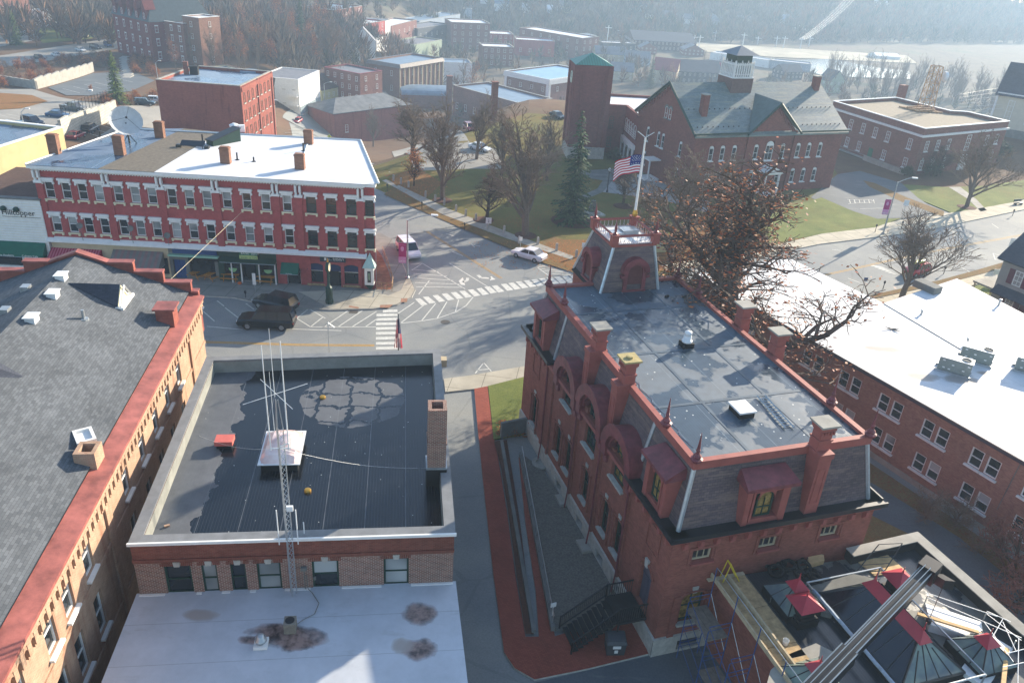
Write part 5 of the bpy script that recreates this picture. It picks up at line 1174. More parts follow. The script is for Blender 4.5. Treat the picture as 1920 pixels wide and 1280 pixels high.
 ua,ub=U(451,488),U(485,492);mb=MB();mb.box(F3,ua,ub,3.3,3.78,.2,.28);part(mb,'board',MT['green'],gs);mb=MB();mb.box(F3,ua,ub,2.88,3.299,.2,.28);part(mb,'lower_board',plain('pale_green_board','#a9bb7a',.6,.12,3),gs)
 text_mb('BAGEL',.3,F3,ua+.2,3.42,.28,MT['white'],gs);text_mb('DEPOT',.26,F3,ua+1.25,3.4,.28,MT['white'],gs);text_mb('BAKERY  &  CAFE',.22,F3,ua+.15,2.98,.28,MT['green'],gs)
 def awning(u0,u1,ztop,zbot,out,mat,label,val=.22,stripes=None,txt=None,mat2=None):
  aw=thing('awning',F3.p((u0+u1)/2,zbot,0),label,'awning','shop awnings');mb=MB()
  n=max(1,int((u1-u0)/(stripes or 99)));du=(u1-u0)/n
  for i in range(n):
   mb.mi=i%2;a,b_=u0+i*du,u0+(i+1)*du
   mb.face([F3.p(a,ztop,.06),F3.p(a,zbot,out),F3.p(b_,zbot,out),F3.p(b_,ztop,.06)]);mb.face([F3.p(a,zbot,out),F3.p(a,zbot-val,out),F3.p(b_,zbot-val,out),F3.p(b_,zbot,out)])
  mb.mi=0
  for u in(u0,u1):mb.face([F3.p(u,ztop,.06),F3.p(u,zbot,out),F3.p(u,zbot-val,out),F3.p(u,zbot-.05,.06)])
  mm=[MT[mat]if isinstance(mat,str)else mat]
  if mat2:mm.append(mat2)
  else:mb.m=[0]*len(mb.m)
  part(mb,'canvas',mm,aw)
  mb=MB();mb.tube(F3.p(u0,zbot-val,out),F3.p(u1,zbot-val,out),.025,n=4)
  for u in(u0,u1):mb.tube(F3.p(u,zbot-.1,.05),F3.p(u,zbot-.1,out),.02,n=4)
  part(mb,'frame',MT['metal_lt'],aw)
  if txt:text_mb(txt,.2,F3,(u0+u1)/2,zbot-val+.03,out+.01,MT['white'],aw,align='CENTER')
  return aw
 rd=plain('dark_red_canvas','#8e2438',.75,.12,1.5);rd2=plain('pinkish_red_stripe','#b0586a',.75,.12,1.5)
 awning(U(92,440),U(190,462),2.95,2.1,1.5,rd,'dark red awning with fine pale stripes on the leftmost shop of the red block',.2,.14,None,rd2)
 awning(U(214,475),U(309,490),3.1,1.75,2.0,plain('grey_canvas','#6f6c68',.8,.15,1.5),'wide grey awning with faint red stripes',.1,.3,None,plain('dusty_red_stripe','#7e6461',.8,.15,1.5))
 awning(U(527,480),U(560,485),2.65,1.75,.9,'awn_green','small solid green awning over a glass double door',.12,None,'Sotheby')
 mb=MB();awning(U(418,500),U(520,505),2.95,2.75,.9,'dgreen','shallow dark green awning with pale edge along the cafe front',.12)
 mb=MB();u0,u1=U(318,480),U(413,500);bw=thing('blue_fascia',F3.p(u0,3,0),'blue shop fascia with pale green rail and rolled black blind','shop fascia');mb.box(F3,u0+.4,u1-.2,3.05,3.6,0,.1);part(mb,'board',MT['blue_paint'],bw);mb=MB();mb.box(F3,u0,u1,2.82,2.98,0,.5);part(mb,'rail',plain('pale_green_rail','#8fb8a0',.6,.1,3),bw);mb=MB();mb.box(F3,u0+(u1-u0)*.38,u1-.15,2.35,2.8,0,.2);part(mb,'blind_box',MT['rubber'],bw)
 for nm,u0,u1,m in(('door',e2_+(e3-e2_)*.07,e2_+(e3-e2_)*.32,'blue_paint'),):
  mb=MB();mb.box(F3,u0+.06,(u0+u1)/2-.02,-.1,2.2,-.25,-.18);part(mb,nm,MT[m],s3);mb=MB();mb.box(F3,(u0+u1)/2+.02,u1-.06,-.1,2.2,-.25,-.18);part(mb,nm,MT[m],s3)
 mb=MB()
 for px in(436,454,487,517):u=U(px,500);mb.tube(F3.p(u,.0,.35),F3.p(u,2.75,.35),.09,.07,8);mb.box(F3,u-.13,u+.13,2.6,2.72,.22,.48)
 part(mb,'column',MT['white'],s4)
 for uc in(e3+(e4-e3)*.23,e3+(e4-e3)*.83):
  mb=MB();mb.arch(F3,uc,1.55,.0,.45,-.255,-.24,10);mb.v=[Vector((v.x,v.y,3.1-v.z))for v in mb.v];part(mb,'window_emblem',plain('pale_green_emblem','#8fbf86',.6,.1,3),s4)
 mb=MB();mb.box(F3,e3+(e4-e3)*.41,e3+(e4-e3)*.63,2.3,2.75,.02,.1);part(mb,'orange_board',plain('orange_board','#b9803c',.6,.15,3),s4)
 mb=MB();orl=thing('oriel_window',S3.p(S3.L*.5,2.2,.4),'pale green corner oriel window with pointed roof on the red block','oriel window')
 f=S3;u0,u1=.1,S3.L-.1
 mb.box(f,u0,u1,.9,2.9,0,.9);part(mb,'box',MT['white'],orl)
 mb=MB();um=(u0+u1)/2
 for k,(pa,pb)in enumerate((((u0-.2,1.1),(u1+.2,1.1)),((u1+.2,1.1),(u1+.2,-.0)),((u0-.2,0),(u0-.2,1.1)))):mb.face([f.p(pa[0],2.9,pa[1]),f.p(pb[0],2.9,pb[1]),f.p(um,4.3,.05)])
 mb.face([f.p(u0-.2,2.9,1.1),f.p(u0-.2,2.9,0),f.p(u1+.2,2.9,0),f.p(u1+.2,2.9,1.1)]);part(mb,'roof',plain('pale_green_metal','#a8c0b4',.4,.12,2,.4),orl)
 mb=MB()
 for pa,pb in(((u0,.9),(u1,.9)),((u1,.9),(u1,0)),((u0,0),(u0,.9))):mb.face([f.p(pb[0],.899,pb[1]),f.p(pa[0],.899,pa[1]),f.p(um,-.1,.05)])
 part(mb,'base',MT['dgreen'],orl);mb=MB();mb.box(f,u0+.3,u1-.3,1.2,2.5,.901,.93);mb.box(f,u1+.001,u1+.03,1.2,2.5,.2,.75);part(mb,'glass',MT['glass'],orl)
 mb=MB();mb.box(f,u0+.45,u1-.45,1.5,2.3,.931,.94);part(mb,'notice',plain('pale_green_notice','#a9c7a0',.6,.2,8),orl)
 for px,py,zt_,lab in((104,288,1.9,'squat brick chimney at the far left edge of the red block roof'),(226,290,1.9,'brick chimney on the blue part of the red block roof near the satellite dish'),(301,258,1.7,'brick chimney at the back edge of the blue roof'),(424,306,1.6,'brick chimney with small side pipe in the middle of the white roof'),(579,270,1.5,'round-topped brick chimney at the back of the white roof'),(563,317,1.5,'slim brick chimney near the front edge of the white roof')):
  c=P(px,py,11.95);mb=MB();mb.abox((c.x,c.y,11.9),1.0,.7,zt_,F3.ang);mb.abox((c.x,c.y,11.9+zt_),1.1,.8,.12,F3.ang);mb.abox((c.x,c.y,12.02+zt_),.9,.6,.1,F3.ang);o=solo(mb,'chimney',MT['brown_brick'],lab,'chimney','chimneys on the red block')
 c=P(243,268,11.95);sd=thing('satellite_dish',c,'large white satellite dish on a tripod on the blue roof of the red block','satellite dish')
 ax=Vector((.45,-.62,.62)).normalized();x=ax.cross(Vector((0,0,1))).normalized();y=x.cross(ax);cc=Vector((c.x-.05,c.y,14.3));mb=MB();g_=[]
 for i in range(6):
  r=1.75*i/5;g_.append([cc+ax*(.5*(i/5)**2-.25)+(x*math.cos(k*.3927)+y*math.sin(k*.3927))*r for k in range(16)])
 for i in range(5):
  for k in range(16):mb.face([g_[i][k],g_[i+1][k],g_[i+1][(k+1)%16],g_[i][(k+1)%16]])
 part(mb,'reflector',plain('pale_grey_dish','#b5b8b8',.5,.15,1),sd,smooth=True)
 mb=MB();f_=cc+ax*.95;mb.abox(f_-Vector((0,0,.1)),.2,.2,.2,.3)
 for k in(0,5,10):mb.tube(g_[5][k],f_,.02,n=3)
 part(mb,'feed_horn',MT['black'],sd);mb=MB();mb.tube((c.x,c.y,11.95),cc-ax*.25,.1,n=6)
 for k in range(3):a=k*2.1;mb.tube((c.x+.8*math.cos(a),c.y+.8*math.sin(a),11.95),(c.x,c.y,13.0),.05,n=4)
 part(mb,'tripod',MT['black'],sd)
 for px,py,lab in((150,423,'small grey dish leftmost on the shop cornice of the red block'),(245,428,'larger grey dish in the middle of the shop cornice of the red block'),(314,441,'small grey dish rightmost on the shop cornice of the red block')):
  u,z=F3.at(px,py,.35);mb=MB();n_=F3.n.to_3d();ct=F3.p(u,z,.45);ax2=(n_+Vector((.3,0,.5))).normalized();x2=ax2.cross(Vector((0,0,1))).normalized();y2=x2.cross(ax2)
  rim=[ct+(x2*math.cos(k*.628)+y2*math.sin(k*.628))*.33+ax2*.08 for k in range(10)]
  for k in range(10):mb.face([ct,rim[k],rim[(k+1)%10]])
  mb.tube(F3.p(u,4.0,.3),ct,.03,n=4);solo(mb,'satellite_dish',MT['conc_dk'],lab,'satellite dish','small dishes on the shop cornice')
 c=P(420,268,11.95);rl=thing('roof_stair_head',c,'dark green stair housing with sloping top on the white roof','stair housing')
 f=Fr((c.x,c.y),ang=F3.ang+.95);mb=MB();mb.hexa([f.p(-1.9,11.9,.6),f.p(1.9,11.9,.6),f.p(1.9,11.9,-.6),f.p(-1.9,11.9,-.6)],[f.p(-1.9,12.5,.6),f.p(1.9,13.4,.6),f.p(1.9,13.4,-.6),f.p(-1.9,12.5,-.6)]);part(mb,'housing',MT['dgreen'],rl)
 mb=MB();mb.hexa([f.p(-2.0,12.501,.7),f.p(2.0,13.42,.7),f.p(2.0,13.42,-.7),f.p(-2.0,12.501,-.7)],[f.p(-2.0,12.58,.7),f.p(2.0,13.5,.7),f.p(2.0,13.5,-.7),f.p(-2.0,12.58,-.7)]);part(mb,'lid',MT['black'],rl)
 c=P(362,277,11.95);sp=thing('solar_collector',c,'low dark panel rack on the gravel roof of the red block','panel rack');f=Fr((c.x,c.y),ang=F3.ang);mb=MB();mb.hexa([f.p(-1.3,12.2,.4),f.p(1.3,12.2,.4),f.p(1.3,12.6,-.4),f.p(-1.3,12.6,-.4)],[f.p(-1.3,12.26,.4),f.p(1.3,12.26,.4),f.p(1.3,12.66,-.4),f.p(-1.3,12.66,-.4)]);part(mb,'panel',MT['sky_dark'],sp);mb=MB()
 for u in(-1.2,1.2):mb.tube(f.p(u,11.95,.4),f.p(u,12.3,.4),.04,n=4);mb.tube(f.p(u,11.95,-.4),f.p(u,12.65,-.4),.04,n=4);mb.abox(f.p(u*1.3,11.95,0),.5,.5,.3,f.ang)
 part(mb,'rack',MT['black'],sp)
 for px,py,h,lab in((440,246,1.0,'cluster of small dishes beside the stair housing'),):
  c=P(px,py,11.95);mb=MB();mb.lathe((c.x,c.y,12.2),[(.1,0),(.55,.3),(.6,.5),(.2,.7)],10);mb.abox((c.x+.9,c.y,11.95),.7,.6,.8,.3);mb.tube((c.x,c.y,11.9),(c.x,c.y,12.3),.06);solo(mb,'dish_cluster',MT['metal_wh'],lab,'satellite dish')
 for px,py,h,lab in((445,300,.8,'dark vent pipe on the white roof behind the middle chimney'),(569,283,.9,'dark vent pipe between the two right chimneys of the white roof'),(380,265,.8,'dark vent pipe at the back of the gravel roof'),(476,303,.5,'stubby dark vent near the middle of the white roof'),(188,256,.6,'small dark pipe at the back edge of the blue roof')):
  c=P(px,py,11.95);mb=MB();mb.tube((c.x,c.y,11.93),(c.x,c.y,11.95+h),.09,n=7);mb.lathe((c.x,c.y,11.93),[(.25,0),(.25,.05),(.1,.1)],8);solo(mb,'vent_pipe',MT['black'],lab,'vent pipe','vent pipes on the red block')
 def table(px,py,rz,lab):
  c=G(px,py);t=thing('picnic_table',(c.x,c.y,.13),lab,'picnic table','picnic tables outside the cafe',rz)
  for nm,y,z,w in(('tabletop',0,.74,.75),('bench',-.68,.43,.26),('bench',.68,.43,.26)):
   m=MB();n=5 if nm=='tabletop' else 2
   for k in range(n):m.box(L0,-.95,.95,z,z+.04,-y-w/2+w*k/n,-y-w/2+w*(k+1)/n-.012)
   lpart(m.mesh(nm,MT['wood']),nm,t)
  m=MB()
  for x in(-.65,.65):
   for s_ in(-1,1):m.tube((x,s_*.25,.74),(x,s_*.62,0),.04,n=4)
   m.tube((x,-.78,.42),(x,.78,.42),.035,n=4);m.tube((x,-.33,.72),(x,.33,.72),.035,n=4)
  lpart(m.mesh('leg_frame',MT['wood']),'leg_frame',t)
 table(373,522,1.15,'orange picnic table furthest left outside the cafe, set end-on');table(400,525,1.15,'second orange picnic table from the left, set end-on beside its twin');table(434,527,.02,'orange picnic table set sideways left of the cafe door');table(500,532,-.03,'orange picnic table set sideways right of the cafe door')
 for px,py,lab in((324,512,'bundle of dried corn stalks beside the blue double door'),(355,516,'bundle of dried corn stalks with a pumpkin between blue door and cafe'),(452,522,'hay bale with pumpkins left of the cafe door'),(487,527,'hay bale with flowers right of the cafe door')):
  c=G(px,py);q=thing('straw_bundle',(c.x,c.y,.13),lab,'straw bundle','autumn straw decorations');mb=MB()
  for k in range(26):a=random.random()*6.28;r=random.random()*.3;mb.tube((c.x+r*math.cos(a),c.y+r*math.sin(a),.13),(c.x+r*1.5*math.cos(a),c.y+r*1.5*math.sin(a),.9+.4*random.random()),.04,.02,4)
  part(mb,'stalk_sheaf',MT['straw'],q);mb=MB();mb.lathe((c.x+.35,c.y-.25,.13),[(.1,0),(.22,.08),(.24,.17),(.14,.28),(.03,.3)],9);part(mb,'pumpkin',MT['pumpkin'],q,smooth=True)
 for(px,py,lab)in((450,535,'group of loose pumpkins on the pavement'),):
  c=G(px,py);mb=MB();mb.lathe((c.x,c.y,.13),[(.1,0),(.22,.08),(.24,.17),(.14,.28),(.03,.3)],9);solo(mb,'pumpkin',MT['pumpkin'],'loose orange pumpkin on the pavement by the cafe step','pumpkin',smooth=True)
 mb=MB();c=F3.p(U(462,512),0,.3);
 for k in range(3):mb.box(F3,U(457,505),U(490,508),-.1,.42-.14*k,.02+.3*k,.3+.3*k)
 solo(mb,'door_step',MT['conc_dk'],'grey concrete steps up to the cafe door','steps')
 mb=MB();a,b_=P(312,531,6),F3.p(U(476,405),9.2,.2);a=P(310,533,9.4)
 mb.tube(a,b_,.014,n=4);solo(mb,'overhead_wire',MT['cream'],'pale cable strung from the stepped gable to the red block facade','cable')
 return F3,S3
F3,S3=red_block()
def left_shops():
 u0=F3.at(96,480)[0];a,b=F3.p(-9.5,0,.25),F3.p(-.15,0,.25);f=Fr(a.xy,b.xy);L=f.L
 zt=f.at(60,375)[1];poly=[tuple(a.xy),tuple(b.xy),tuple(f.p(L,0,-13).xy),tuple(f.p(0,0,-13).xy)]
 root=thing('white_shopfront',f.p(L/2,0,-6),'low white clapboard cafe front with green awning left of the red block','building')
 mb=MB();u_=lambda px,py:f.at(px,py)[0]
 hs=[(u_(-40,450),u_(37,465),.7,2.35),(u_(62,465),u_(88,475),-.1,2.3)]
 mb.wall(f,0,L,-.5,zt,hs,rev=.25)
 for i in range(1,4):g=Fr(poly[i],poly[(i+1)%4]);mb.wall(g,0,g.L,-.5,zt-.6)
 part(mb,'wall',MT['white'],root)
 mb=MB();mb.box(f,-.1,L+.1,zt,zt+.15,-.5,.15);part(mb,'coping',MT['conc_dk'],root)
 mb=MB();z=2.9
 while z<zt-.2:mb.box(f,0,L,z,z+.02,0,.02);z+=.28
 part(mb,'siding',MT['cream'],root)
 mb=MB();mb.face([(p[0],p[1],zt-.6)for p in poly]);part(mb,'roof',MT['shingle_brown'],root)
 for i,h_ in enumerate(hs):
  mb=MB();mb.box(f,h_[0],h_[1],h_[2],h_[3],-.25,-.2);o=part(mb,'shop_window' if i==0 else 'door',MT['glass'],root);mb=MB()
  for k in range(4):x=h_[0]+(h_[1]-h_[0])*k/3;mb.box(f,x-.04,x+.04,h_[2],h_[3],-.199,-.15)
  mb.box(f,h_[0],h_[1],1.2,1.28,-.198,-.16);part(mb,'frame',MT['black'],o)
 aw=thing('awning',f.p(L/2,2.4,.5),'long dark green awning lettered in white on the white cafe front','awning','shop awnings');ua,ub=0.0,u_(87,462)
 mb=MB();mb.face([f.p(ua,3.5,.05),f.p(ua,2.45,1.0),f.p(ub,2.45,1.0),f.p(ub,3.5,.05)]);mb.face([f.p(ua,2.45,1.0),f.p(ua,2.15,1.0),f.p(ub,2.15,1.0),f.p(ub,2.45,1.0)]);mb.face([f.p(ub,3.5,.05),f.p(ub,2.45,1.0),f.p(ub,2.15,1.0),f.p(ub,2.3,.05)]);part(mb,'canvas',MT['awn_green'],aw)
 mb=MB();mb.tube(f.p(ua,2.15,1.0),f.p(ub,2.15,1.0),.025,n=4);part(mb,'frame',MT['metal_lt'],aw)
 text_mb('Culinary Cafe',.3,f,u_(45,450),2.2,1.01,MT['white'],aw);text_mb('Johnsbury Academy',.3,f,u_(45,450)-3.2,2.2,1.01,MT['white'],aw)
 sg=thing('wall_sign',f.p(u_(25,402),4.2,.05),'dark lettered cafe name with tree emblems on the white clapboard front','sign');ul,zl=f.at(3,399)
 text_mb('Hilltopper',.82,f,ul,zl-.15,.03,MT['black'],sg)
 mb=MB()
 for px,py in((8,394),(32,396)):u,z=f.at(px,py);mb.lathe(f.p(u,z-.05,.1),[(.05,0),(.3,.1),(.34,.3),(.2,.5),(.03,.55)],7)
 part(mb,'emblem',MT['dgreen'],sg)
 mb=MB();u,z=f.at(3,408);mb.box(f,ul,ul+3.9,zl-.38,zl-.34,.01,.03);part(mb,'underline',MT['black'],sg)
 def tanb(name,label,pa,pb,z,depth,zlow,mat,roof,cop):
  a,b=P(*pa,z),P(*pb,z);return flatb(name,label,'building',(a.x,a.y),(b.x,b.y),depth,z,mat,roof,cop,.35,0,z0=zlow,ang=0)
 blue=MT['membrane']('blue_grey_flat_roof',.3,(.1,.5),rgb('#66788c'),rgb('#48596d'),rgb('#8b98a4'),None,0,5)
 yl=plain('yellow_tan_clapboard','#b5a67c',.8,.1,.8)
 MT['yl']=yl
 r,frs=tanb('tan_hall','tall yellow-tan clapboard hall with flat blue-grey roof at the left edge',(-70,298),(117,239),9.6,14,0,'yl',blue,'white')
 mb=MB();mb.abox(frs[0].p(frs[0].L*.62,4.8,.1),.4,.12,.25,frs[0].ang);solo(mb,'wall_lamp',MT['metal_wh'],'small white lamp on the tan hall side wall','lamp')
 r,frs=tanb('tan_extension','lower tan extension with brown roof between tan hall and white cafe front',(-60,372),(78,318),6.2,7,0,'yl',plain('brown_felt_roof','#57504a',.9,.2,1),'cream')
left_shops()
def long_block():
 z1=6.6;e1=P(1600,680,z1);e2=P(1920,862,z1);dv=(e2-e1).normalized();a=e1-dv*19.5;b=e2+dv*13
 F1=Fr(a.xy,b.xy);C3=P(1657,570,z1);D3=P(1795,524,z1);E3=P(1920,602,z1)
 ub,dbk=F1.ud(1657,570,z1);
 poly=[tuple(F1.o),tuple(F1.p(F1.L,0).xy),tuple(F1.p(F1.L,0,-28).xy),tuple(Vector((E3.x,E3.y,0)).xy+Vector((dv.x*6,dv.y*6))),(D3.x,D3.y),(C3.x,C3.y),tuple(F1.p(0,0,dbk).xy)]
 root=thing('long_brick_block',F1.p(F1.L/2,0,-10),'long two-storey tan-red brick building with bright white flat roof at the right','building')
 wp=[(1535,660),(1565,690),(1582,707),(1605,721),(1657,750),(1684,765),(1741,797),(1771,816),(1834,851),(1866,869)]
 ut=[F1.at(*p)[0]for p in((1582,707),(1605,719.5),(1657.5,750),(1684,765.5),(1741,797),(1770,815),(1833,851),(1866,870))]
 pitch=(ut[6]-ut[0])/3;prs=[]
 for k in range(-3,7):
  prs+=[ut[0]+pitch*k,ut[1]+pitch*k]
 up=[u for u in prs if.8<u<F1.L-.8];hs=[]
 zu,zl=4.1,1.25
 for u in up:hs+=[hole(u,zu,.95,1.45),hole(u+.25,zl,.95,1.45)]
 mb=MB();mb.wall(F1,0,F1.L,.35,z1-.3,hs,rev=.12)
 for i in range(1,7):f=Fr(poly[i],poly[(i+1)%7]);mb.wall(f,0,f.L,-.5,z1-.3)
 part(mb,'wall',MT['long_brick'],root)
 mb=MB();mb.box(F1,-.1,F1.L+.1,-.4,.45,-.1,.1);part(mb,'concrete_base',MT['conc'],root)
 mb=MB();o_=inset(poly,-.18);mb.prism([tuple(p)for p in o_],z1-.299,z1);part(mb,'eaves_band',plain('dark_plum_metal','#3c3440',.5,.15,2,.4),root)
 st=[]
 for(px,py,rx,ry,k)in((1730,707,1.6,.7,0),(1660,655,2.2,.6,0),(1800,712,1.8,.7,0),(1850,700,.8,.4,0)):q=P(px,py,z1);st.append((q.x,q.y,rx,ry,k))
 mb=MB();i_=inset(poly,-.12);mb.face([(p.x,p.y,z1+.012)for p in i_]);part(mb,'roof',MT['whiteroof']('bright_white_roof_coating',F1.ang,.4,2.6,'#d6d8da',st),root)
 mb=MB();C3b=P(1800,655,z1);mb.tube((C3.x,C3.y,z1+.02),(C3b.x,C3b.y,z1+.02),.05,n=4);part(mb,'roof_seam',MT['conc_dk'],root)
 for u in up:
  win(root,F1,u,zu,.95,1.45,frame='white',pane='glass',sill='white',d=-.09);win(root,F1,u+.25,zl,.95,1.45,frame='white',pane='half' if int(u*3)%3==0 else 'glass',sill='white',d=-.09)
 mb=MB();u=F1.at(1898,905)[0];mb.tube(F1.p(u,6.3,.05),F1.p(u-.2,2.2,.05),.03,n=4);solo(mb,'wall_conduit',MT['conc_dk'],'thin conduit running down the right end of the long brick wall','conduit')
 for px,py,lab in((1815,711,'nearer of two grey rooftop air-conditioning units on the white roof'),(1856,690,'farther of two grey rooftop air-conditioning units on the white roof'),(1962,712,'grey rooftop unit cut off by the right picture edge')):
  c=P(px,py,z1);f=Fr((c.x,c.y),ang=math.atan2(-.56,.83)+.05);ac=thing('rooftop_unit',(c.x,c.y,z1),lab,'air-conditioning unit','grey rooftop units')
  mb=MB();mb.box(f,-2.35,0,z1+.2,z1+1.25,-1.0,0);part(mb,'case',plain('green_grey_casing','#7d8580',.5,.12,2,.4),ac)
  mb=MB();mb.box(f,-2.4,.05,z1+1.251,z1+1.3,-1.05,.05);part(mb,'top',MT['metal_wh'],ac)
  mb=MB();mb.lathe(f.p(-.5,z1+1.301,-.5),[(.36,0),(.36,.06),(.28,.06),(.28,.01)],14);part(mb,'fan_ring',MT['conc_dk'],ac)
  mb=MB();mb.box(f,-2.5,.1,z1+.01,z1+.19,.02,.12);mb.box(f,-2.5,.1,z1+.01,z1+.19,-1.12,-1.02);part(mb,'skid',MT['metal_lt'],ac)
  mb=MB()
  for(x,z_)in((-2.1,1.0),(-1.4,.75),(-.6,.5),(-2.0,.4),(-1.6,.35),(-.3,.95)):mb.box(f,x,x+.18,z1+z_,z1+z_+.1,.001,.02)
  part(mb,'label_plate',MT['white'],ac)
 for px,py,lab,h in((1812,645,'short pipe vent behind the rooftop units',.5),(1727,590,'tiny pipe vent in the middle of the far white roof',.4),(1872,573,'small white vent by the house end of the white roof',.6)):
  c=P(px,py,z1);mb=MB();mb.tube((c.x,c.y,z1),(c.x,c.y,z1+h),.1,n=7);mb.lathe((c.x,c.y,z1+h),[(.16,0),(.16,.08),(.05,.12)],8);solo(mb,'vent_pipe',MT['metal_lt'],lab,'vent pipe','pipe vents on the white roof')
 c=P(1672,617,z1);mb=MB()
 for k in range(14):a_=random.random()*6.28;r=.5+.6*random.random();mb.tube((c.x,c.y,z1+.05),(c.x+r*math.cos(a_),c.y+r*math.sin(a_),z1+.05+.3*random.random()),.03,.01,4)
 solo(mb,'fallen_branch',MT['bark_dk'],'dead branch lying on the white roof near the oak','branch')
 q=[P(1730,546,z1),P(1750,546,z1)];mb=MB();c=P(1737,543,z1);mb.abox((c.x,c.y,z1),2.4,1.2,.7,F1.ang);solo(mb,'roof_bulkhead',MT['conc_dk'],'grey bulkhead at the street edge of the white roof','roof bulkhead')
 return F1
F1=long_block()
def right_house():
 p=P(1846,562,3.0);pb=P(1920,640,0)
 a=G(1846,585);dirv=Vector((F1.u.x,F1.u.y));f=Fr((a.x,a.y),(a.x+dirv.x*14,a.y+dirv.y*14));zt=HT(a,1902,478)
 root=thing('grey_house',f.p(5,0,-4),'grey clapboard house with dark roof and maroon shutters cut off by the right edge','house');gy=plain('grey_clapboard','#8d8b86',.75,.1,.8)
 MT['gy']=gy
 poly=quadpoly(f.o,f.o+f.u*14,9);mb=MB()
 for i in range(4):g=Fr(poly[i],poly[(i+1)%4]);mb.wall(g,0,g.L,-.5,zt)
 for u in(0,14):mb.face([f.p(u,zt,0),f.p(u,zt,-9),f.p(u,zt+3.4,-4.5)])
 part(mb,'wall',gy,root);mb=MB();gable_roof(mb,f,14,9,zt,zt+3.4,.5);part(mb,'roof',MT['shingle_blue'],root)
 shm=plain('maroon_shutter','#5c2a38',.6,.1,2)
 for z in(.9,4.2):
  for u in(2.2,4.6,7.0):
   o=win(root,f,u,z,.95,1.7,d=.03,frame='white',pane='glass',bars=(2,3));
   for s_ in(-1,1):mb=MB();mb.box(L0,s_*.85-.3,s_*.85+.3,0,1.7,.0,.05);lpart(mb.mesh('shutter',shm),'shutter',o)
 mb=MB();q=[f.p(.3,2.9,1.2),f.p(9,2.9,1.2),f.p(9,3.6,0),f.p(.3,3.6,0)];mb.hexa(q,[p_+Vector((0,0,.1))for p_ in q]);part(mb,'canopy',MT['shingle_blue'],root)
 mb=MB();g=Fr(poly[3],poly[0]);mb.box(g,4.5,8.8,2.7,2.9,0,2.6);part(mb,'porch_roof',MT['conc'],root);mb=MB()
 for u in(4.7,8.6):mb.tube(g.p(u,0,2.4),g.p(u,2.7,2.4),.1,n=6)
 part(mb,'porch_post',MT['tan'],root)
right_house()
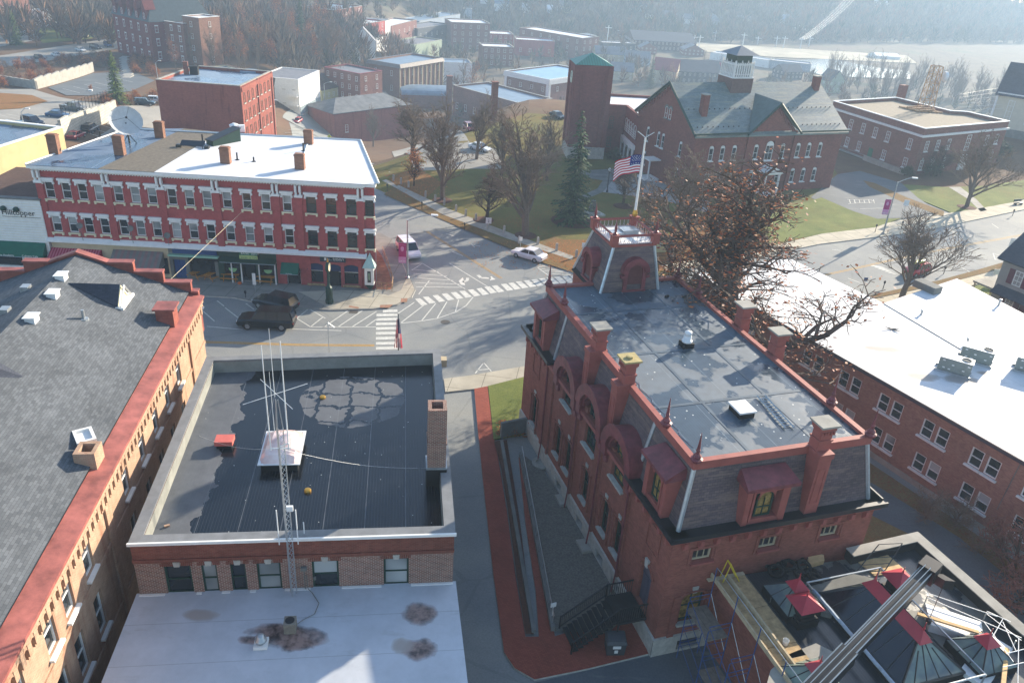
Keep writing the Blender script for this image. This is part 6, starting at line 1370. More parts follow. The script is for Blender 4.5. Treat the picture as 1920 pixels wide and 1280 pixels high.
def gallery():
 z1=5.1;f=FF;S=lambda px,py,z=z1:f.ud(px,py,z)
 poly=[tuple(f.p(3.4,0,.02).xy),tuple(f.p(3.4,0,12).xy),tuple(f.p(16.2,0,12).xy),tuple(f.p(16.2,0,2.2).xy),tuple(f.p(15.4,0,-1.2).xy),tuple(f.p(12.75,0,-1.2).xy),tuple(f.p(12.75,0,.02).xy)]
 q1,q2,q3=P(1720,1003,z1+.6),P(1925,1183,z1+.6),P(1590,1033,z1+.6)
 poly=[tuple(f.p(3.4,0,.02).xy),tuple(f.p(4.4,0,14).xy),(q2.x+1.5,q2.y-3.0),(q2.x,q2.y),(q1.x,q1.y),(q3.x,q3.y)]
 root=thing('gallery_wing',f.p(9,0,6),'low wing with dark flat roof and glass skylights under repair behind the library','building')
 rm=MT['membrane']('dark_patched_roof',LEA,(.25,.52),rgb('#62635e'),rgb('#2a3138'),rgb('#75766f'),None,.04,3)
 mb=MB();n=len(poly)
 for i in range(n):g=Fr(poly[i],poly[(i+1)%n]);mb.wall(g,0,g.L,-.3,z1+(.6 if i in(2,3,4)else 0))
 part(mb,'wall',MT['lib_brick'],root);mb=MB();mb.uvr=LEA;mb.face([(p[0],p[1],z1)for p in poly]);part(mb,'roof',rm,root)
 mb=MB();ins=inset(poly,.45);ou=inset(poly,-.15)
 for i in(2,3,4):
  j=(i+1)%n;b=[ou[i],ou[j],ins[j],ins[i]];mb.hexa([Vector((p.x,p.y,z1+.01))for p in b],[Vector((p.x,p.y,z1+.62))for p in b])
 part(mb,'parapet',MT['rubber'],root);mb=MB();i2=inset(poly,.5);o2=inset(poly,-.2)
 for i in(2,3,4):
  j=(i+1)%n;b=[o2[i],o2[j],i2[j],i2[i]];mb.hexa([Vector((p.x,p.y,z1+.621))for p in b],[Vector((p.x,p.y,z1+.68))for p in b])
 part(mb,'parapet_cap',MT['conc'],root)
 mb=MB();a_,b_=S(1240,1190)[0],0;mb.box(f,3.3,3.5,z1-.4,z1+.02,.5,9);part(mb,'red_fascia',MT['lib_maroon'],root)
 def capq(c,s,h,z):
  return[c+Vector((x*s,y*s,z))for x,y in((-1,-1),(1,-1),(1,1),(-1,1))]
 def rot(v,a=LEA):return Vector((v.x*math.cos(a)-v.y*math.sin(a),v.x*math.sin(a)+v.y*math.cos(a),v.z))
 def pyr(mb,c,s0,z0,z1_,s1=0.0,sy=None):
  sy=sy or s0;s1y=s1*sy/s0
  b=[c+rot(Vector((x*s0,y*sy,z0)))for x,y in((-1,-1),(1,-1),(1,1),(-1,1))]
  if s1==0:
   t=c+Vector((0,0,z1_))
   for k in range(4):mb.face([b[k],b[(k+1)%4],t])
   mb.face(b[::-1])
  else:mb.hexa(b,[c+rot(Vector((x*s1,y*s1y,z1_)))for x,y in((-1,-1),(1,-1),(1,1),(-1,1))])
 for px,py,k,lab in((1500,1160,0,'red-capped square ventilator on a stepped dark base near the plank staging'),(1485,1110,1,'red cap on a small glazed pyramid beside the tyre pile'),(1677,1115,2,'red-capped ventilator near the crane tip'),(1522,1268,3,'red cap on the small grey glazed pyramid at the bottom edge'),(1835,1215,4,'red cap on the small glazed pyramid at the right')):
  c=P(px,py+(20 if k in(1,3,4)else 0),z1);c=Vector((c.x,c.y,z1));v=thing('roof_ventilator',c,lab,'roof ventilator','red-capped roof lights and ventilators')
  if k in(0,2):
   mb=MB();pyr(mb,c,.62,0,.35,.62);pyr(mb,c,.56,.351,.5,.56);pyr(mb,c,.42,.501,1.15,.42);part(mb,'base',MT['rubber'],v);zc,s=1.151,.72
  else:
   mb=MB();s0=1.15;pyr(mb,c,s0,0,.45,s0);part(mb,'kerb',MT['rubber'],v);mb=MB();pyr(mb,c,s0,.451,1.25,.28);part(mb,'glazing',MT['sky_pane'],v)
   mb=MB()
   for i in range(4):
    for t in(-1,-.33,.33,1):
     A=rot(Vector((t*s0,-s0,.451)),LEA+i*1.5708);B=rot(Vector((t*.28,-.28,1.25)),LEA+i*1.5708);mb.tube(c+A,c+B,.035,n=4)
   part(mb,'glazing_bar',MT['black'],v);zc,s=1.251,.45
  mb=MB();pyr(mb,c,s,zc,zc+.5);mb.lathe(c+Vector((0,0,zc+.42)),[(.04,0),(.06,.1),(.03,.2),(.02,.45)],5);part(mb,'cap',MT['pink_roof'],v)
 c=P(1660,1195,z1);c=Vector((c.x,c.y,z1));sk=thing('hipped_skylight',c,'large dark glass hipped skylight with long red ridge cap','skylight')
 lx,ly=1.9,3.1;an=LEA+.0
 def q(x,y,z):return c+rot(Vector((x,y,z)),an)
 B=[q(-lx,-ly,.5),q(lx,-ly,.5),q(lx,ly,.5),q(-lx,ly,.5)];R0,R1=q(0,-ly+1.5,2.1),q(0,ly-1.5,2.1)
 mb=MB();mb.hexa([p-Vector((0,0,.5))for p in B],B);part(mb,'kerb',MT['rubber'],sk)
 for q_ in((B[3],B[0],R0,R1),(B[1],B[2],R1,R0)):mb=MB();mb.face([q_[0]+Vector((0,0,.01)),q_[1]+Vector((0,0,.01)),q_[2],q_[3]]);part(mb,'dark_glazing',MT['sky_dark'],sk)
 up_=Vector((0,0,.01))
 for i,r_ in((0,R0),(2,R1)):mb=MB();mb.face([B[i]+up_,B[i+1]+up_,r_]);part(mb,'end_glazing',MT['sky_pane'],sk)
 mb=MB()
 for i in range(7):t=i/6;mb.tube(B[3].lerp(B[0],t),R1.lerp(R0,max(0,min(1,(t-.24)/.52))),.035,n=4);mb.tube(B[2].lerp(B[1],t),R1.lerp(R0,max(0,min(1,(t-.24)/.52))),.035,n=4)
 for i in range(1,5):t=i/5;mb.tube(B[0].lerp(B[1],t),R0.lerp(B[0].lerp(B[1],t),.12 if i in(2,3)else.35),.04,n=4);mb.tube(B[2].lerp(B[3],t),R1,.04,n=4)
 for k in range(4):mb.tube(B[k],B[(k+1)%4],.07,n=4)
 for a,b in((B[0],R0),(B[1],R0),(B[2],R1),(B[3],R1)):mb.tube(a,b,.06,n=4)
 part(mb,'glazing_bar',MT['black'],sk)
 mb=MB();h=Vector((0,0,.02));w=.38
 rb=[q(-w,-ly+1.0,1.85),q(w,-ly+1.0,1.85),q(w,ly-1.0,1.85),q(-w,ly-1.0,1.85)];rt=[q(0,-ly+1.4,2.4),q(0,ly-1.4,2.4)]
 mb.face([rb[3],rb[0],rt[0],rt[1]]);mb.face([rb[1],rb[2],rt[1],rt[0]]);mb.face([rb[0],rb[1],rt[0]]);mb.face([rb[2],rb[3],rt[1]]);mb.face(rb[::-1])
 for e_ in rt:mb.lathe(e_-Vector((0,0,.05)),[(.05,0),(.07,.1),(.03,.2),(.02,.5)],5)
 part(mb,'ridge_cap',MT['pink_roof'],sk)
 mb=MB();FRM=[q(-lx-.5,-ly-.6,.9),q(lx+.5,-ly-.6,.9),q(lx+.5,ly+.5,.9),q(-lx-.5,ly+.5,.9)]
 for k in range(4):mb.tube(FRM[k],FRM[(k+1)%4],.05,n=5);mb.tube(FRM[k],FRM[k]-Vector((0,0,.9)),.05,n=5)
 solo(mb,'guard_rail',MT['metal_lt'],'silver guard rail frame around the hipped skylight','guard rail')
 mb=MB()
 for k in range(14):
  p=FRM[3].lerp(FRM[0],.08+k*.065);pn=FRM[3].lerp(FRM[0],.08+(k+1)*.065);mb.tube(p+Vector((0,0,.02*(k%2))),pn+Vector((0,0,.02*((k+1)%2))),.1,n=6)
 solo(mb,'plastic_sheet',plain('crumpled_pale_plastic','#97a5b2',.35,.25,6),'strip of crumpled pale plastic sheeting along the skylight rail','plastic sheet')
 for nm,pts,z,h,m,lab in(('grey_duct',[(1445,1120),(1600,1075),(1645,1085),(1560,1150)],z1,.35,'conc_dk','grey weathered roof walkway with flaking paint'),('white_slab',[(1735,1130),(1840,1165),(1845,1200),(1745,1170)],z1,.5,'white','bright white slab roof lit by the sun right of the skylight'),('white_slab',[(1800,1255),(1850,1185),(1900,1215),(1850,1290)],z1,.25,'metal_wh','pale sunlit roof slab at the lower right corner'),('grey_slab',[(1445,1255),(1480,1225),(1530,1205),(1570,1225),(1500,1275),(1430,1310)],z1,.4,'conc','grey speckled roof slab next to the plank staging'),('plywood_sheet',[(1595,1040),(1648,1025),(1700,1070),(1640,1078)],z1,.08,'plywood','sheet of new plywood lying beside the roof parapet'),('timber_board',[(1515,1028),(1545,1040),(1546,1050),(1516,1058)],z1,.3,'plywood','triangular offcut of yellow board leaning at the library wall')):
  pp=[P(x,y,z+h)for x,y in pts];ar=sum(pp[i].x*pp[(i+1)%len(pp)].y-pp[(i+1)%len(pp)].x*pp[i].y for i in range(len(pp)))
  if ar<0:pp=pp[::-1]
  mb=MB();mb.prism([(p.x,p.y)for p in pp],z+.01,z+h);solo(mb,nm,MT[m],lab,'roof slab' if 'slab' in nm or 'duct' in nm else 'board')
 for k,(px,py)in enumerate(((1443,1057),(1462,1048),(1478,1058),(1492,1048),(1508,1062),(1502,1078),(1519,1075),(1455,1070),(1530,1082))):
  c=P(px,py,z1+.15+.12*(k%3));mb=MB();n=16;R,r=.36,.11;tl=Vector((.3*math.sin(k*1.7),.3*math.cos(k*2.3),1)).normalized();x=tl.cross(Vector((1,0,0))).normalized();y=tl.cross(x);rings=[]
  for i in range(n):
   a=i*6.2832/n;o=x*math.cos(a)+y*math.sin(a);rings.append([c+o*(R+r*math.cos(b*1.0472))+tl*r*math.sin(b*1.0472)for b in range(6)])
  for i in range(n):
   for b in range(6):mb.face([rings[i][b],rings[(i+1)%n][b],rings[(i+1)%n][(b+1)%6],rings[i][(b+1)%6]])
  solo(mb,'tyre',MT['rubber'],'old black tyre in the heap by the library wall above the gallery roof','tyre','old tyres heaped on the gallery roof',smooth=True)
 sc=thing('scaffold',P(1390,1200,0),'blue tube scaffold tower with grey plank decks at the library corner','scaffold')
 zt=z1+.35;mb=MB();tb=MB()
 def u(px,py,z):return P(px,py,z)
 D=[u(1347,1108,zt),u(1425,1085,zt),u(1500,1225,zt),u(1440,1285,zt)]
 us=f.ud(1347,1108,zt);ue=f.ud(1425,1088,zt)
 u0,u1_=2.7,4.45
 for k in range(10):a=.3+k*.82;tb.box(f,u0+.15+.25*(k%2)*.3,u1_+.1,zt+.012*(k%3),zt+.05+.012*(k%3),a,a+.8)
 st=thing('plank_staging',f.p(3.2,zt,4),'sunlit timber plank deck on top of the blue scaffold','plank deck');part(tb,'deck',MT['wood_pale'],st)
 tb=MB();tb.box(f,u0-.05,u0+.04,zt,zt+.28,.1,9.4);tb.box(f,u0+.75,u0+.85,zt+.06,zt+.3,.4,9.2);tb.box(f,u0-.4,u1_+.1,zt+.06,zt+.12,.28,.5);part(tb,'toe_board',plain('pale_timber_board','#b0a184',.8,.2,3),st)
 for i,dd in enumerate((.5,2.6,4.7,6.8,8.9)):
  for uu in(u0-.05,u0-1.35):mb.tube(f.p(uu,.0,dd),f.p(uu,zt+(1.0 if uu>u0-1 else-1.2),dd),.03,n=5)
  for z_ in(1.2,2.4,3.6,4.6):
   mb.tube(f.p(u0-.05,z_,dd),f.p(u0-1.35,z_,dd),.025,n=4)
   if i<4:mb.tube(f.p(u0-1.35,z_,dd),f.p(u0-1.35,z_-1.1,dd+2.1),.018,n=4)
   mb.tube(f.p(u0-.05,z_-.3,dd),f.p(u0-1.35,z_-.3,dd),.018,n=4)
 part(mb,'tube_frame',plain('blue_scaffold_tube','#2a4a80',.5,.2,3,.4),sc)
 mb=MB()
 for dd in(.5,2.6,4.7,6.8):
  mb.tube(f.p(u0-.05,zt+1.0,dd),f.p(u0-.05,zt+1.0,dd+2.1),.025,n=4);mb.tube(f.p(u0-.05,4.6,dd),f.p(u0-.05,2.5,dd+2.1),.018,n=4)
 part(mb,'brace',MT['metal_lt'],sc)
 mb=MB()
 gp=plain('grey_scaffold_plank','#80766a',.85,.25,3)
 for z_,d0 in((1.25,2.6),(2.45,4.7),(3.65,.5),(2.45,6.8)):
  for k in range(3):mb=MB();mb.box(f,u0-1.35+.42*k,u0-1.35+.42*k+.39,z_,z_+.05,d0-.1,d0+2.2);part(mb,'plank',gp,sc)
 pass
 yl=thing('access_gate',f.p(3.4,zt,.5),'bright yellow access hoop at the head of the plank deck','access hoop');mb=MB()
 for s_ in(0,.35):mb.tube(f.p(3.05,zt,.35+s_),f.p(3.45,zt+1.1,.2+s_),.03,n=5);mb.tube(f.p(3.45,zt+1.1,.2+s_),f.p(3.95,zt+.1,.55+s_),.03,n=5)
 mb.tube(f.p(3.45,zt+1.1,.2),f.p(3.45,zt+1.1,.55),.03,n=5);part(mb,'hoop',plain('bright_yellow_paint','#c9b02a',.5,.1,3),yl)
 c=f.p(3.9,zt+.06,5.2);mb=MB();mb.lathe(c,[(.13,0),(.16,.3),(.15,.31),(.13,.05)],10);solo(mb,'bucket',MT['white'],'white bucket standing on the sunlit plank deck','bucket')
 zb=z1+3.2;a,b=P(1500,1320,z1+2.6),P(1735,1075,z1+4.2);cr=thing('crane_boom',(a+b)/2,'long black telescopic crane boom reaching up over the skylights','crane boom')
 dv=(b-a).normalized();sd=dv.cross(Vector((0,0,1))).normalized();up=sd.cross(dv)
 def beam(mb,p,q_,w,h):mb.hexa([p-sd*w-up*h,p+sd*w-up*h,q_+sd*w-up*h,q_-sd*w-up*h],[p-sd*w+up*h,p+sd*w+up*h,q_+sd*w+up*h,q_-sd*w+up*h])
 m=plain('black_boom_paint','#15171a',.35,.25,2,.5)
 L=(b-a).length;mb=MB();beam(mb,a-dv*4,a+dv*(L*.35),.36,.42);part(mb,'outer_section',m,cr);mb=MB();beam(mb,a+dv*(L*.35),b,.27,.33);part(mb,'inner_section',m,cr)
 mb=MB()
 for s_ in(-1,1):mb.tube(a-dv*4+sd*.37*s_+up*.43,a+dv*L*.35+sd*.37*s_+up*.43,.03,n=4);mb.tube(a+dv*L*.35+sd*.28*s_+up*.34,b+sd*.28*s_+up*.34,.03,n=4)
 for s_ in(-.12,.14):mb.tube(a+up*.6+sd*s_,b+up*.55+sd*s_,.02,n=4)
 part(mb,'rail',MT['metal_lt'],cr)
 mb=MB();beam(mb,b-dv*.1,b+dv*.7,.42,.5);beam(mb,b+dv*.2+sd*.55-up*.2,b+dv*.5+sd*.9-up*.2,.3,.3);part(mb,'boom_head',MT['black'],cr)
 mb=MB();hk=b+sd*.9;mb.tube(hk,hk-Vector((0,0,2.2)),.02,n=4);mb.lathe(hk-Vector((0,0,2.6)),[(.05,0),(.14,.1),(.14,.3),(.05,.42)],8);part(mb,'hook',MT['black'],cr)
 r=thing('roof_scaffold',P(1860,1180,z1),'pale scaffold tubes and diagonal braces along the right parapet','scaffold');mb=MB()
 def tb2(p0,p1,za=.8,zb_=.8):mb.tube(P(p0[0],p0[1],z1+za),P(p1[0],p1[1],z1+zb_),.022,n=5)
 for s_ in(((1735,1110),(1870,1155)),((1740,1120),(1915,1195)),((1850,1150),(1915,1200)),((1845,1165),(1900,1240)),((1850,1145),(1895,1165)),((1860,1195),(1880,1160)),((1880,1165),(1905,1220)),((1910,1195),(1908,1290)),((1885,1225),(1925,1215)),((1880,1250),(1925,1240))):tb2(*s_)
 part(mb,'tube',MT['metal_wh'],r);mb=MB()
 for x,y in((1850,1148),(1905,1200),(1740,1115)):p=P(x,y,z1+.8);mb.tube((p.x,p.y,z1),p,.035,n=5)
 part(mb,'upright',MT['metal_lt'],r)
 ld=thing('roof_ladder',P(1630,1050,z1),'black ladder frame standing at the far parapet of the gallery roof','ladder');mb=MB();A=[P(1605,1072,z1+.1),P(1648,1020,z1+1.1),P(1660,1068,z1+.1),P(1692,1018,z1+1.1)]
 mb.tube(A[0],A[1],.03,n=4);mb.tube(A[2],A[3],.03,n=4);part(mb,'rail',MT['black'],ld);mb=MB()
 for k in range(5):t=k/4;mb.tube(A[0].lerp(A[1],t),A[2].lerp(A[3],t),.025,n=4)
 part(mb,'rung',MT['black'],ld)
 for k,(p0,p1,lab)in enumerate((((1720,1150),(1835,1185),'long pale timber propped over the white slab'),((1840,1185),(1885,1240),'pale timber leaning at the right scaffold'),((1888,1215),(1880,1290),'upright pale timber at the lower right corner'))):
  A,B=P(*p0,z1+.6),P(*p1,z1+.7);mb=MB();d_=(B-A).normalized();s_=d_.cross(Vector((0,0,1))).normalized()*.1;h=Vector((0,0,.05));mb.hexa([A-s_-h,A+s_-h,B+s_-h,B-s_-h],[A-s_+h,A+s_+h,B+s_+h,B-s_+h]);solo(mb,'timber',MT['plywood'],lab,'timber','loose timbers on the gallery roof')
gallery()
def courthouse():
 a,b=P(1307,250,10),P(1583,242,10);f=Fr(a.xy,b.xy);L,D=f.L,17.5;ze,zr=10.0,15.9
 g=Fr(f.p(0,0,-D).xy,f.o)
 root=thing('courthouse',f.p(L/2,0,-D/2),'red brick courthouse with green-grey slate roof, cross gable and white round-headed windows','building')
 U=lambda px,py:f.at(px,py)[0]
 up=[U(x,y)for x,y in((1333,290),(1354,289),(1376,288),(1417,285),(1442,285),(1467,283),(1496,281),(1516,281),(1537,280))]
 lo=[u+.05 for u in up];hs=[]
 W=lambda i:1.5 if i==4 else.85
 zu,zl=5.6,1.5;Hh=lambda i:3.1 if i==4 else 2.35
 for i,u in enumerate(up):hs+=[hole(u,zu-(.3 if i==4 else 0),W(i),Hh(i))]+([hole(u,zl,.85,2.3)]if i not in(4,)else[])
 gw=[3.4,6.9,8.3,13.6];gh=[hole(u,5.4,.85,2.4)for u in gw]+[hole(u,1.4,.85,2.3)for u in(3.4,13.6)]+[hole(u,10.2,.7,1.8)for u in(8.2,9.4)]
 mb=MB();mb.wall(f,0,L,-.3,ze,hs,rev=.2);mb.wall(g,0,D,-.3,ze,[h for h in gh if h[2]<9],rev=.2)
 mb.wall(Fr(f.p(L,0,0).xy,f.p(L,0,-D).xy),0,D,-.3,ze);mb.wall(Fr(f.p(L,0,-D).xy,f.p(0,0,-D).xy),0,L,-.3,ze)
 for u in(0,L):mb.face([f.p(u,ze,0),f.p(u,ze,-D),f.p(u,zr-.1,-D/2)])
 u0,u1=U(1405,250)+.0,U(1492,247);um=(u0+u1)/2;zg=14.2
 mb.box(f,u0,u1,-.3,5.2,0,.5)if False else None
 for uu in(u0,u1):mb.box(f,uu-.2,uu+.2,-.3,ze,0,.35)
 mb.face([f.p(u0,ze,.04),f.p(u1,ze,.04),f.p(um,zg-.2,.04)])
 k=.3
 while k<L-.3:
  if not u0-.3<k<u1+.3:mb.box(f,k,k+.2,ze-.75,ze-.1,0,.18)
  k+=.5
 for i in range(14):
  t=i/13
  for s_ in(0,1):uu=u0+(um-u0)*t if s_==0 else u1+(um-u1)*t;z=ze+(zg-ze)*t;mb.box(f,uu-.1,uu+.1,z-.9,z-.25,.041,.2)
 for i in range(26):
  t=i/25;z=ze+(zr-ze)*(1-abs(2*t-1));mb.box(g,D*t-.12,D*t+.12,z-1.0,z-.2,0,.2)
 part(mb,'wall',MT['court_brick'],root)
 mb=MB();gable_roof(mb,f,L,D,ze,zr,.6,True,.25);ro=part(mb,'roof',MT['slate_green'],root)
 kk=(zr-ze)/(D/2);dm=-(zg-ze)/kk
 mb=MB();top,bk=f.p(um,zg+.15,.7),f.p(um,zg+.25,dm);l,r=f.p(u0-.7,ze-.35,.7),f.p(u1+.7,ze-.35,.7);lb,rb=f.p(u0-.7,ze-.2,-.05),f.p(u1+.7,ze-.2,-.05)
 mb.hexa([lb,l,top,bk]if False else[l,top,bk],[p+Vector((0,0,.2))for p in(l,top,bk)]);mb.hexa([top,r,bk],[p+Vector((0,0,.2))for p in(top,r,bk)]);part(mb,'cross_gable_roof',plain('green_grey_metal_roof','#4e6160',.5,.2,1.5,.4),root)
 mb=MB();mb.tube(l,top,.2,n=4);mb.tube(top,r,.2,n=4);mb.box(f,-.7,u0-.5,ze-.2,ze+.05,.45,.75);mb.box(f,u1+.5,L+.7,ze-.2,ze+.05,.45,.75)
 for z0_,d0,z1_,d1 in((ze-.35,.6,zr+.05,-D/2),(ze-.35,-D-.6,zr+.05,-D/2)):mb.tube(f.p(-.6,z0_,d0),f.p(-.6,z1_,d1),.22,n=4)
 part(mb,'eaves_trim',MT['dgreen'],root)
 mb=MB()
 for zz in(.55,.22):
  uu=.5
  while uu<L:
   z=ze+(zr-ze)*(1-zz if zz>.5 else.1);d=-D/2*(1-zz if zz>.5 else.1)
   if not(zz<.5 and u0-1<uu<u1+1):mb.abox(f.p(uu,z,d),.12,.12,.18,f.ang)
   uu+=.95
 part(mb,'snow_guard',MT['black'],ro)
 for i,u in enumerate(up):
  win(root,f,u,zu-(.3 if i==4 else 0)+.02,W(i)-.04,Hh(i)-.04,'arch','white','glass','white','head',(2 if i==4 else 1,2),-.08)
  if i!=4:win(root,f,u,zl+.02,.81,2.26,'arch','white','glass','white','head',(1,2),-.08)
 for u in gw:win(root,g,u,5.42,.81,2.36,'arch','white','glass','white','head',(1,2),-.08)
 for u in(3.4,13.6):win(root,g,u,1.42,.81,2.26,'arch','white','glass','white','head',(1,2),-.08)
 for u in(8.2,9.4):win(root,g,u,10.3,.7,1.8,'arch','white','blind','conc_dk','ring',(1,2),.02)
 mb=MB();mb.box(f,um-1.5,um+1.5,3.6,3.8,.04,2.4);mb.hexa([f.p(um-1.7,3.8,2.6),f.p(um+1.7,3.8,2.6),f.p(um+1.7,3.8,.05),f.p(um-1.7,3.8,.05)],[f.p(um-.05,4.8,2.6),f.p(um+.05,4.8,2.6),f.p(um+.05,4.8,.05),f.p(um-.05,4.8,.05)]);mb.box(f,um-1.2,um+1.2,-.2,.2,.1,2.6)
 for s_ in(-1.3,1.3):mb.tube(f.p(um+s_,0,2.2),f.p(um+s_,3.6,2.2),.14,n=8)
 part(mb,'entrance_porch',MT['white'],root);mb=MB();gm=7.6;mb.box(g,gm-1.2,gm+1.2,3.4,3.6,.02,2.2)
 for s_ in(-1,1):mb.tube(g.p(gm+s_,0,2),g.p(gm+s_,3.4,2),.14,n=8)
 mb.box(g,gm-1.4,gm+1.4,-.1,.5,.1,2.6);part(mb,'side_porch',MT['white'],root)
 for u,d_,h,lab in((U(1305,205)+3.6,-3.2,3.2,1),(L-1.2,-D/2+1.2,2.2,2)):
  z=ze+(zr-ze)*(1-abs(2*(-d_)/D-1));mb=MB();mb.abox(f.p(u,z-.8,d_),1.0,1.0,h+.5,f.ang);c_=part(mb,'chimney',MT['court_brick'],ro);mb=MB();mb.abox(f.p(u,z-.3+h,d_),1.2,1.2,.15,f.ang);part(mb,'cap',MT['conc'],c_)
 cu=f.ud(1412,165,zr)[0];c=f.p(cu,0,-D/2);cp=root;s=1.7
 mb=MB();mb.abox((c.x,c.y,zr-2.2),2*s+.6,2*s+.6,3.1,f.ang);part(mb,'cupola_base',plain('brown_batten_boarding','#6a5550',.7,.2,3),cp)
 mb=MB();q=Fr((c.x,c.y),ang=f.ang);z0=zr+.95
 mb.box(q,-s-.3,s+.3,z0-.06,z0+.12,-s-.3,s+.3)
 for i in range(4):
  h=Fr((c.x,c.y),ang=f.ang+i*1.5708)
  for k in range(9):u=-s+2*s*k/8;mb.box(h,u-.1,u+.1,z0+.12,z0+2.3,s,s+.2)
  mb.box(h,-s-.2,s+.2,z0+.5,z0+.62,s+.02,s+.16);mb.box(h,-s-.2,s+.2,z0+1.9,z0+2.1,s+.02,s+.18)
  for k in range(4):u=-s+2*s*k/3;mb.lathe(h.p(u,z0+2.3,s+.1),[(.1,0),(.13,.12),(.05,.25),(.02,.4)],5)
 part(mb,'cupola_balustrade',MT['white'],cp)
 mb=MB();mb.abox((c.x,c.y,z0+.13),2*s*.86,2*s*.86,3.3,f.ang);part(mb,'belfry',MT['dgreen'],cp)
 mb=MB();o=s+.55;B=[q.p(-o,z0+3.45,o),q.p(o,z0+3.45,o),q.p(o,z0+3.45,-o),q.p(-o,z0+3.45,-o)];t=Vector((c.x,c.y,z0+4.7))
 for k in range(4):mb.face([B[k],B[(k+1)%4],t])
 mb.face(B[::-1]);part(mb,'cupola_roof',plain('blue_grey_roof_metal','#55616b',.4,.15,2,.5),cp)
 tp=[(6.75,147.2),(7.55,141.2),(13.9,142.3),(13.1,148.3)];zt=HT(Vector((7.55,141.2,0)),1075,122)
 tw=thing('clock_tower',(10.3,144.7,0),'square plum brick clock tower with green metal pyramid roof','tower')
 mb=MB();fr=[Fr(tp[i],tp[(i+1)%4])for i in range(4)]
 for h in fr:
  mb.wall(h,0,h.L,2.2,zt)
  for u0_,u1_ in((0,.7),(h.L-.7,h.L),(1.3,1.5),(h.L-1.5,h.L-1.3)):mb.box(h,u0_,u1_,2.2,zt-.05-(1.6 if.5<u0_<h.L-1.2 else 0),0,.18)
 part(mb,'wall',MT['tower_brick'],tw);mb=MB()
 for h in fr:mb.wall(h,-.1,h.L+.1,-.3,2.2,d=.1)
 part(mb,'granite_base',MT['stone'],tw)
 c=Vector((10.3,144.7,0));mb=MB();B=[Vector((p.x,p.y,zt+.05))for p in inset(tp,-.1)];t=Vector((c.x,c.y,HT(c,1110,99)))
 for k in range(4):mb.face([B[k],B[(k+1)%4],t])
 mb.face(B[::-1]);part(mb,'roof',MT['copper'],tw)
 h=fr[0];mb=MB();mb.lathe((0,0,0),[(1.0,0),(1.0,.1),(.9,.12)],20);ctr=h.p(h.L/2,zt-2.4,.02);mb.v=[ctr+h.u.to_3d()*v.x+Vector((0,0,v.y))+h.n.to_3d()*v.z for v in mb.v];o=part(mb,'clock_face',plain('pale_clock_face','#b9c2b4',.5,.05,2),tw)
 mb=MB();mb.tube(ctr+h.n.to_3d()*.16,ctr+h.n.to_3d()*.16+Vector((0,0,.75)),.05,n=4);mb.tube(ctr+h.n.to_3d()*.16,ctr+h.n.to_3d()*.16+h.u.to_3d()*.5,.05,n=4);part(mb,'clock_hand',MT['black'],o)
 h=fr[1];mb=MB();mb.box(h,2.6,3.6,-.1,1.9,.101,.16);dr=part(mb,'door',MT['green'],tw);mb=MB();mb.box(h,2.2,4.0,2.1,2.25,.1,1.0);part(mb,'door_canopy',MT['conc'],dr)
 an=thing('brick_annex',(17.5,146,0),'plum brick link wing with white flat roof and arched porch between tower and courthouse','building')
 p1,p2=P(1180,182,8.6),P(1222,205,8.6);poly=[(13.95,142.6),(p1.x-.2,p1.y),(p2.x+.5,p2.y-1),tuple(g.p(1.5,0,-.1).xy),(37,156),(33,163),(14,158)]
 poly=[(13.2,147.2),(17.6,147.6),tuple(g.p(.25,0,.05).xy),tuple(g.p(-.3,0,-.2).xy),(36.5,147.8),(35.5,160),(13.2,158)]
 frs=shell(an,poly,-.3,8.7,'tower_brick',MT['whiteroof']('white_annex_roof',.3,.2,4,'#d2d4d6'),'tower_brick',.3)
 h=frs[1];lw=h.L
 win(an,frs[0],frs[0].L*.45,4.6,.8,2.2,'arch','dgreen','glass','tower_brick',None,(2,4),.03);win(an,frs[0],frs[0].L*.45,1.2,.8,1.8,'sash','dgreen','glass','tower_brick',None,(2,3),.03)
 for k in range(5):win(an,h,lw*(.16+.165*k),4.6,lw*.15,2.3,'arch','white','glass',None,None,(2,4),.03)
 mb=MB();mb.box(h,.6,lw-.3,2.9,3.7,.02,.5)
 for k in range(4):u=.8+(lw-1.3)*k/3;mb.tube(h.p(u,.4,.35),h.p(u,2.9,.35),.16,n=8);mb.box(h,u-.25,u+.25,0,.4,.1,.6)
 for k in range(3):u=.8+(lw-1.3)*(k+.5)/3;mb.arch(h,u,2.2,(lw-1.3)/6-.16,(lw-1.3)/6+.02,.1,.45,8)
 part(mb,'porch_arcade',MT['white'],an);mb=MB();mb.box(h,.9,lw-.5,.1,2.9,.02,.08);part(mb,'porch_glazing',MT['glass'],an)
 return f
FC=courthouse()
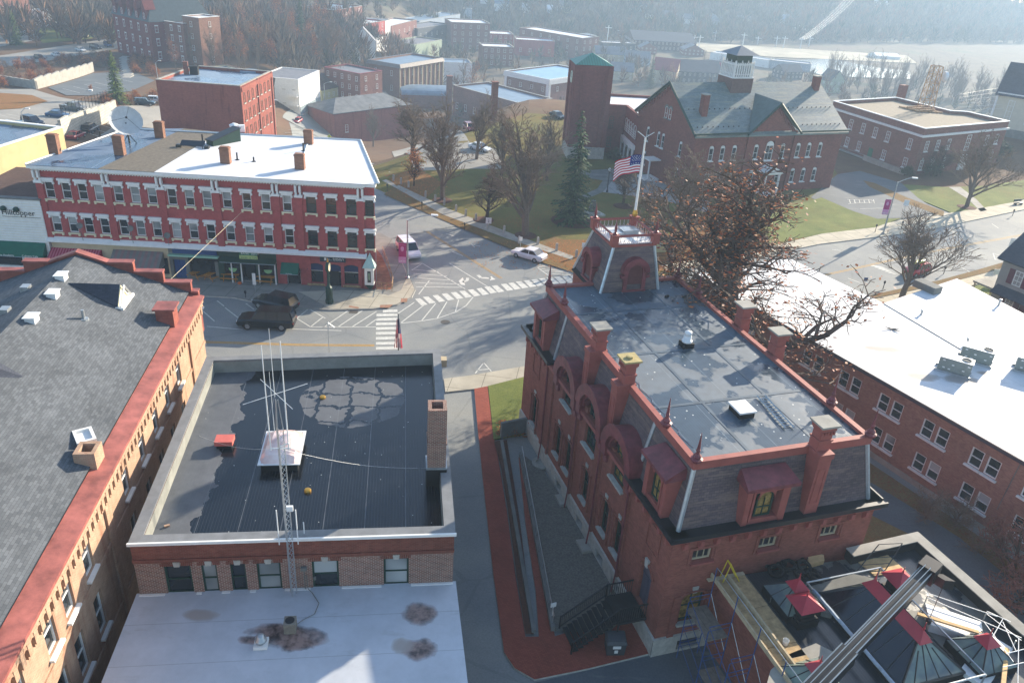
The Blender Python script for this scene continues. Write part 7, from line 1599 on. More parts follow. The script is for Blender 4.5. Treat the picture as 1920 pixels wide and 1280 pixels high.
def brick_office():
 z=8.5;poly=[(P(*p,z).x,P(*p,z).y)for p in((1563,190),(1735,242),(1893,228),(1815,210),(1782,208),(1680,183))]
 root=thing('brick_office',(80,160,0),'plum-brown brick office with gravel flat roof and white cornice below the lattice mast','building')
 frs=shell(root,poly,-.3,z,'dist_brick',plain('tan_gravel_roof','#8b8170',.95,.2,2),'metal_wh',.6)
 mb=MB();o,i=inset(poly,-.35),inset(poly,.01)
 for k in range(2):b=[o[k],o[k+1],i[k+1],i[k]];mb.hexa([Vector((p.x,p.y,z-1.5))for p in b],[Vector((p.x,p.y,z-1.15))for p in b])
 part(mb,'cornice',MT['white'],root)
 A,B=frs[0],frs[1];pn=['blind','half','blind','half','half','glass']
 for k,(x,y)in enumerate(((1597,228),(1620,235),(1643,242),(1667,249),(1708,262))):u=A.at(x,y)[0];win(root,A,u,4.3,1.0,1.9,pane=pn[k],sill='white',d=.03,bars=(2,3))
 for k,(x,y)in enumerate(((1588,268),(1610,276),(1656,293),(1696,308))):u=A.at(x,y)[0];win(root,A,u,.9,1.0,1.8,pane=pn[k],sill='white',d=.03,bars=(2,3))
 u=A.at(1632,286)[0];mb=MB();mb.box(A,u-.55,u+.55,-.1,2.2,.02,.1);part(mb,'door',MT['green'],root)
 for k,x in enumerate((1741,1761,1781,1850,1868)):u=B.at(x,262)[0];win(root,B,u,4.3,1.0,1.9,pane=pn[k],sill='white',d=.03,bars=(2,3));win(root,B,u,.9,1.0,1.8,pane=pn[k+1],sill='white',d=.03,bars=(2,3),lintel='key')
 u=B.at(1812,275)[0];win(root,B,u,3.6,1.3,3.0,pane='half',d=.03,bars=(2,4));mb=MB();mb.box(B,u-1.0,u+1.0,-.1,2.9,.02,.35);part(mb,'doorcase',MT['white'],root)
 c=P(1690,178,z);mb=MB();mb.abox((c.x,c.y,4),1.6,1.2,6.6,.5);part(mb,'chimney',MT['dist_brick'],root)
 for k in range(9):pass
 mb=MB();mb.box(A,6,A.L-.5,.2,.3,.6,1.6);mb.box(A,6,A.L-.5,.95,1.02,1.5,1.56);mb.hexa([A.p(A.L*.55,.0,1.65),A.p(A.L-.3,-.1,1.65),A.p(A.L-.3,-.1,1.6),A.p(A.L*.55,.0,1.6)],[A.p(A.L*.55,1.0,1.65),A.p(A.L-.3,.9,1.65),A.p(A.L-.3,.9,1.6),A.p(A.L*.55,1.0,1.6)]);part(mb,'access_ramp',MT['conc'],root)
 b=P(1733,208,z-.6);t=thing('lattice_mast',(b.x,b.y,z-.6),'rusty pale lattice mast with white drum dish on the brick office roof','radio mast');zt=HT(Vector((b.x,b.y,z)),1746,124);mb=MB()
 def leg(k,z_):f_=1-.25*(z_-z)/(zt-z);s_=1.15*f_;return Vector((b.x+s_*(1 if k in(1,2)else-1),b.y+s_*(1 if k>1 else-1),z_))
 n=5
 for k in range(4):mb.tube(leg(k,z-.2),leg(k,zt),.09,n=4)
 for i in range(n):
  za,zb=z+(zt-z)*i/n,z+(zt-z)*(i+1)/n
  for k in range(4):k2=(k+1)%4;mb.tube(leg(k,za),leg(k2,zb),.05,n=3);mb.tube(leg(k2,za),leg(k,zb),.05,n=3);mb.tube(leg(k,zb),leg(k2,zb),.06,n=3)
 part(mb,'lattice',MT['rust'],t);mb=MB()
 for k in range(7):mb.abox((b.x-2.4+.8*k-.8,b.y,z-.55),.2,4.8,.25,.5)
 for k in(-1,0,1):mb.abox((b.x-.8,b.y+k*1.9,z-.295),6.0,.25,.25,.5)
 part(mb,'grillage',MT['rust'],t);c=leg(1,zt-1.8)+Vector((.5,0,0));mb=MB();mb.lathe((0,0,0),[(.3,-.1),(.95,0),(.95,.55),(.6,.7)],14);mb.v=[c+Vector((v.z,v.x,v.y))for v in mb.v];part(mb,'drum_dish',MT['metal_wh'],t)
 a=P(1874,172,9.5);f=Fr((a.x,a.y),ang=-.9+.25);ch=thing('church',f.p(7,0,-6),'pale clapboard church with blue-grey roof and tall windows cut off by the right edge','church');cw=plain('pale_beige_clapboard','#c4bda9',.8,.08,.8);MT['cw']=cw
 poly=quadpoly(f.o,f.o+f.u*20,13);mb=MB()
 for i in range(4):h=Fr(poly[i],poly[(i+1)%4]);mb.wall(h,0,h.L,1.8,9.5)
 mb.face([f.p(0,9.5,0),f.p(0,9.5,-13),f.p(0,15.5,-6.5)]);part(mb,'wall',cw,ch);mb=MB()
 for i in range(4):h=Fr(poly[i],poly[(i+1)%4]);mb.wall(h,-.1,h.L+.1,-.5,1.8,d=.1)
 part(mb,'stone_base',MT['conc_dk'],ch);mb=MB();gable_roof(mb,f,20,13,9.5,15.5,.6);part(mb,'roof',MT['shingle_blue'],ch)
 mb=MB();mb.box(f,-.2,20.2,9.0,9.45,0,.3);mb.box(f,-.25,.15,1.8,9.0,0,.2);part(mb,'trim',MT['white'],ch)
 for u in(3.2,7.5,11.8):win(ch,f,u,3.2,1.3,4.8,d=.03,bars=(2,4))
brick_office()
MT['salmon']=plain('salmon_metal_sheet','#9c8a80',.7,.2,.6);MT['palegreen']=plain('pale_green_board','#98a58c',.8,.12,.5);MT['bluegrey']=plain('blue_grey_board','#8c98a3',.8,.12,.5);MT['cream2']=plain('pale_yellow_board','#c9c28e',.75,.1,.6)
MT['wroof']=plain('white_town_roof','#cfd1d3',.7,.12,.4);MT['broof']=plain('blue_grey_town_roof','#6f8293',.5,.2,.4,.4);MT['groof']=plain('grey_town_roof','#74757a',.8,.2,.5);MT['darkw']=plain('dark_slate_board','#43474c',.7,.2,.5);MT['redroof']=plain('dusty_red_roof','#8a4048',.6,.15,.5)
ZT={}
_fb=flatb
def flatb(*a,**k):
 r=_fb(*a,**k);ZT[r[0]]=a[6];return r
def town():
 def px(bl,br,ty,depth,name,label,wall,roof,rows,n,cop='conc',par=.5,sp=None,tops=None,**kw):
  if tops:
   zt=tops[3];best=1e9
   if len(tops)>4:
    for i in range(-120,60):
     q=P(*tops[0],i*.25);d=abs(proj((q.x,q.y,T(q.x,q.y)))[1]-tops[3])
     if d<best:best,zt=d,i*.25
   a,b,c=(P(*t,zt)for t in tops[:3]);return flatb(name,label,'building',(a.x,a.y),(b.x,b.y),(c-b).length,zt,wall,roof,cop,par,rows,n,z0=T(a.x,a.y),**kw)
  a,b=G(*bl),G(*br)
  if sp:depth=(G(*sp)-b).length
  return flatb(name,label,'building',(a.x,a.y),(b.x,b.y),depth,HT(a,bl[0],ty),wall,roof,cop,par,rows,n,z0=min(a.z,b.z),**kw)
 bl=MT['broof']
 r,fr=px((302,235),(462,253),150,0,'brick_warehouse','big plain red brick block with blue-grey roof behind the red commercial block','big_brick',MT['membrane']('blue_sheen_roof',.2,(.1,.5),rgb('#7b8fa1'),rgb('#5b6f84'),rgb('#93a1ad'),None,0,3),0,(0,0),par=.5,tops=((292,150),(450,162),(485,133),6.0))
 h=fr[1];zt=6.0
 for r_ in range(3):
  for k in range(7):win(r,h,h.L*(k+.7)/7.6,zt-3.4-3.3*r_,.9,2.0,'arch' if r_==0 else 'sash','dgreen','glass','stone',None,(1,2),.03)
 mb=MB()
 for k in(0,4,7.6):u=h.L*k/7.6;mb.box(h,u-.3,u+.3,fr[0].p(0,0).z-12,zt,0,.2)
 mb.box(h,0,h.L,zt-1.0,zt-.2,0,.35);part(mb,'brick_pier',MT['big_brick'],r)
 for x,y,s_,hh,m,lab in((350,140,.9,2.4,'dist_brick','tapered brick chimney on the warehouse roof'),(365,140,1.6,1.6,'rubber','dark roof housing beside the warehouse chimney'),(468,135,1.6,.3,'broof','round dark water tank lid in the far corner of the warehouse roof')):
  c=P(x,y,zt-.5);mb=MB()
  if 'lid' in lab:mb.lathe((c.x,c.y,zt-.5),[(2.0,0),(2.0,.3),(.2,.35)],20)
  else:mb.abox((c.x,c.y,zt-.5),s_,s_*.8,hh,.2);mb.abox((c.x,c.y,zt-.499+hh),s_+.1,s_*.8+.1,.1,.2)
  solo(mb,'roof_fixture',MT[m],lab,'roof fixture')
 r,fr=px((488,228),(519,238),168,9,'tudor_house','three-storey half-timbered house with grey mansard and cream side wall','cream','groof',3,(2,5),None,0,sp=(546,214),over=None)if False else px((488,228),(519,238),150,9,'tudor_house','three-storey half-timbered house with dark brown mansard band and cream side wall','cream',MT['groof'],3,(2,5),'shingle_brown',.3,sp=(546,214),sides=(0,1),wh=1.3,ww=.8)
 zt=HT(G(488,228),0,150);mb=MB()
 for h in fr[:2]:mb.hexa([h.p(-.1,zt-2.0,.05),h.p(h.L+.1,zt-2.0,.05),h.p(h.L+.1,zt-2.0,0),h.p(-.1,zt-2.0,0)],[h.p(-.3,zt+.13,.5),h.p(h.L+.3,zt+.13,.5),h.p(h.L+.3,zt+.13,0),h.p(-.3,zt+.13,0)])
 part(mb,'mansard_band',MT['shingle_brown'],r);h=fr[0];mb=MB()
 for k in range(6):u=h.L*k/5;mb.box(h,u-.09,u+.09,zt-7.2,zt-2.0,0,.06)
 for z in(zt-2.2,zt-4.6,zt-7.2):mb.box(h,0,h.L,z,z+.16,.061,.08)
 part(mb,'timber_frame',MT['shingle_brown'],r)
 r,fr=px((563,217),(602,206),150,13,'white_tenement','tall white clapboard tenement with low grey hip roof and shopfront','white',MT['groof'],3,(4,4),'white',.1,sides=(0,3),wh=1.5,ww=.8)
 z0=fr[0].p(0,0).z+G(563,217).z;mb=MB();h=fr[0];mb.box(h,.3,h.L-.3,G(563,217).z+.2,G(563,217).z+2.6,.04,.12);part(mb,'shopfront',plain('pale_blue_shopfront','#93a3a6',.3,.2,2,.5),r)
 h=fr[3];mb=MB();zg=G(563,217).z
 for z in(3.0,5.8):mb.box(h,h.L-3.6,h.L-.2,zg+z,zg+z+.15,.05,1.5);mb.box(h,h.L-3.6,h.L-.2,zg+z+.15,zg+z+1.0,1.42,1.5)
 part(mb,'balcony',MT['white'],r)
 a,b=G(604,196),G(648,201);f=Fr(a.xy,b.xy);ze=HT(a,0,168)
 house('gabled_house','pale yellow gabled house with dark brown roof beside the white tenement','house',f,f.L,(G(674,186)-b).length,min(a.z,b.z),ze,ze+4.2,'cream2','shingle_brown',rows=2)
 px((610,178),(674,186),127,0,'brick_rowhouse','dark brick row house with red pediment behind the yellow gabled house','dist_brick',MT['groof'],3,(5,2),'redroof',.4,tops=((608,126),(675,139),(704,131),180,1))
 r,fr=px((694,166),(750,164),119,0,'brown_office','brown brick office with deep sloping fascia and pale vertical fins','brown_brick',bl,2,(2,5),'groof',.6,ww=1.0,wh=2.0,tops=((690,112),(749,122),(808,106),168,1))
 zt=ZT[r];h=fr[1];mb=MB()
 for k in range(11):u=h.L*k/10;mb.box(h,u-.15,u+.15,zt-13,zt-.4,0,.4)
 part(mb,'fin',MT['tan'],r);mb=MB()
 for h in fr[:2]:mb.hexa([h.p(-.4,zt-1.2,.9),h.p(h.L+.4,zt-1.2,.9),h.p(h.L+.4,zt-1.2,0),h.p(-.4,zt-1.2,0)],[h.p(0,zt+.13,.1),h.p(h.L,zt+.13,.1),h.p(h.L,zt+.13,0),h.p(0,zt+.13,0)])
 part(mb,'fascia',plain('sloping_fascia','#78706a',.6,.15,1),r)
 px((702,172),(750,172),146,9,'white_store','low white shop between the brick row house and the brown office','white',MT['groof'],1,(4,2),'white',.3)
 a,b=G(688,198),G(726,201);f=Fr(a.xy,b.xy);house('green_cottage','small green cottage with dark hipped roof above the low brick hall','house',f,f.L,9,a.z,HT(a,0,181),HT(a,0,163),'green','shingle_blue',hip=3.5,rows=1)
 a,b=G(752,203),G(842,205);f=Fr(a.xy,b.xy);zt=HT(a,0,178);r=thing('barrel_hall',f.p(f.L/2,a.z,-6),'brick hall with pale blue barrel roof behind the bare park trees','building');mb=MB();D=14
 for h in(f,Fr(f.p(f.L,0).xy,f.p(f.L,0,-D).xy),Fr(f.p(0,0,-D).xy,f.o)):mb.wall(h,0,h.L,a.z-3,zt)
 part(mb,'wall',MT['dist_brick'],r);mb=MB();n=10
 for k in range(n):
  t0,t1=math.pi*k/n,math.pi*(k+1)/n;q=lambda t,u:f.p(u,zt+2.6*math.sin(t),-D/2+D/2*math.cos(t));mb.face([q(t0,0),q(t0,f.L),q(t1,f.L),q(t1,0)])
 for u in(0,f.L):mb.face([f.p(u,zt+2.6*math.sin(math.pi*k/n),-D/2+D/2*math.cos(math.pi*k/n))for k in range(n+1)])
 part(mb,'barrel_roof',MT['broof'],r)
 a,b=G(627,257),G(770,256);f=Fr(a.xy,b.xy);ze=HT(a,0,212);r=house('low_brick_hall','single-storey red brick hall with grey hip roof beside the downhill street','building',f,f.L,15,min(a.z,b.z),ze,ze+2.8,'big_brick','shingle_far',hip=6,wins=False,ov=.5)
 win(r,f,f.at(650,240)[0],a.z+1.0,1.1,2.3,d=.03,sill='white',bars=(1,3));mb=MB();mb.box(f,0,f.L,ze-.7,ze-.1,.0,.12);part(mb,'frieze',MT['vict_brick'],r)
 r,fr=px((851,216),(972,226),172,18,'parapet_block','long brick block with pale stone parapet and blue flat roof among the bare trees','dist_brick',bl,1,(7,3),'stone',.6,ww=1.2,wh=2.4,tops=((850,160),(970,193),(996,178),217,1))
 c=G(841,225);mb=MB();zt=HT(c,0,142);mb.abox((c.x,c.y,c.z-1),1.9,1.9,zt-c.z+.5,.3);mb.abox((c.x,c.y,zt-.499),2.2,2.2,.5,.3);solo(mb,'brick_stack',MT['dist_brick'],'tall square brick chimney stack behind the barrel-roofed hall','chimney')
 c=G(925,225);mb=MB();zt=HT(c,0,155);mb.abox((c.x,c.y,c.z-1),1.2,1.2,zt-c.z+1,.3);mb.abox((c.x,c.y,zt),1.4,1.4,.2,.3);solo(mb,'brick_stack',MT['dist_brick'],'shorter brick chimney stack rising from the parapet block','chimney')
 r,fr=px((950,190),(1031,208),135,17,'classical_block','brick block with heavy white cornice and pale blue roof left of the clock tower','dist_brick',plain('pale_blue_roof','#7fa3bd',.5,.12,.3),2,(4,3),'white',.5,ww=1.2,wh=1.7,tops=((947,133),(1030,150),(1067,128),192,1))
 zt=ZT[r];mb=MB()
 for h in fr[:2]:mb.box(h,-.4,h.L+.4,zt-1.9,zt-.1,0,.5);[mb.box(h,u-.6,u+.6,zt-10,zt-1.9,0,.2)for u in(.6,h.L-.6)]
 part(mb,'cornice',MT['white'],r)
 a,b=G(222,98),G(262,122);b=G(290,118);f=Fr(a.xy,b.xy);zt=HT(a,0,26);r,fr=flatb('victorian_school','dark red Victorian brick building with slate mansard and tall gabled dormers','building',(a.x,a.y),(b.x,b.y),22,zt,'vict_brick','groof','slate',.2,3,(5,5),z0=a.z,ww=1.1,wh=2.0,lint='white');mb=MB();f=fr[0]
 q=lambda t,z:[Vector((p.x,p.y,z))for p in inset([tuple(f.p(0,0).xy),tuple(f.p(f.L,0).xy),tuple(f.p(f.L,0,-22).xy),tuple(f.p(0,0,-22).xy)],t)]
 B,Tt=q(-.4,zt+.14),q(3.2,zt+7)
 for k in range(4):mb.face([B[k],B[(k+1)%4],Tt[(k+1)%4],Tt[k]])
 mb.face(Tt);part(mb,'mansard',plain('dark_teal_slate','#34444a',.6,.25,1),r)
 for k in range(5):
  u=f.L*(k+.5)/5;mb=MB();mb.box(f,u-1.1,u+1.1,zt+.14,zt+3.6,-2.4,.15);mb.hexa([f.p(u-1.3,zt+3.61,.3),f.p(u+1.3,zt+3.61,.3),f.p(u+1.3,zt+3.61,-3.4),f.p(u-1.3,zt+3.61,-3.4)],[f.p(u-.03,zt+6.4,.3),f.p(u+.03,zt+6.4,.3),f.p(u+.03,zt+6.4,-3.4),f.p(u-.03,zt+6.4,-3.4)]);d_=part(mb,'dormer',MT['vict_brick'],r);win(d_,f,u,zt+.8,.9,1.9,'arch','white','glass',None,None,(1,2),.18)if False else win(r,f,u,zt+.8,.9,1.9,'arch','white','glass',None,'head',(1,2),.18,name='dormer_window')
 px((292,112),(352,122),36,14,'school_wing','flat-roofed brick wing of the Victorian school half hidden by bare trees','dist_brick','groof',4,(4,2),'white',.4,lint='white')
 px((352,120),(382,125),30,9,'stair_tower','square brown brick stair tower at the right end of the school wing','brown_brick','wroof',4,(1,1),'white',.3)
 px((-20,66),(64,54),3,14,'academy_hall','red brick academy hall with white windows at the upper left corner','dist_brick','shingle_blue',2,(6,3),'white',.3,ww=1.3,wh=1.9,sp=(110,42));px((86,50),(142,44),22,8,'sun_porch','glazed white sun porch joined to the academy hall','white','metal_lt',1,(8,2),'white',.2,ww=1.3,wh=1.8)
 for t in(((630,52),(680,50),20,18,'dist_brick','broof',3,(4,3),'tall brown brick block at the far left end of the town'),((681,74),(722,78),47,15,'red_brick','wroof',3,(4,3),'red brick block with round pediment in the far town'),((723,78),(733,77),40,18,'white','wroof',3,(1,3),'narrow white-walled block next to the pedimented red block'),((734,78),(781,80),49,14,'dist_brick','wroof',2,(5,2),'two-storey brick block with white roof in the far town'),((783,84),(843,86),54,14,'darkw','groof',2,(6,2),'dark grey two-storey block left of the four-storey brick hotel'),((786,60),(862,62),40,14,'bluegrey','broof',1,(3,2),'blue-grey roofed shed behind the dark grey block'),((845,94),(917,96),42,20,'dist_brick','wroof',4,(5,3),'four-storey red brick hotel with bright white roof in the far town'),((914,84),(962,86),63,16,'red_brick','wroof',2,(5,2),'low red brick block right of the four-storey hotel'),((904,124),(962,126),87,14,'dist_brick','wroof',3,(5,3),'three-storey brick block with flat white roof near the classical block'),((966,104),(1038,108),74,12,'red_brick','wroof',1,(4,2),'low crimson block with cluttered white roof'),((972,90),(1088,112),52,16,'dist_brick','wroof',3,(7,3),'long three-storey red brick mill block with white roof'),((1096,90),(1116,90),67,10,'white','wroof',2,(2,2),'small white cube building right of the long mill block'),((777,108),(828,106),84,16,'palegreen','groof',1,(3,2),'pale green false-front building in the middle of the far town'),((812,158),(884,160),117,13,'white','broof',2,(4,2),'white and blue-grey house with rounded gable behind the parapet block'),((706,96),(728,98),72,10,'white','wroof',1,(2,2),'low white shed below the pedimented red block'),((868,44),(884,45),17,8,'bluegrey','white',3,(2,2),'slim grey tower block behind the hotel'),((1128,96),(1190,98),80,10,'darkw','wroof',1,(4,2),'long grey shed near the valley flat'),((1186,72),(1206,73),64,6,'white','wroof',1,(2,1),'tiny white shed on the valley flat'),((1330,112),(1440,128),98,10,'white','wroof',1,(6,2),'long white railway shed left of the cupola'),((1442,128),(1518,136),113,10,'bluegrey','wroof',1,(6,2),'long pale railway shed right of the cupola')):
  px(t[0],t[1],t[2],t[3],'town_block',t[8],t[4],MT[t[5]],t[6],t[7],ww=1.3,wh=1.9,group='blocks of the far town',sides=(0,1))
 def hs(cx,by,w,h,wall,roof,label,ang=.1,along=True,cat='house'):
  c=G(cx,by);dist=(c-CAMP).length;W_,Hh=w*dist/F,h*dist/F;f=Fr((c.x-math.cos(ang)*W_/2,c.y-math.sin(ang)*W_/2),ang=ang);house('town_house',label,cat,f,W_,W_*.75,c.z,c.z+Hh*.6,c.z+Hh*1.05,wall,roof,along,ov=.3,rows=2 if Hh>5 else 1,group='houses of the far town and hillside')
 for t in((682,106,40,44,'white','groof','white gabled house among trees above the row house',.2,False),(665,116,20,26,'white','groof','white cottage gable seen between bare trunks',.3,False),(1145,118,55,24,'tan','groof','long grey-roofed house left of the tall spruce',.1),(1195,124,44,22,'bluegrey','groof','pale blue house beside the tall dark spruce',.05),(1165,152,40,28,'tan','groof','brown house with pale mottled roof right of the clock tower',.0),(1243,158,42,40,'tan','redroof','house with steep dusty red hip roof beside the spruce',-.3),(1305,158,90,34,'darkw','shingle_blue','dark blue-grey house with long dark roof',.15),(1338,156,60,30,'white','redroof','house with purple-red roof behind the courthouse ridge',-.2),(1360,150,20,16,'white','wroof','small white box house at the right of the purple-red roof',0),(1245,96,110,26,'shingle_brown','shingle_blue','big old mill with dark slate roof and brick gables',.1),(1215,102,30,18,'dist_brick','groof','brick gable house in front of the old mill',.1,False),(1300,106,36,18,'dist_brick','groof','second brick gable house at the right end of the old mill',.1,False),(988,25,18,15,'white','wroof','white hillside house above the far town on the left',0),(1039,28,24,14,'bluegrey','wroof','pale blue long hillside house',.1),(1060,24,20,18,'cream2','groof','yellow hillside house with grey gambrel roof',.1),(1195,21,30,17,'bluegrey','shingle_blue','large pale house with dark roof high on the hillside',0),(1217,37,12,8,'cream2','wroof','small cream hut low on the hillside',0),(1253,41,28,16,'white','groof','white ell-shaped hillside house',.1),(1294,47,22,16,'white','groof','white hillside house with grey roof centre right',.1),(1338,47,20,16,'bluegrey','groof','blue gabled hillside house',.1,False),(1395,43,22,10,'tan','groof','tan hillside house half lost in haze',0),(940,22,24,22,'white','broof','white hillside house at the top edge in the middle',.1),(1508,66,34,13,'palegreen','wroof','long pale green roof by the power line',.1),(1469,46,18,14,'bluegrey','broof','bluish house in the hazy trees right of the cupola',.1),(1650,14,22,10,'white','wroof','faint white house high at the upper right',0),(1665,112,40,8,'white','wroof','low white sheds on the right of the gravel flat',.1),(1370,10,20,10,'white','groof','white hillside house near the top edge right of centre',.1),(910,8,18,12,'white','groof','white hillside house at the top edge left of centre',0),(1485,150,40,22,'darkw','shingle_blue','dark roofed house by the river below the courthouse chimney',.4),(1565,175,34,34,'palegreen','shingle_blue','green gabled house behind the brick office',.5,False)):
  hs(*t[:7],*(t[7:]))
 for p0,p1,h,m,lab in(((120,262),(222,222),3.6,'blockwall','tall white block retaining wall below the upper car park'),((68,168),(177,135),2.6,'conc','grey concrete retaining wall with brambles above'),((-10,155),(68,168),2.0,'conc','low concrete wall at the left end of the brambles')):
  if m=='blockwall' and m not in MT:MT[m]=brick('white_block_wall','#c4bda8','#b5ae9a','#8e887a',.9,.5,.03,.12)
  a,b=G(*p0),G(*p1);f=Fr(a.xy,b.xy);mb=MB();n=8
  for k in range(n):
   u0,u1=f.L*k/n,f.L*(k+1)/n;z0=min(T(*f.p(u0,0).xy),T(*f.p(u1,0).xy));mb.box(f,u0,u1,z0-1,a.z+(b.z-a.z)*(k+.5)/n+h,-.5,0)
  solo(mb,'retaining_wall',MT[m],lab,'wall')
 a,b=G(122,245),G(205,212);mb=MB();n=14
 for k in range(n+1):p=a.lerp(b,k/n);p.z=T(p.x,p.y);mb.tube(p,p+Vector((0,0,3.9+.8)),.05,n=4)
 for z in(4.0,4.7):mb.tube(a+Vector((0,0,z)),b+Vector((0,0,z)),.035,n=4)
 solo(mb,'chain_fence',MT['black'],'dark chain-link fence along the top of the white block wall','fence')
 a,b=G(240,145),G(232,105);mb=MB();n=10
 for k in range(n):
  p=a.lerp(b,k/n);q=a.lerp(b,(k+1)/n);z=max(T(p.x,p.y),T(q.x,q.y));mb.abox((p.x,p.y,z-.2),2.2,(q-p).length+.3,.5,.2)
 solo(mb,'outdoor_steps',MT['conc'],'long straight concrete steps climbing the bramble bank','steps')
 c=G(1238,478);f=Fr((c.x-1.6,c.y),ang=.35);r=house('yellow_kiosk','small yellow kiosk with grey roof behind the library tower','kiosk',f,2.6,3.0,.12,2.4,3.6,'cream2','shingle',False,wins=False,ov=.25);win(r,f,1.3,.9,.8,.9,d=.03);mb=MB();mb.lathe((0,0,0),[(.38,0),(.38,.08),(.2,.09)],10);q=f.p(1.3,2.5,.03);mb.v=[q+f.u.to_3d()*v.x+Vector((0,0,v.y))+f.n.to_3d()*v.z for v in mb.v];part(mb,'wreath',MT['dgreen'],r)
 c=G(1110,405);m=thing('monument',(c.x,c.y,.12),'grey stepped stone monument with dark figure on the park lawn','monument');mb=MB();mb.abox((c.x,c.y,.12),3.2,2.0,.25,.5);mb.abox((c.x,c.y,.371),2.0,1.2,.3,.5);part(mb,'plinth',MT['stone'],m);mb=MB();mb.hexa([Vector((c.x+x*.6,c.y+y*.4,.672))for x,y in((-1,-1),(1,-1),(1,1),(-1,1))],[Vector((c.x+x*.3,c.y+y*.25,2.3))for x,y in((-1,-1),(1,-1),(1,1),(-1,1))]);part(mb,'stone',MT['conc_dk'],m)
town()
def branch_tree(seed,h,spread,tr,levels=4,lean=.55,twig_r=.012,droop=0.0,fork=.18,nl=(7,6,6,5),straight=.12):
 """bare deciduous tree: (trunk mesh builder, twig mesh builder, tips)"""
 rn=random.Random(seed);tm,cm,tips=MB(),MB(),[]
 def grow(p,d,ln,r,lv):
  n=4 if lv==0 else 3;mb=tm if lv<2 else cm;pts=[(p,r)];q,dd=p,d
  for i in range(n):
   j=straight*(1+lv*.6);dd=(dd+Vector((rn.uniform(-j,j),rn.uniform(-j,j),rn.uniform(-j,j)*.6+(.05 if lv<3 else-droop)))).normalized()
   q=q+dd*ln/n;pts.append((q,r*(1-(i+1)/n*(.45 if lv==0 else.7))))
  for(a,ra),(b,rb)in zip(pts,pts[1:]):mb.tube(a,b,max(ra,twig_r),max(rb,twig_r*.8),6 if lv==0 else(4 if lv==1 else 3),False)
  if lv>=levels:tips.append(q);return
  k=nl[lv]
  for i in range(k):
   t=(fork+(1-fork)*(i+rn.random())/k)if lv==0 else.25+.75*(i+rn.random())/k
   t=min(t,.999);x=t*n;a,b=pts[int(x)][0],pts[int(x)+1][0];s=a.lerp(b,x-int(x));ax=rn.uniform(0,6.283)
   o=Vector((math.cos(ax),math.sin(ax),0));o=(o-dd*o.dot(dd)).normalized()if abs(dd.z)<.999 else o
   w=lean*(1.15-.4*t if lv==0 else 1.0)*rn.uniform(.75,1.25);nd=(dd*(1-w*.45)+o*w+Vector((0,0,.12))).normalized()
   grow(s,nd,ln*spread*rn.uniform(.7,1.1)*(1.15-.45*t),max(pts[int(x)][1]*(.62 if lv==0 else.55),twig_r),lv+1)
  if lv<2:grow(q,dd,ln*.5,pts[-1][1],lv+1)
 grow(Vector((0,0,-.3)),Vector((0,0,1)),h*.62,tr,0);return tm,cm,tips
PROTO={};PH={}
def proto(key,name,tm,cm,bark,twig,leaves=None,leafmat_=None):
 def get():
  r=bpy.data.objects.new(name,None);r.empty_display_size=.3
  return r
 PH[key]=max(v.z for v in cm.v);PROTO[key]=(name,tm.mesh('trunk',MT[bark]),cm.mesh('crown',MT[twig]),leaves.mesh('leaves',MT[leafmat_])if leaves else None)
def plant(key,loc,sc,rz,label,group='bare trees',cat='tree',name=None):
 nm,a,b,c=PROTO[key];r=thing(name or nm,loc,label,cat,group,rz);r.scale=sc if isinstance(sc,tuple)else(sc,sc,sc)
 lpart(a,'trunk',r);lpart(b,'crown',r)
 if c:lpart(c,'leaves',r)
 return r
def leafset(tips,n,sz,sp,seed):
 rn=random.Random(seed);mb=MB()
 for i in range(n):
  p=rn.choice(tips)+Vector((rn.gauss(0,sp),rn.gauss(0,sp),rn.gauss(0,sp*.8)));a,b=rn.uniform(0,6.28),rn.uniform(-1,1);s=sz*rn.uniform(.6,1.3)
  x=Vector((math.cos(a),math.sin(a),b*.5)).normalized()*s;y=Vector((-math.sin(a),math.cos(a),rn.uniform(-.8,.8))).normalized()*s*.6;mb.face([p-x,p-y*.9,p+x,p+y])
 return mb
def conifer(seed,h,r,dens=1.0,ragged=.25):
 rn=random.Random(seed);tm,cm=MB(),MB();tm.tube((0,0,-.3),(0,0,h*.97),h*.018,.02,6);z=h*.05
 while z<h*.985:
  t=z/h;R=r*(1-t)**.85*rn.uniform(1-ragged,1+ragged*.5)+.08;n=max(5,int(13*(1-t)+4))
  for k in range(n):
   a=rn.uniform(0,6.283);L=R*rn.uniform(.65,1.1);d=Vector((math.cos(a),math.sin(a),-.22+rn.uniform(-.12,.2)));e=Vector((-math.sin(a),math.cos(a),0))
   m=max(2,int(L/.28*dens))
   for i in range(m):
    s=(i+.6)/m;c=Vector((0,0,z))+d*L*s;w=(.16+.20*(1-s))*(.6+.5*L/r);ln=L/m*1.3
    f=c+d*ln+Vector((0,0,-.12*s))
    for sg in(-1,1):o=e*sg*w*rn.uniform(.7,1.5)+Vector((0,0,rn.uniform(-.18,.05)));cm.face([c,c+o+d*ln*.3,f]if sg>0 else[c,f,c+o+d*ln*.3])
  z+=h*.021*(1.1-t*.45)
 return tm,cm
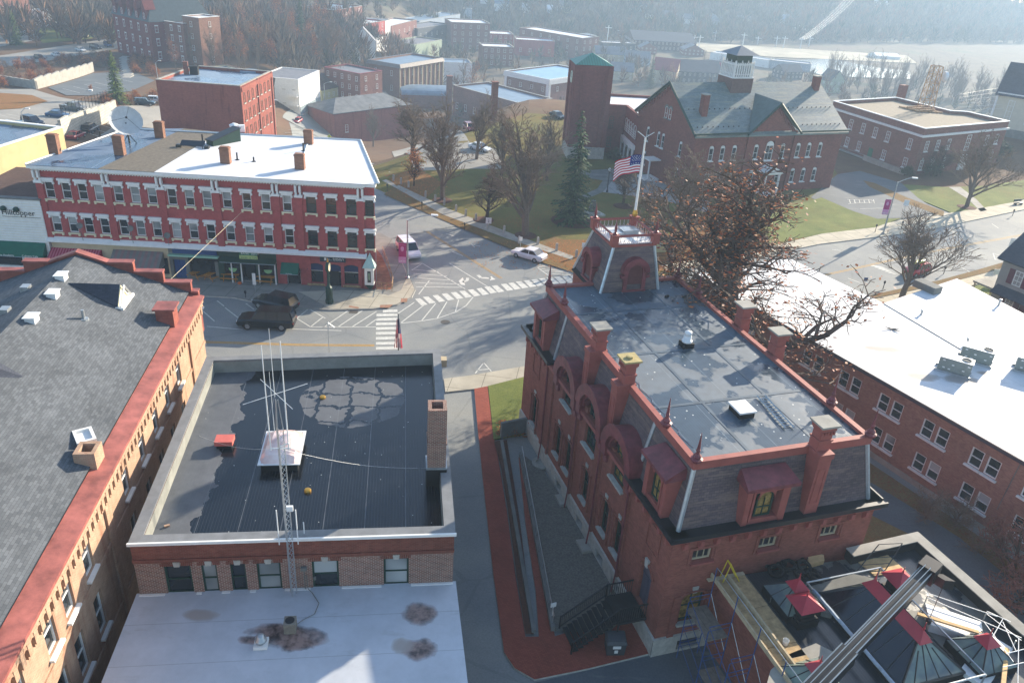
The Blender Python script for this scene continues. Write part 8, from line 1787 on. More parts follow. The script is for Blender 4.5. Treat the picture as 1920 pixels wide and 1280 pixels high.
def trees():
 for k,s in enumerate((3,8,14)):
  tm,cm,tips=branch_tree(s,14,.6,.34,4,.5,.02,nl=(14,7,6,4),fork=.2);proto('e%d'%k,'bare_tree',tm,cm,'bark','twig',None)
 tm,cm,tips=branch_tree(21,8,.62,.22,4,.75,.016,nl=(11,7,6,4),fork=.3);proto('m','bare_tree',tm,cm,'bark_dk','twig_dk')
 tm,cm,tips=branch_tree(33,9,.66,.2,4,.5,.016,nl=(12,6,5,4),fork=.26);proto('v','bare_tree',tm,cm,'bark','twig')
 tm,cm,tips=branch_tree(5,15,.5,.2,3,.5,.03,nl=(13,6,4));proto('w','bare_tree',tm,cm,'bark','twig')
 tm,cm,tips=branch_tree(6,14,.55,.2,3,.6,.03,nl=(11,6,4));lf=leafset(tips,500,.22,.35,4);proto('wl','autumn_tree',tm,cm,'bark','twig_red',lf,'orleaf')
 tm,cm,tips=branch_tree(41,5,.55,.1,3,.5,.014,nl=(10,6,5),fork=.22);lf=leafset(tips,1500,.1,.22,6);proto('o','autumn_tree',tm,cm,'bark_dk','twig_dk',lf,'orleaf')
 tm,cm,tips=branch_tree(51,2.2,.7,.06,3,.95,.012,nl=(10,7,5),fork=.02);proto('s','bare_shrub',tm,cm,'bark','twig');proto('sr','bare_shrub',tm,cm,'bark_dk','twig_red')
 lf=leafset(tips,2500,.09,.2,7);proto('sg','evergreen_shrub',tm,cm,'bark_dk','twig_dk',lf,'shrubleaf');lf=leafset(tips,700,.09,.2,8);proto('so','russet_shrub',tm,cm,'bark_dk','twig_red',lf,'orleaf')
 for k,(h,r,m)in enumerate(((15,3.0,'needle'),(13,3.1,'needle_lt'))):tm,cm=conifer(61+k,h,r);proto('c%d'%k,'spruce_tree',tm,cm,'bark_dk',m)
 def at(px,py,key,topy,label,h0,wid=None,**k):
  h0=PH[key]
  g=G(px,py);z=HT(g,px,topy)-g.z;s=z/h0;sx=s*(wid or 1.0)*(1.45 if key in('e0','e1','e2','v','m')else 1.0);return plant(key,g,(sx,sx,s),random.random()*6.28,label,**k)
 HE,HM=15.5,9.3
 for t in((986,443,'e0',192,'tallest bare tree of the park lawn with broad pale crown',HE,1.0),(911,415,'m',305,'small spreading bare tree behind the route sign',HM,1.0),(830,376,'e1',175,'bare tree with dense upright twigs near the mulch ring',HE,.85),(773,300,'e2',175,'broad bare tree behind the small orange tree',HE,1.25),(893,300,'e0',165,'tall bare tree near the parking area',HE,.8),(940,330,'e1',190,'bare tree between the tall park tree and the parking area',HE,.8),(1167,386,'m',300,'small bare tree in front of the plaza',HM,.9),(1258,492,'e2',262,'bare tree with sparse rusty leaves right of the library tower',HE,1.05),(1690,560,'v',392,'vase-shaped bare tree between the red car and the white roof',10.2,1.15),(1812,389,'v',245,'bare tree on the green lawn below the brick office',10.2,1.1),(1025,340,'e2',205,'bare tree beside the dark spruce',HE,.8),(1340,440,'e1',275,'bare twiggy tree in front of the courthouse wall',HE,.9),(1755,330,'m',262,'bare shrubby tree at the corner of the brick office',HM,1.0),(700,275,'e1',195,'bare tree beside the low brick hall',HE,.7)):
  at(t[0],t[1],t[2],t[3],t[4],t[5],t[6])
 at(776,350,'o',272,'small tree still covered in bright orange leaves',5.6,1.1,group='autumn trees')
 at(1072,418,'c0',208,'dark spruce on the park lawn in front of the clock tower',15,1.05,group='spruce trees');at(222,193,'c1',94,'light green spruce between the upper car parks',13,1.0,group='spruce trees');at(32,84,'c1',16,'green spruce by the white cars at the upper left',13,1.0,group='spruce trees');at(565,80,'c0',-20,'dark conifer among bare trees at the top edge',15,.7,group='spruce trees');at(1218,166,'c0',100,'dark spruce beside the dusty red roof',15,.9,group='spruce trees');at(690,115,'c1',82,'small spruce by the white gabled house',13,.8,group='spruce trees')
 q=LQ(16.6,21.0);zt=HT(q,1400,285);tm,cm,tips=branch_tree(77,11.5,.68,.5,4,.95,.016,nl=(10,7,6,5),fork=.32,straight=.22)
 lf=leafset(tips,4200,.075,.16,9);proto('oak','oak_tree',tm,cm,'bark_dk','twig_dk',lf,'oakleaf');s=(HT(q,1400,288)-q.z)/PH['oak'];plant('oak',q,(s*1.3,s*1.3,s),2.2,'large spreading oak with russet leaves between library and white roof','autumn trees')
 rn=random.Random(4)
 spots=[(612,128,'e0',20),(640,110,'w',40),(560,120,'wl',45),(590,130,'wl',60),(430,125,'wl',60),(455,128,'wl',50),(500,120,'w',30),(530,110,'w',20),(480,90,'w',5),(420,60,'w',-30),(445,40,'w',-40),(470,30,'wl',-20),(150,45,'w',-30),(170,40,'w',-35),(190,48,'e1',-30),(205,42,'w',-30),(135,35,'w',-40),(310,110,'e2',20),(345,118,'wl',40),(365,125,'w',40),(330,130,'wl',62),(400,130,'w',45),(520,60,'wl',-20),(550,60,'w',-10),(600,70,'wl',-10),(640,65,'wl',0),(660,80,'w',20),(575,95,'wl',35),(625,95,'w',35),(540,140,'w',80),(515,128,'wl',70),(470,118,'w',60),(390,90,'w',10),(455,75,'wl',10),(735,120,'w',60),(755,118,'w',75),(770,100,'w',62),(870,170,'w',100),(885,178,'wl',105),(905,165,'w',100),(1030,118,'wl',82),(1130,132,'w',95),(1280,150,'w',100),(1320,120,'w',88),(1345,150,'w',95),(1400,130,'w',90),(1260,165,'wl',110),(1465,170,'w',120)]
 for i,(x,y,k,t)in enumerate(spots):
  lab=('bare grey woodland tree on the far slope','woodland tree with thin orange leaves on the far slope')[k=='wl'];at(x,y,k,t,lab,HE if k[0]=='e' else 16.0,rn.uniform(.8,1.1),group='woodland trees with orange leaves' if k=='wl' else 'bare woodland trees')
 for i in range(95):
  x=rn.uniform(1540,1915);y=rn.uniform(148,190)+max(0,(x-1700))*.13;g=G(x,y)
  plant(('w','w','wl')[i%3]if i%9==0 else 'w',g,rn.uniform(.8,1.15),rn.random()*6,'bare grey woodland tree in the dense belt behind the brick office','bare trees behind the brick office')
 for i in range(60):
  x,y=rn.uniform(400,640),rn.uniform(60,140);g=G(x,y);plant('wl' if i%2 else 'w',g,rn.uniform(.6,.95),rn.random()*6,('bare grey woodland tree on the far slope','woodland tree with thin orange leaves on the far slope')[i%2],('bare woodland trees','woodland trees with orange leaves')[i%2])
 for i in range(75):
  x=rn.uniform(-5,220);y=155-(x/220)*38+rn.uniform(-22,12)
  if x>95 and y>128:continue
  plant(('sr','s','so')[i%3],G(x,y),rn.uniform(.9,1.7),rn.random()*6,'tangled bramble and bare shrubs on the bank above the grey wall','shrubs on the bramble bank','shrub')
 for i in range(34):x=rn.uniform(245,300);y=rn.uniform(108,146);plant(('so','sr')[i%2],G(x,y),rn.uniform(.9,1.5),rn.random()*6,'russet shrub on the bank right of the concrete steps','russet shrubs beside the steps','shrub')
 for i in range(26):x=rn.uniform(180,300);y=rn.uniform(178,200);plant(('s','so')[i%2],G(x,y),rn.uniform(.7,1.1),rn.random()*6,'low shrub on the strip below the light green spruce','shrubs below the light green spruce','shrub')
 for(x,y,k,s,lab)in((130,72,'so',1.9,'orange weeping tree on the academy lawn'),(205,50,'so',1.7,'rusty shrub near the Victorian school'),(375,245,'s',1.7,'pale bare shrub in front of the warehouse wall'),(1745,330,'sg',1.5,'dark evergreen shrub at the office corner'),(1870,300,'sg',1.9,'dark green shrub beside the church wall'),(1700,330,'sg',1.0,'small dark shrub below the office ramp'),(1735,975,'s',1.5,'pale bare bush in the yard beside the long brick wall'),(1790,985,'s',1.4,'second pale bare bush in the yard nearer the brick wall'),(1840,1040,'s',1.3,'third pale bare bush in the yard close to the parapet'),(1890,1090,'sr',2.6,'large reddish bare bush at the right edge of the yard'),(1905,1150,'sr',2.4,'reddish bare bush below the large one at the right edge'),(945,812,'so',.55,'russet shrub on the corner of the little lawn'),(960,815,'so',.5,'orange grass clump against the concrete wall'),(975,808,'sg',.45,'small green shrub at the library corner'),(1150,300,'sg',1.1,'round evergreen bush beside the clock tower door'),(1180,312,'s',1.2,'bare bush at the porch arcade'),(170,168,'so',.6,'low russet clump in the dark upper car park'),(650,255,'v',.45,'thin bare sapling at the low brick hall')):
  if k=='v':plant('v',G(x,y),s,1.0,lab);continue
  plant(k,G(x,y),s,random.random()*6,lab,{'s':'bare bushes','sr':'bare bushes','so':'russet shrubs','sg':'evergreen shrubs'}[k],'shrub')
 rn=random.Random(9);mb=MB();base=[]
 for v in range(4):
  tri=[]
  for k in range(62):
   a,r=rn.uniform(0,6.28),rn.uniform(.3,1);z=rn.uniform(.3,1.0);R=.40*math.sin(min(1,z*.98)*2.9)+.05;x,y=math.cos(a)*R*r,math.sin(a)*R*r;w=rn.uniform(.012,.035)
   b=rn.uniform(0,6.28);i_=rn.uniform(.1,.5);tri.append(((x*i_-w*math.cos(b),y*i_-w*math.sin(b),z*.72-.08),(x*i_+w*math.cos(b),y*i_+w*math.sin(b),z*.72-.05),(x*1.1,y*1.1,z)))
  tri.append(((-.03,0,0),(.03,0,0),(0,0,.7)));base.append(tri)
 def forest(n,gen,name,label,mats_):
  V,Fs,M_=[],[],[]
  for i in range(n):
   x,y,s,m=gen();z=T(x,y)-.3;c,sn=math.cos(i),math.sin(i);w=s*rn.uniform(.75,1.1)
   for t in base[i%4]:
    b=len(V)
    for p in t:V.append((x+(p[0]*c-p[1]*sn)*w,y+(p[0]*sn+p[1]*c)*w,z+p[2]*s))
    Fs.append((b,b+1,b+2));M_.append(m)
  me=bpy.data.meshes.new(name);me.from_pydata(V,[],Fs)
  for m in mats_:me.materials.append(m)
  me.polygons.foreach_set('material_index',M_);o=bpy.data.objects.new(name,me);COL.objects.link(o);o['kind']='stuff';o['label']=label;return o
 fm=[leafmat('grey_wood',[(0,rgb('#4b4238')),(1,rgb('#7d7060'))],.95),leafmat('olive_wood',[(0,rgb('#3d3f30')),(1,rgb('#6d6a4e'))],.95),leafmat('dark_pine',[(0,rgb('#232f24')),(1,rgb('#46553e'))],.95),leafmat('rust_wood',[(0,rgb('#5b4335')),(1,rgb('#8a6a4c'))],.95)]
 def g1():
  while True:
   x,y=rn.uniform(-330,640),rn.uniform(540,980);yh=560+.55*max(x,0)+.1*min(x,0)
   if y>yh-14 and abs(x)<y*.75:break
  pine=rn.random()<(.5 if(x>150 and y>yh+110)else.1);return x,y,rn.uniform(8,15)*(1.15 if pine else 1),2 if pine else rn.choice((0,0,0,1,3))
 forest(7200,g1,'hillside_forest','hazy grey-brown woodland covering the far hillside',fm)
 def g2():
  while True:
   x,y=rn.uniform(-200,330),rn.uniform(300,560)
   if y>300+max(0,x)*.4 and not(x>60 and 455<y<640 and x<330)and not(-60<x<60 and y<400 and rn.random()<.8):break
  return x,y,rn.uniform(5,11),rn.choice((0,0,1,3))
 forest(520,g2,'valley_trees','scattered bare trees and scrub between the far town blocks',fm)
 def g3():
  x,y=rn.uniform(-240,-60),rn.uniform(285,420);return x,y,rn.uniform(9,15),rn.choice((0,0,3,3))
 forest(420,g3,'slope_forest','dense bare woodland behind the Victorian school',fm)
 rn2=random.Random(3);mb=MB()
 for i in range(1300):
  px,py=rn2.choice(((rn2.uniform(1000,1180),rn2.uniform(448,520)),(rn2.uniform(720,840),rn2.uniform(330,372)),(rn2.uniform(880,1060),rn2.uniform(455,505)),(rn2.uniform(930,990),rn2.uniform(790,822)),(rn2.uniform(1250,1420),rn2.uniform(440,490))))
  c=G(px,py)+Vector((0,0,.16));a=rn2.random()*6.28;s=rn2.uniform(.05,.11);mb.face([c+Vector((s*math.cos(a+k*1.57),s*math.sin(a+k*1.57),.02*(k%2)))for k in range(4)])
 o=part(mb,'fallen_leaves',MT['orleaf']);o['kind']='stuff';o['label']='fallen orange leaves scattered over the lawns'
trees()
MT['tyre']=MT['rubber'];MT['carglass']=MT['sky_dark'];MT['lamp_r']=plain('red_lamp_lens','#8e1f22',.2,.1,3,.5);MT['lamp_w']=plain('clear_lamp_lens','#cfd4d6',.15,.08,3,.6);MT['alloy']=plain('alloy_wheel','#9da1a4',.35,.12,5,.5,.7)
CARP={}
def car_meshes(kind):
 if kind in CARP:return CARP[kind]
 L,w,bh,rh,cab,hood,boot,wr,wb={'suv':(4.7,.93,1.02,1.72,(.95,.35,-2.0,-2.25),.98,1.0,.36,1.4),'big':(5.5,1.0,1.12,1.92,(1.25,.65,-2.45,-2.68),1.1,1.1,.4,1.62),'sedan':(4.5,.88,.9,1.42,(.95,.25,-1.0,-1.65),.85,.95,.32,1.32),'van':(4.9,.95,1.0,1.76,(1.45,.7,-2.1,-2.35),.95,1.0,.34,1.48),'pickup':(5.5,.97,1.05,1.8,(1.2,.6,-.75,-.95),1.05,1.05,.4,1.65),'hatch':(4.1,.86,.92,1.5,(.95,.3,-1.5,-1.95),.9,.95,.31,1.25)}[kind]
 out={};h=L/2;mb=MB()
 st=[(-h,.82*w,.45,boot*.86),(-h+.12,.95*w,.32,boot),(-h+.7,w,.26,boot if kind!='pickup' else boot),(0,w,.24,bh),(cab[0],w,.26,(bh+hood)/2+.02),(h-.75,.99*w,.28,hood),(h-.18,.9*w,.34,hood*.86),(h,.74*w,.42,hood*.66)]
 def sec(x,ww,z0,z1):return[Vector((x,-ww*.9,z0)),Vector((x,-ww,z0+.16)),Vector((x,-ww,z1-.16)),Vector((x,-ww*.88,z1)),Vector((x,ww*.88,z1)),Vector((x,ww,z1-.16)),Vector((x,ww,z0+.16)),Vector((x,ww*.9,z0))]
 S=[sec(*s)for s in st]
 for a,b in zip(S,S[1:]):
  for k in range(8):mb.face([a[k],b[k],b[(k+1)%8],a[(k+1)%8]])
 mb.face(S[0]);mb.face(S[-1][::-1])
 c=cab;z0,z1=bh-.03,rh;wi=w*.74
 rf=[Vector((c[1],-wi,z1-.05)),Vector((c[1],wi,z1-.05)),Vector((c[2],wi,z1-.03)),Vector((c[2],-wi,z1-.03))];mb.hexa([p-Vector((0,0,.05))for p in rf][::-1],[p+Vector((0,0,.04))for p in rf][::-1])
 bs=[Vector((c[0],-w*.86,z0)),Vector((c[0],w*.86,z0)),Vector((c[3],w*.86,z0)),Vector((c[3],-w*.86,z0))]
 for k in range(4):mb.tube(bs[k],rf[k],.055,n=4)
 for s in(-1,1):
  for x in((.05,)if kind in('pickup',)else(-.2,-1.25)if kind!='sedan' else(-.35,)):mb.tube((x,s*w*.85,z0),(x,s*wi*1.01,z1-.05),.045,n=4)
 if kind=='pickup':
  mb.mi=0
  for s in(-1,1):mb.hexa([Vector((-h+.1,s*w-.06,bh-.1)),Vector((-1.0,s*w-.06,bh-.1)),Vector((-1.0,s*w+.0,bh-.1)),Vector((-h+.1,s*w+.0,bh-.1))],[Vector((-h+.1,s*w-.06,bh+.12)),Vector((-1.0,s*w-.06,bh+.12)),Vector((-1.0,s*w+.0,bh+.12)),Vector((-h+.1,s*w+.0,bh+.12))])
 out['body']=mb
 g=MB();e=.985
 for k in range(4):k2=(k+1)%4;q=[bs[k],bs[k2],rf[k2],rf[k]];m=Vector(((c[0]+c[3])/2,0,1.3));g.face([m+(p-m)*e for p in q])
 out['window']=g
 wh=MB();wh.lathe((0,0,0),[(wr*.62,-.11),(wr,-.1),(wr,.1),(wr*.62,.11)],14);wh.v=[Vector((v.x,v.z,v.y))for v in wh.v];out['wheel']=wh
 ri=MB();ri.lathe((0,0,0),[(wr*.6,-.115),(wr*.6,.115)],10);ri.v=[Vector((v.x,v.z,v.y))for v in ri.v];out['rim']=ri
 hl=MB();hl.abox((0,0,0),.14,.34,.14);out['lamp']=hl
 CARP[kind]=(dict((k,v.mesh(k,MT[{'body':'white','window':'carglass','wheel':'tyre','rim':'alloy','lamp':'lamp_w'}[k]]))for k,v in out.items()),L,w,wr,wb,hood,boot);return CARP[kind]
PAINT={}
def car(px,py,kind,hexc,px2,py2,label,zo=.0,group='parked cars'):
 """car centred on a pixel, nose pointing towards a second pixel"""
 ms,L,w,wr,wb,hood,boot=car_meshes(kind);c=G(px,py);t=G(px2,py2);c.z+=.03+zo;rz=math.atan2(t.y-c.y,t.x-c.x)
 if hexc not in PAINT:PAINT[hexc]=plain('car_paint_'+hexc[1:],hexc,.22,.05,2,.5)
 r=thing({'pickup':'pickup_truck','van':'minivan'}.get(kind,'parked_car'),c,label,{'pickup':'truck','van':'van'}.get(kind,'car'),group,rz)
 b=lpart(ms['body'],'body',r);b.material_slots[0].link='OBJECT';b.material_slots[0].material=PAINT[hexc];lpart(ms['window'],'window',r)
 for sx in(-1,1):
  for sy in(-1,1):o=lpart(ms['wheel'],'wheel',r,(sx*wb,sy*(w-.1),wr));lpart(ms['rim'],'rim',o)
 for sy in(-1,1):
  lpart(ms['lamp'],'headlight',r,(L/2-.14,sy*w*.62,hood*.66));o=lpart(ms['lamp'],'taillight',r,(-L/2+.07,sy*w*.72,boot*.66));o.material_slots[0].link='OBJECT';o.material_slots[0].material=MT['lamp_r']
 return r
def cars():
 car(501,612,'big','#0b0c0e',455,610,'large black SUV parked facing left on the main street');car(517,578,'suv','#14181f',495,573,'dark SUV parked at an angle behind the large black SUV',)
 car(766,477,'van','#d5d9dc',778,490,'white minivan parked at the kerb behind the banner lamp post');car(991,485,'sedan','#d3d0d2',970,479,'silvery white sedan parked at the park kerb')
 r=car(1716,514,'hatch','#a3141f',1700,518,'bright red hatchback carrying a lime kayak on the right street');f=r;mb=MB();mb.lathe((0,0,0),[(.05,-1.5),(.25,-1.0),(.34,0),(.25,1.0),(.05,1.5)],8);mb.v=[Vector((v.z,v.x,v.y*.6))for v in mb.v];k=thing('kayak',WL[r]+Vector((0,0,1.68)),'lime yellow-green kayak on the roof of the red hatchback','kayak',None,r.rotation_euler.z);lpart(mb.mesh('hull',plain('lime_kayak','#b3cf1f',.4,.1,2,.4)),'hull',k)
 car(1716,459,'sedan','#3b4858',1690,464,'slate blue car driving on the right street');car(559,230,'hatch','#9c3440',548,231,'dusty red hatchback on the downhill street',group='cars on the downhill street')
 for t in((63,235,'suv','#141d2e',82,240,'navy SUV in the upper car park nearest the light pole'),(110,221,'sedan','#2f4f70',130,224,'metallic blue sedan in the upper car park'),(140,208,'pickup','#6d6a64',162,212,'grey pickup truck in the upper car park'),(42,243,'sedan','#5b6d75',60,247,'grey-teal car behind the navy SUV'),(22,244,'hatch','#cfd3d4',45,249,'white car partly hidden by the blue roof edge'),(144,260,'sedan','#7a1722',160,256,'red car below the white block wall'),(171,248,'suv','#22262a',185,244,'dark SUV below the white block wall'),(272,198,'suv','#1d2f38',290,202,'dark teal SUV near the warehouse wall'),(292,192,'hatch','#cfd2d3',305,195,'white car half hidden behind the warehouse'),(152,97,'sedan','#b9bcbd',170,101,'silver sedan in the drive below the Victorian school'),(180,93,'suv','#2a2e33',197,96,'black SUV in the drive below the Victorian school'),(203,88,'suv','#24507c',215,93,'bright blue SUV beside the Victorian school'),(108,107,'sedan','#c3c5c6',125,110,'white sedan behind the brambles'),(75,112,'hatch','#32363b',90,115,'dark car hidden in the brambles'),(5,56,'sedan','#d6d8d8',14,58,'white car at the left edge by the academy hall'),(50,65,'sedan','#d6d8d8',62,67,'white car right of the upper left spruce'),(900,283,'sedan','#c9cccd',915,287,'white car in the parking area behind the park trees'),(880,245,'hatch','#701c28',886,247,'dark red car near the parapet block'),(1045,222,'sedan','#1c2024',1055,226,'black car beside the clock tower'),(862,96,'hatch','#b9bcbd',868,97,'pale car parked before the four-storey hotel'),(1100,82,'van','#c4c6c6',1110,83,'white van on the valley flat'),(1130,83,'sedan','#8c8f92',1140,84,'grey car on the valley flat')):car(*t)
cars()
def furniture():
 def lamp(px,py,ty,armx,label,banner=None,m='metal_lt'):
  b=G(px,py);z=HT(b,px,ty);t=thing('street_lamp',b,label,'street lamp','street lamps');mb=MB();mb.tube(b,(b.x,b.y,z),.13,.075,8);mb.lathe(b,[(.25,0),(.25,.25),(.14,.35)],8);part(mb,'pole',MT[m],t)
  mb=MB();pts=[Vector((b.x+armx*s,b.y+.3*s,z-.1+.75*math.sin(s*1.4)))for s in(0,.25,.5,.75,1)]
  for a,c in zip(pts,pts[1:]):mb.tube(a,c,.05,n=5)
  part(mb,'arm',MT[m],t);e=pts[-1];mb=MB();mb.abox((e.x+.3*(1 if armx>0 else-1),e.y,e.z-.09),.75,.3,.16);part(mb,'lamp_head',MT['metal_wh'],t)
  if banner:
   side,z0,z1,col2,txt=banner;mb=MB();f=Fr((b.x,b.y),ang=0);x0,x1=(-1.0,-.15)if side<0 else(.15,1.0)
   mb.box(f,x0,x1,z0+.75,z1,-.02,.02);bo=part(mb,'banner',MT['purple'],t);mb=MB();mb.box(f,x0,x1,z0,z0+.749,-.02,.02);part(mb,'lower_panel',MT['lilac'],bo);text_mb('ARTS',.3,f,x0+.06,z0+.12,.02,MT['white'],bo);text_mb('downtown',.17,f,x0+.08,z1-.3,.02,MT['lilac'],bo)
   mb=MB();mb.lathe((0,0,0),[(.2,0),(.2,.02)],8);q=f.p((x0+x1)/2,(z0+z1)/2+.5,.025);mb.v=[q+Vector((v.x,-v.z,v.y*1.5))for v in mb.v];part(mb,'emblem',MT['lilac'],bo);mb=MB();mb.tube(f.p(0,z1),f.p(x0 if side<0 else x1,z1),.025,n=4);mb.tube(f.p(0,z0),f.p(x0 if side<0 else x1,z0),.025,n=4);part(mb,'bracket',MT[m],t)
 lamp(764,523,412,2.6,'tall grey street lamp with magenta banner at the corner of the red block',(-1,1.9,4.3,None,'ARTS'));lamp(1655,440,341,2.0,'tall grey street lamp with purple banner on the right pavement',(-1,3.0,5.2,None,'ARTS'));lamp(610,211,157,2.0,'pale street lamp on the downhill street by the white tenement');lamp(508,262,192,1.6,'street lamp at the downhill crossing left of the road');lamp(47,246,210,.8,'thin pale lamp pole in the upper car park');lamp(296,150,118,.8,'thin lamp pole on the russet bank');lamp(370,640,590,.2,'white lamp post with round head at the corner of the grey-roofed hall',None,'metal_wh')
 b=G(618,570);z=HT(b,615,490);t=thing('street_clock',b,'dark green street clock post on the corner pavement','street clock');mb=MB();mb.lathe(b,[(.42,0),(.42,.5),(.36,.55),(.36,1.9),(.2,2.1),(.13,2.3),(.11,z-1.2),(.2,z-1.1)],8);part(mb,'post',MT['dgreen'],t);mb=MB();mb.lathe((0,0,0),[(.5,-.16),(.56,0),(.5,.16)],14);c=Vector((b.x,b.y,z-.6));mb.v=[c+Vector((v.z,v.x,v.y))for v in mb.v];h=part(mb,'clock_head',MT['dgreen'],t)
 mb=MB();mb.lathe((0,0,0),[(.44,-.18),(.44,.18)],14);mb.v=[c+Vector((v.z,v.x,v.y))for v in mb.v];part(mb,'clock_face',MT['cream'],h);mb=MB();mb.lathe((b.x,b.y,z-.06),[(.12,0),(.06,.2),(.02,.4)],6);part(mb,'finial',MT['gold'],t)
 def flagp(px,py,ty):
  b=G(px,py);z=HT(b,px,ty);t=thing('flagpole',b,'dark pole with a hanging striped flag beside the crosswalk','flagpole');mb=MB();mb.tube(b,(b.x,b.y,z),.06,.04,6);part(mb,'pole',MT['black'],t)
  f=thing('flag',(b.x,b.y,z-.5),'folded red and white striped flag hanging on the dark pole by the crosswalk','flag');mb=MB();n=9;Hh=min(3.0,z-1.0)
  for k in range(n):
   for j in range(6):
    mb.mi=2 if(j<3 and k>4)else k%2;x0,x1=-.35+.7*k/n,-.35+.7*(k+1)/n;za,zb=z-.5-Hh*j/6,z-.5-Hh*(j+1)/6;w=.1*math.sin(k*1.9+j*.5)
    mb.face([(b.x+x0*(.4+.12*j),b.y-.06+w,za),(b.x+x0*(.5+.12*j),b.y-.06+w,zb),(b.x+x1*(.5+.12*j),b.y-.06-w,zb),(b.x+x1*(.4+.12*j),b.y-.06-w,za)])
  part(mb,'cloth',[bpy.data.materials['flag_red'],bpy.data.materials['flag_white'],bpy.data.materials['flag_blue']],f)
 flagp(747,665,588)
 def sign(px,py,ty,mk,label,txt=None,w=.6,h=.75,group='street signs'):
  b=G(px,py);z=HT(b,px,ty);t=thing('street_sign',b,label,'sign',group);mb=MB();mb.tube(b,(b.x,b.y,z),.035,n=5);part(mb,'post',MT['metal_lt'],t);f=Fr((b.x,b.y),ang=0.0);mb=MB()
  if mk=='diamond':mb.face([f.p(0,z-1.1,.06),f.p(.55,z-.55,.06),f.p(0,z,.06),f.p(-.55,z-.55,.06)]);mb.hexa([f.p(-.55,z-.56,.055),f.p(.55,z-.56,.055),f.p(.55,z-.56,.03),f.p(-.55,z-.56,.03)],[f.p(-.02,z,.055),f.p(.02,z,.055),f.p(.02,z,.03),f.p(-.02,z,.03)]);p=part(mb,'plate',plain('fluorescent_yellow','#c3c81f',.5,.08,3),t);mb=MB();mb.lathe(f.p(0,z-.42,.09),[(.08,0),(.08,.12)],6);mb.box(f,-.06,.06,z-.85,z-.42,.061,.08);part(mb,'walker_symbol',MT['black'],p)
  else:
   mb.box(f,-w/2,w/2,z-h,z,.04,.07);p=part(mb,'plate',MT[mk],t)
   if txt:text_mb(txt[0],txt[1],f,0,z-h+txt[2],.071,MT['black'],p,align='CENTER')
 sign(619,290,252,'diamond','fluorescent yellow diamond crossing sign behind the white roof');sign(915,437,408,'white','white route sign numbered 2 in front of the small park tree',('2',.5,.18),.75,.8);sign(479,550,512,'white','narrow white sign on a post outside the cafe',None,.35,1.3);sign(1091,500,455,'white','white parking sign on a thin post at the leafy corner',None,.55,.6);sign(975,470,444,'white','small white sign on the park verge above the silver sedan',None,.4,.5);sign(1690,412,375,'metal_wh','grey-white sign at the right car park entrance',None,.8,.9);sign(1615,552,520,'blue_paint','small blue sign on a thin post by the right verge',None,.45,.45);sign(1889,490,447,'white','large white printed signboard near the grey house',('LAW\nOFFICE',.3,.9),1.3,1.4);sign(1866,530,505,'metal_wh','grey slanted signboard beside the grey house porch',None,1.4,.7);sign(616,244,222,'white','white information board beside the downhill street',('?',.6,.25),1.0,1.1)
 for px,py,ty,lab in((461,560,545,'black parking meter on the pavement near the cafe'),(791,394,378,'black parking meter on the park verge far along the street'),(871,431,418,'black parking meter on the park verge by the small tree'),(726,360,345,'black parking meter on the verge nearest the red block roof'),(1640,437,421,'black parking meter left of the right street lamp'),(1689,431,415,'black parking meter right of the right street lamp'),(1655,543,527,'black parking meter on the near right verge'),(1769,514,500,'black parking meter on the near right verge behind the red car'),(1898,405,393,'black parking meter at the far right of the street')):
  b=G(px,py);mb=MB();z=HT(b,px,ty);mb.tube(b,(b.x,b.y,z-.3),.045,n=6);mb.lathe((b.x,b.y,z-.3),[(.09,0),(.13,.1),(.13,.25),(.06,.36)],7);solo(mb,'parking_meter',MT['black'],lab,'parking meter','parking meters')
 for k,(px,py)in enumerate(((798,372),(816,379),(833,386),(752,347),(766,353),(738,341),(855,398),(873,407),(892,415),(914,430),(945,438),(973,458),(1008,460),(1043,472),(1080,484))):
  b=G(px,py);mb=MB();mb.abox((b.x,b.y,.1),.24,.24,.95,.5);mb.abox((b.x,b.y,1.051),.18,.18,.08,.5);solo(mb,'stone_post',MT['stone'],'pale granite post in the row along the park path','post','granite posts along the park path')
 for px,py,ty,lab in((1138,362,316,'black park lamp post near the plaza'),):
  b=G(px,py);z=HT(b,px,ty);t=thing('park_lamp',b,lab,'park lamp');mb=MB();mb.lathe(b,[(.2,0),(.16,.4),(.07,.6),(.06,z-.5),(.12,z-.45)],8);part(mb,'post',MT['black'],t);mb=MB();mb.lathe((b.x,b.y,z-.45),[(.12,0),(.22,.2),(.2,.4),(.03,.55)],8);part(mb,'globe',MT['white'],t)
 for k,(px,py)in enumerate(((906,414),(829,377),(985,443),(1075,416),(1168,388),(1812,390))):
  b=G(px,py);mb=MB();mb.lathe((b.x,b.y,.13),[(1.5 if k!=3 else 3.2,0),(1.2,.07),(.5,.1)],16);o=part(mb,'mulch_ring',MT['mulch']);o['kind']='structure'
 for px,py,ty in((706,700,0),):pass
 for px,py,lab in((138,74,'first cream bollard light on the academy lawn from the left'),(164,70,'second cream bollard light on the academy lawn'),(188,66,'third cream bollard light on the academy lawn'),(210,62,'cream bollard light nearest the Victorian school')):
  b=G(px,py);mb=MB();mb.abox((b.x,b.y,b.z+.1),.6,.6,1.1,0);solo(mb,'bollard_light',MT['cream'],lab,'bollard light','bollard lights on the academy lawn')
 pts=[G(*p)for p in((706,545),(735,548),(737,535),(728,505),(717,478))];mb=MB()
 for a,b in zip(pts,pts[1:]):
  mb.tube(a+Vector((0,0,1.05)),b+Vector((0,0,1.05)),.03,n=4);mb.tube(a+Vector((0,0,.6)),b+Vector((0,0,.6)),.025,n=4);n=3
  for k in range(n):p=a.lerp(b,k/n);mb.tube(p,p+Vector((0,0,1.05)),.03,n=4)
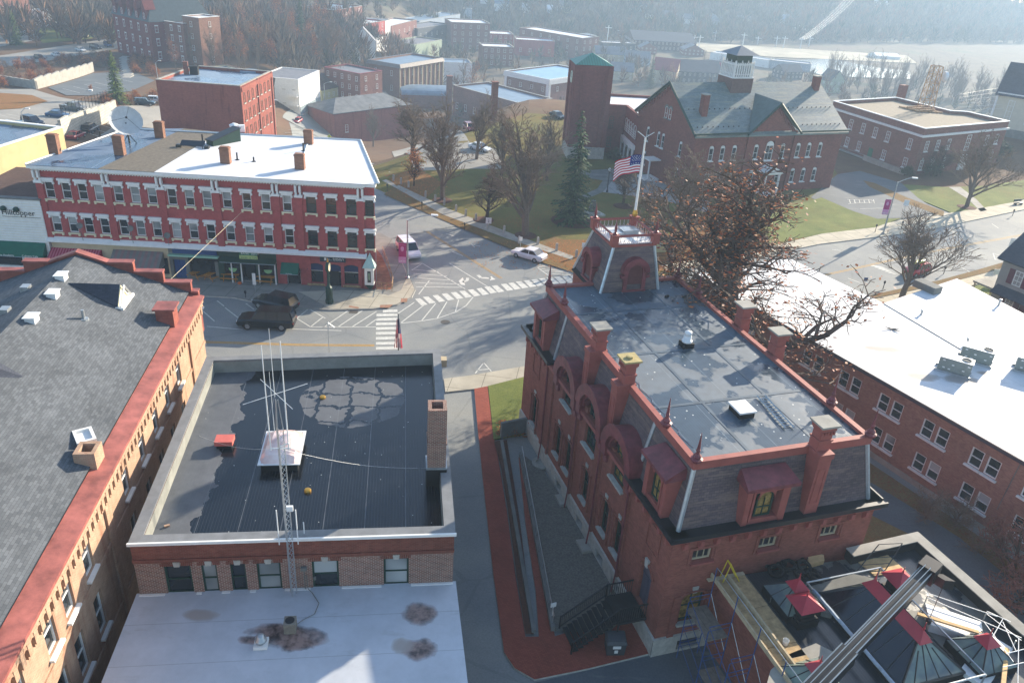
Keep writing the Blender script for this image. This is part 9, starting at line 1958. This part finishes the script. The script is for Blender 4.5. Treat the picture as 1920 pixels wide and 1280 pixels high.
 solo(mb,'handrail',MT['rust'],'rusty pipe handrail round the leaf-filled stairwell beside the red block','handrail')
 sheet('stairwell',[(706,470),(714,478),(728,508),(736,535),(733,545),(706,544)],plain('rusty_leafy_paving','#8a5c44',.9,.35,2),.15)
 for k,(px,py,lab)in enumerate(((1160,262,'x'),)):pass
 rn=random.Random(2)
 tops=[]
 for k,(px,py,h)in enumerate(((1138,82,34),(1162,74,20),(1300,88,22),(1310,90,24),(1340,78,20),(1353,78,20),(1392,88,26),(1420,84,16),(1454,90,22),(1468,92,24),(1500,92,22),(1516,88,20))):
  b=G(px,py);z=HT(b,px,py-h);mb=MB();mb.tube(b,(b.x,b.y,z),.35,.25,5);mb.tube((b.x-2.2,b.y,z-1.5),(b.x+2.2,b.y,z-1.5),.2,n=4);solo(mb,'utility_pole',MT['metal_wh'],'pale wooden utility pole on the valley flat','utility pole','utility poles on the valley flat');tops.append(Vector((b.x,b.y,z-1.5)))
 g=G(1600,12);e=Vector((g.x,g.y,g.z+14))
 for k in range(4):
  mb=MB();a=tops[10]+Vector((k*1.4-2,0,0));c=e+Vector((k*3-4,0,0));n=12
  for i in range(n):f0,f1=i/n,(i+1)/n;mb.tube(a.lerp(c,f0)-Vector((0,0,16*f0*(1-f0))),a.lerp(c,f1)-Vector((0,0,16*f1*(1-f1))),.06,n=3,cap=False)
  solo(mb,'power_line',MT['metal_wh'],'bright sagging power line climbing the hazy hillside','power line','power lines over the hillside')
 for k in range(6):
  mb=MB();a=P(1800+k*2,176+k*6,9);b=P(1876,158+k*9,9);a,b=P(1800,177+6*k,6),P(1880,164+8*k,7);mb.tube(a,b,.018,n=3);solo(mb,'overhead_wire',MT['metal_wh'],'sunlit overhead wire between the brick office and the church','wire','overhead wires by the church')
 for px,py,col,lab in((506,243,'red_paint','left red bin outside the half-timbered house'),(514,243,'red_paint','right red bin outside the half-timbered house'),(170,172,'white','small white box lying in the dark upper car park')):
  b=G(px,py);mb=MB();mb.abox(b,.8,.7,1.1 if col!='white' else.4,.3);mb.abox(b+Vector((0,0,1.101 if col!='white' else.401)),.86,.76,.08,.3);solo(mb,'bin',MT[col],lab,'bin')
 b=G(1908,385);t=thing('park_bench',b,'dark green bench on the bright lawn at the right edge','bench',None,.4);m=MB();m.box(L0,-.9,.9,.42,.47,-.25,.25);lpart(m.mesh('seat',MT['dgreen']),'seat',t);m=MB();m.box(L0,-.9,.9,.6,1.0,-.3,-.25);lpart(m.mesh('backrest',MT['dgreen']),'backrest',t);m=MB();m.box(L0,-.05,.05,0,.42,-.25,.25)
 me=m.mesh('leg',MT['black'])
 for x in(-.7,.7):lpart(me,'leg',t,(x,0,0))
furniture()
def finish():
 w=bpy.data.worlds.new('World');SC.world=w;w.use_nodes=True;nt=w.node_tree
 sky=nt.nodes.new('ShaderNodeTexSky');sky.sky_type='NISHITA';sky.sun_disc=False
 el,az=R_(19.5),R_(42)
 sky.sun_elevation=el;sky.sun_rotation=az;sky.air_density=1.0;sky.dust_density=.9;sky.ozone_density=1.6
 nt.links.new(sky.outputs[0],nt.nodes['Background'].inputs[0]);nt.nodes['Background'].inputs[1].default_value=.12
 sd=bpy.data.lights.new('sun','SUN');sd.energy=5.0;sd.angle=R_(.55);sd.color=(1.0,.87,.70)
 so=bpy.data.objects.new('sun',sd);COL.objects.link(so)
 dv=Vector((math.sin(az)*math.cos(el),math.cos(az)*math.cos(el),math.sin(el)));so.location=dv*200
 so.rotation_euler=dv.to_track_quat('Z','Y').to_euler()
 hz=MB();hz.prism([(-880,-50),(880,-50),(880,995),(-880,995)],-34,112);o=part(hz,'haze',bpy.data.materials.new('haze'));o['kind']='stuff';o['label']='thin blue-white morning haze over the valley'
 m=o.data.materials[0];m.use_nodes=True;t=m.node_tree;t.nodes.clear();out=t.nodes.new('ShaderNodeOutputMaterial');v=t.nodes.new('ShaderNodeVolumePrincipled')
 v.inputs['Color'].default_value=(.55,.76,1.0,1);v.inputs['Density'].default_value=.00052;v.inputs['Anisotropy'].default_value=.25;t.links.new(v.outputs[0],out.inputs['Volume'])
 cd=bpy.data.cameras.new('camera');cd.sensor_width=36;cd.lens=F/1920*36;cd.clip_end=4000;cd.clip_start=.5
 c=bpy.data.objects.new('camera',cd);COL.objects.link(c)
 X,Y,Z=RW@Vector((1,0,0)),RW@Vector((0,-1,0)),RW@Vector((0,0,-1))
 c.matrix_world=Matrix(((X.x,Y.x,Z.x,0),(X.y,Y.y,Z.y,0),(X.z,Y.z,Z.z,H),(0,0,0,1)))
 SC.camera=c
 SC.view_settings.view_transform='Standard';SC.view_settings.look='None';SC.view_settings.exposure=1.4;SC.view_settings.gamma=1
 SC.cycles.max_bounces=5;SC.cycles.diffuse_bounces=3;SC.cycles.glossy_bounces=2;SC.cycles.transmission_bounces=2;SC.cycles.volume_bounces=0;SC.cycles.transparent_max_bounces=4
 SC.cycles.use_denoising=True
finish()
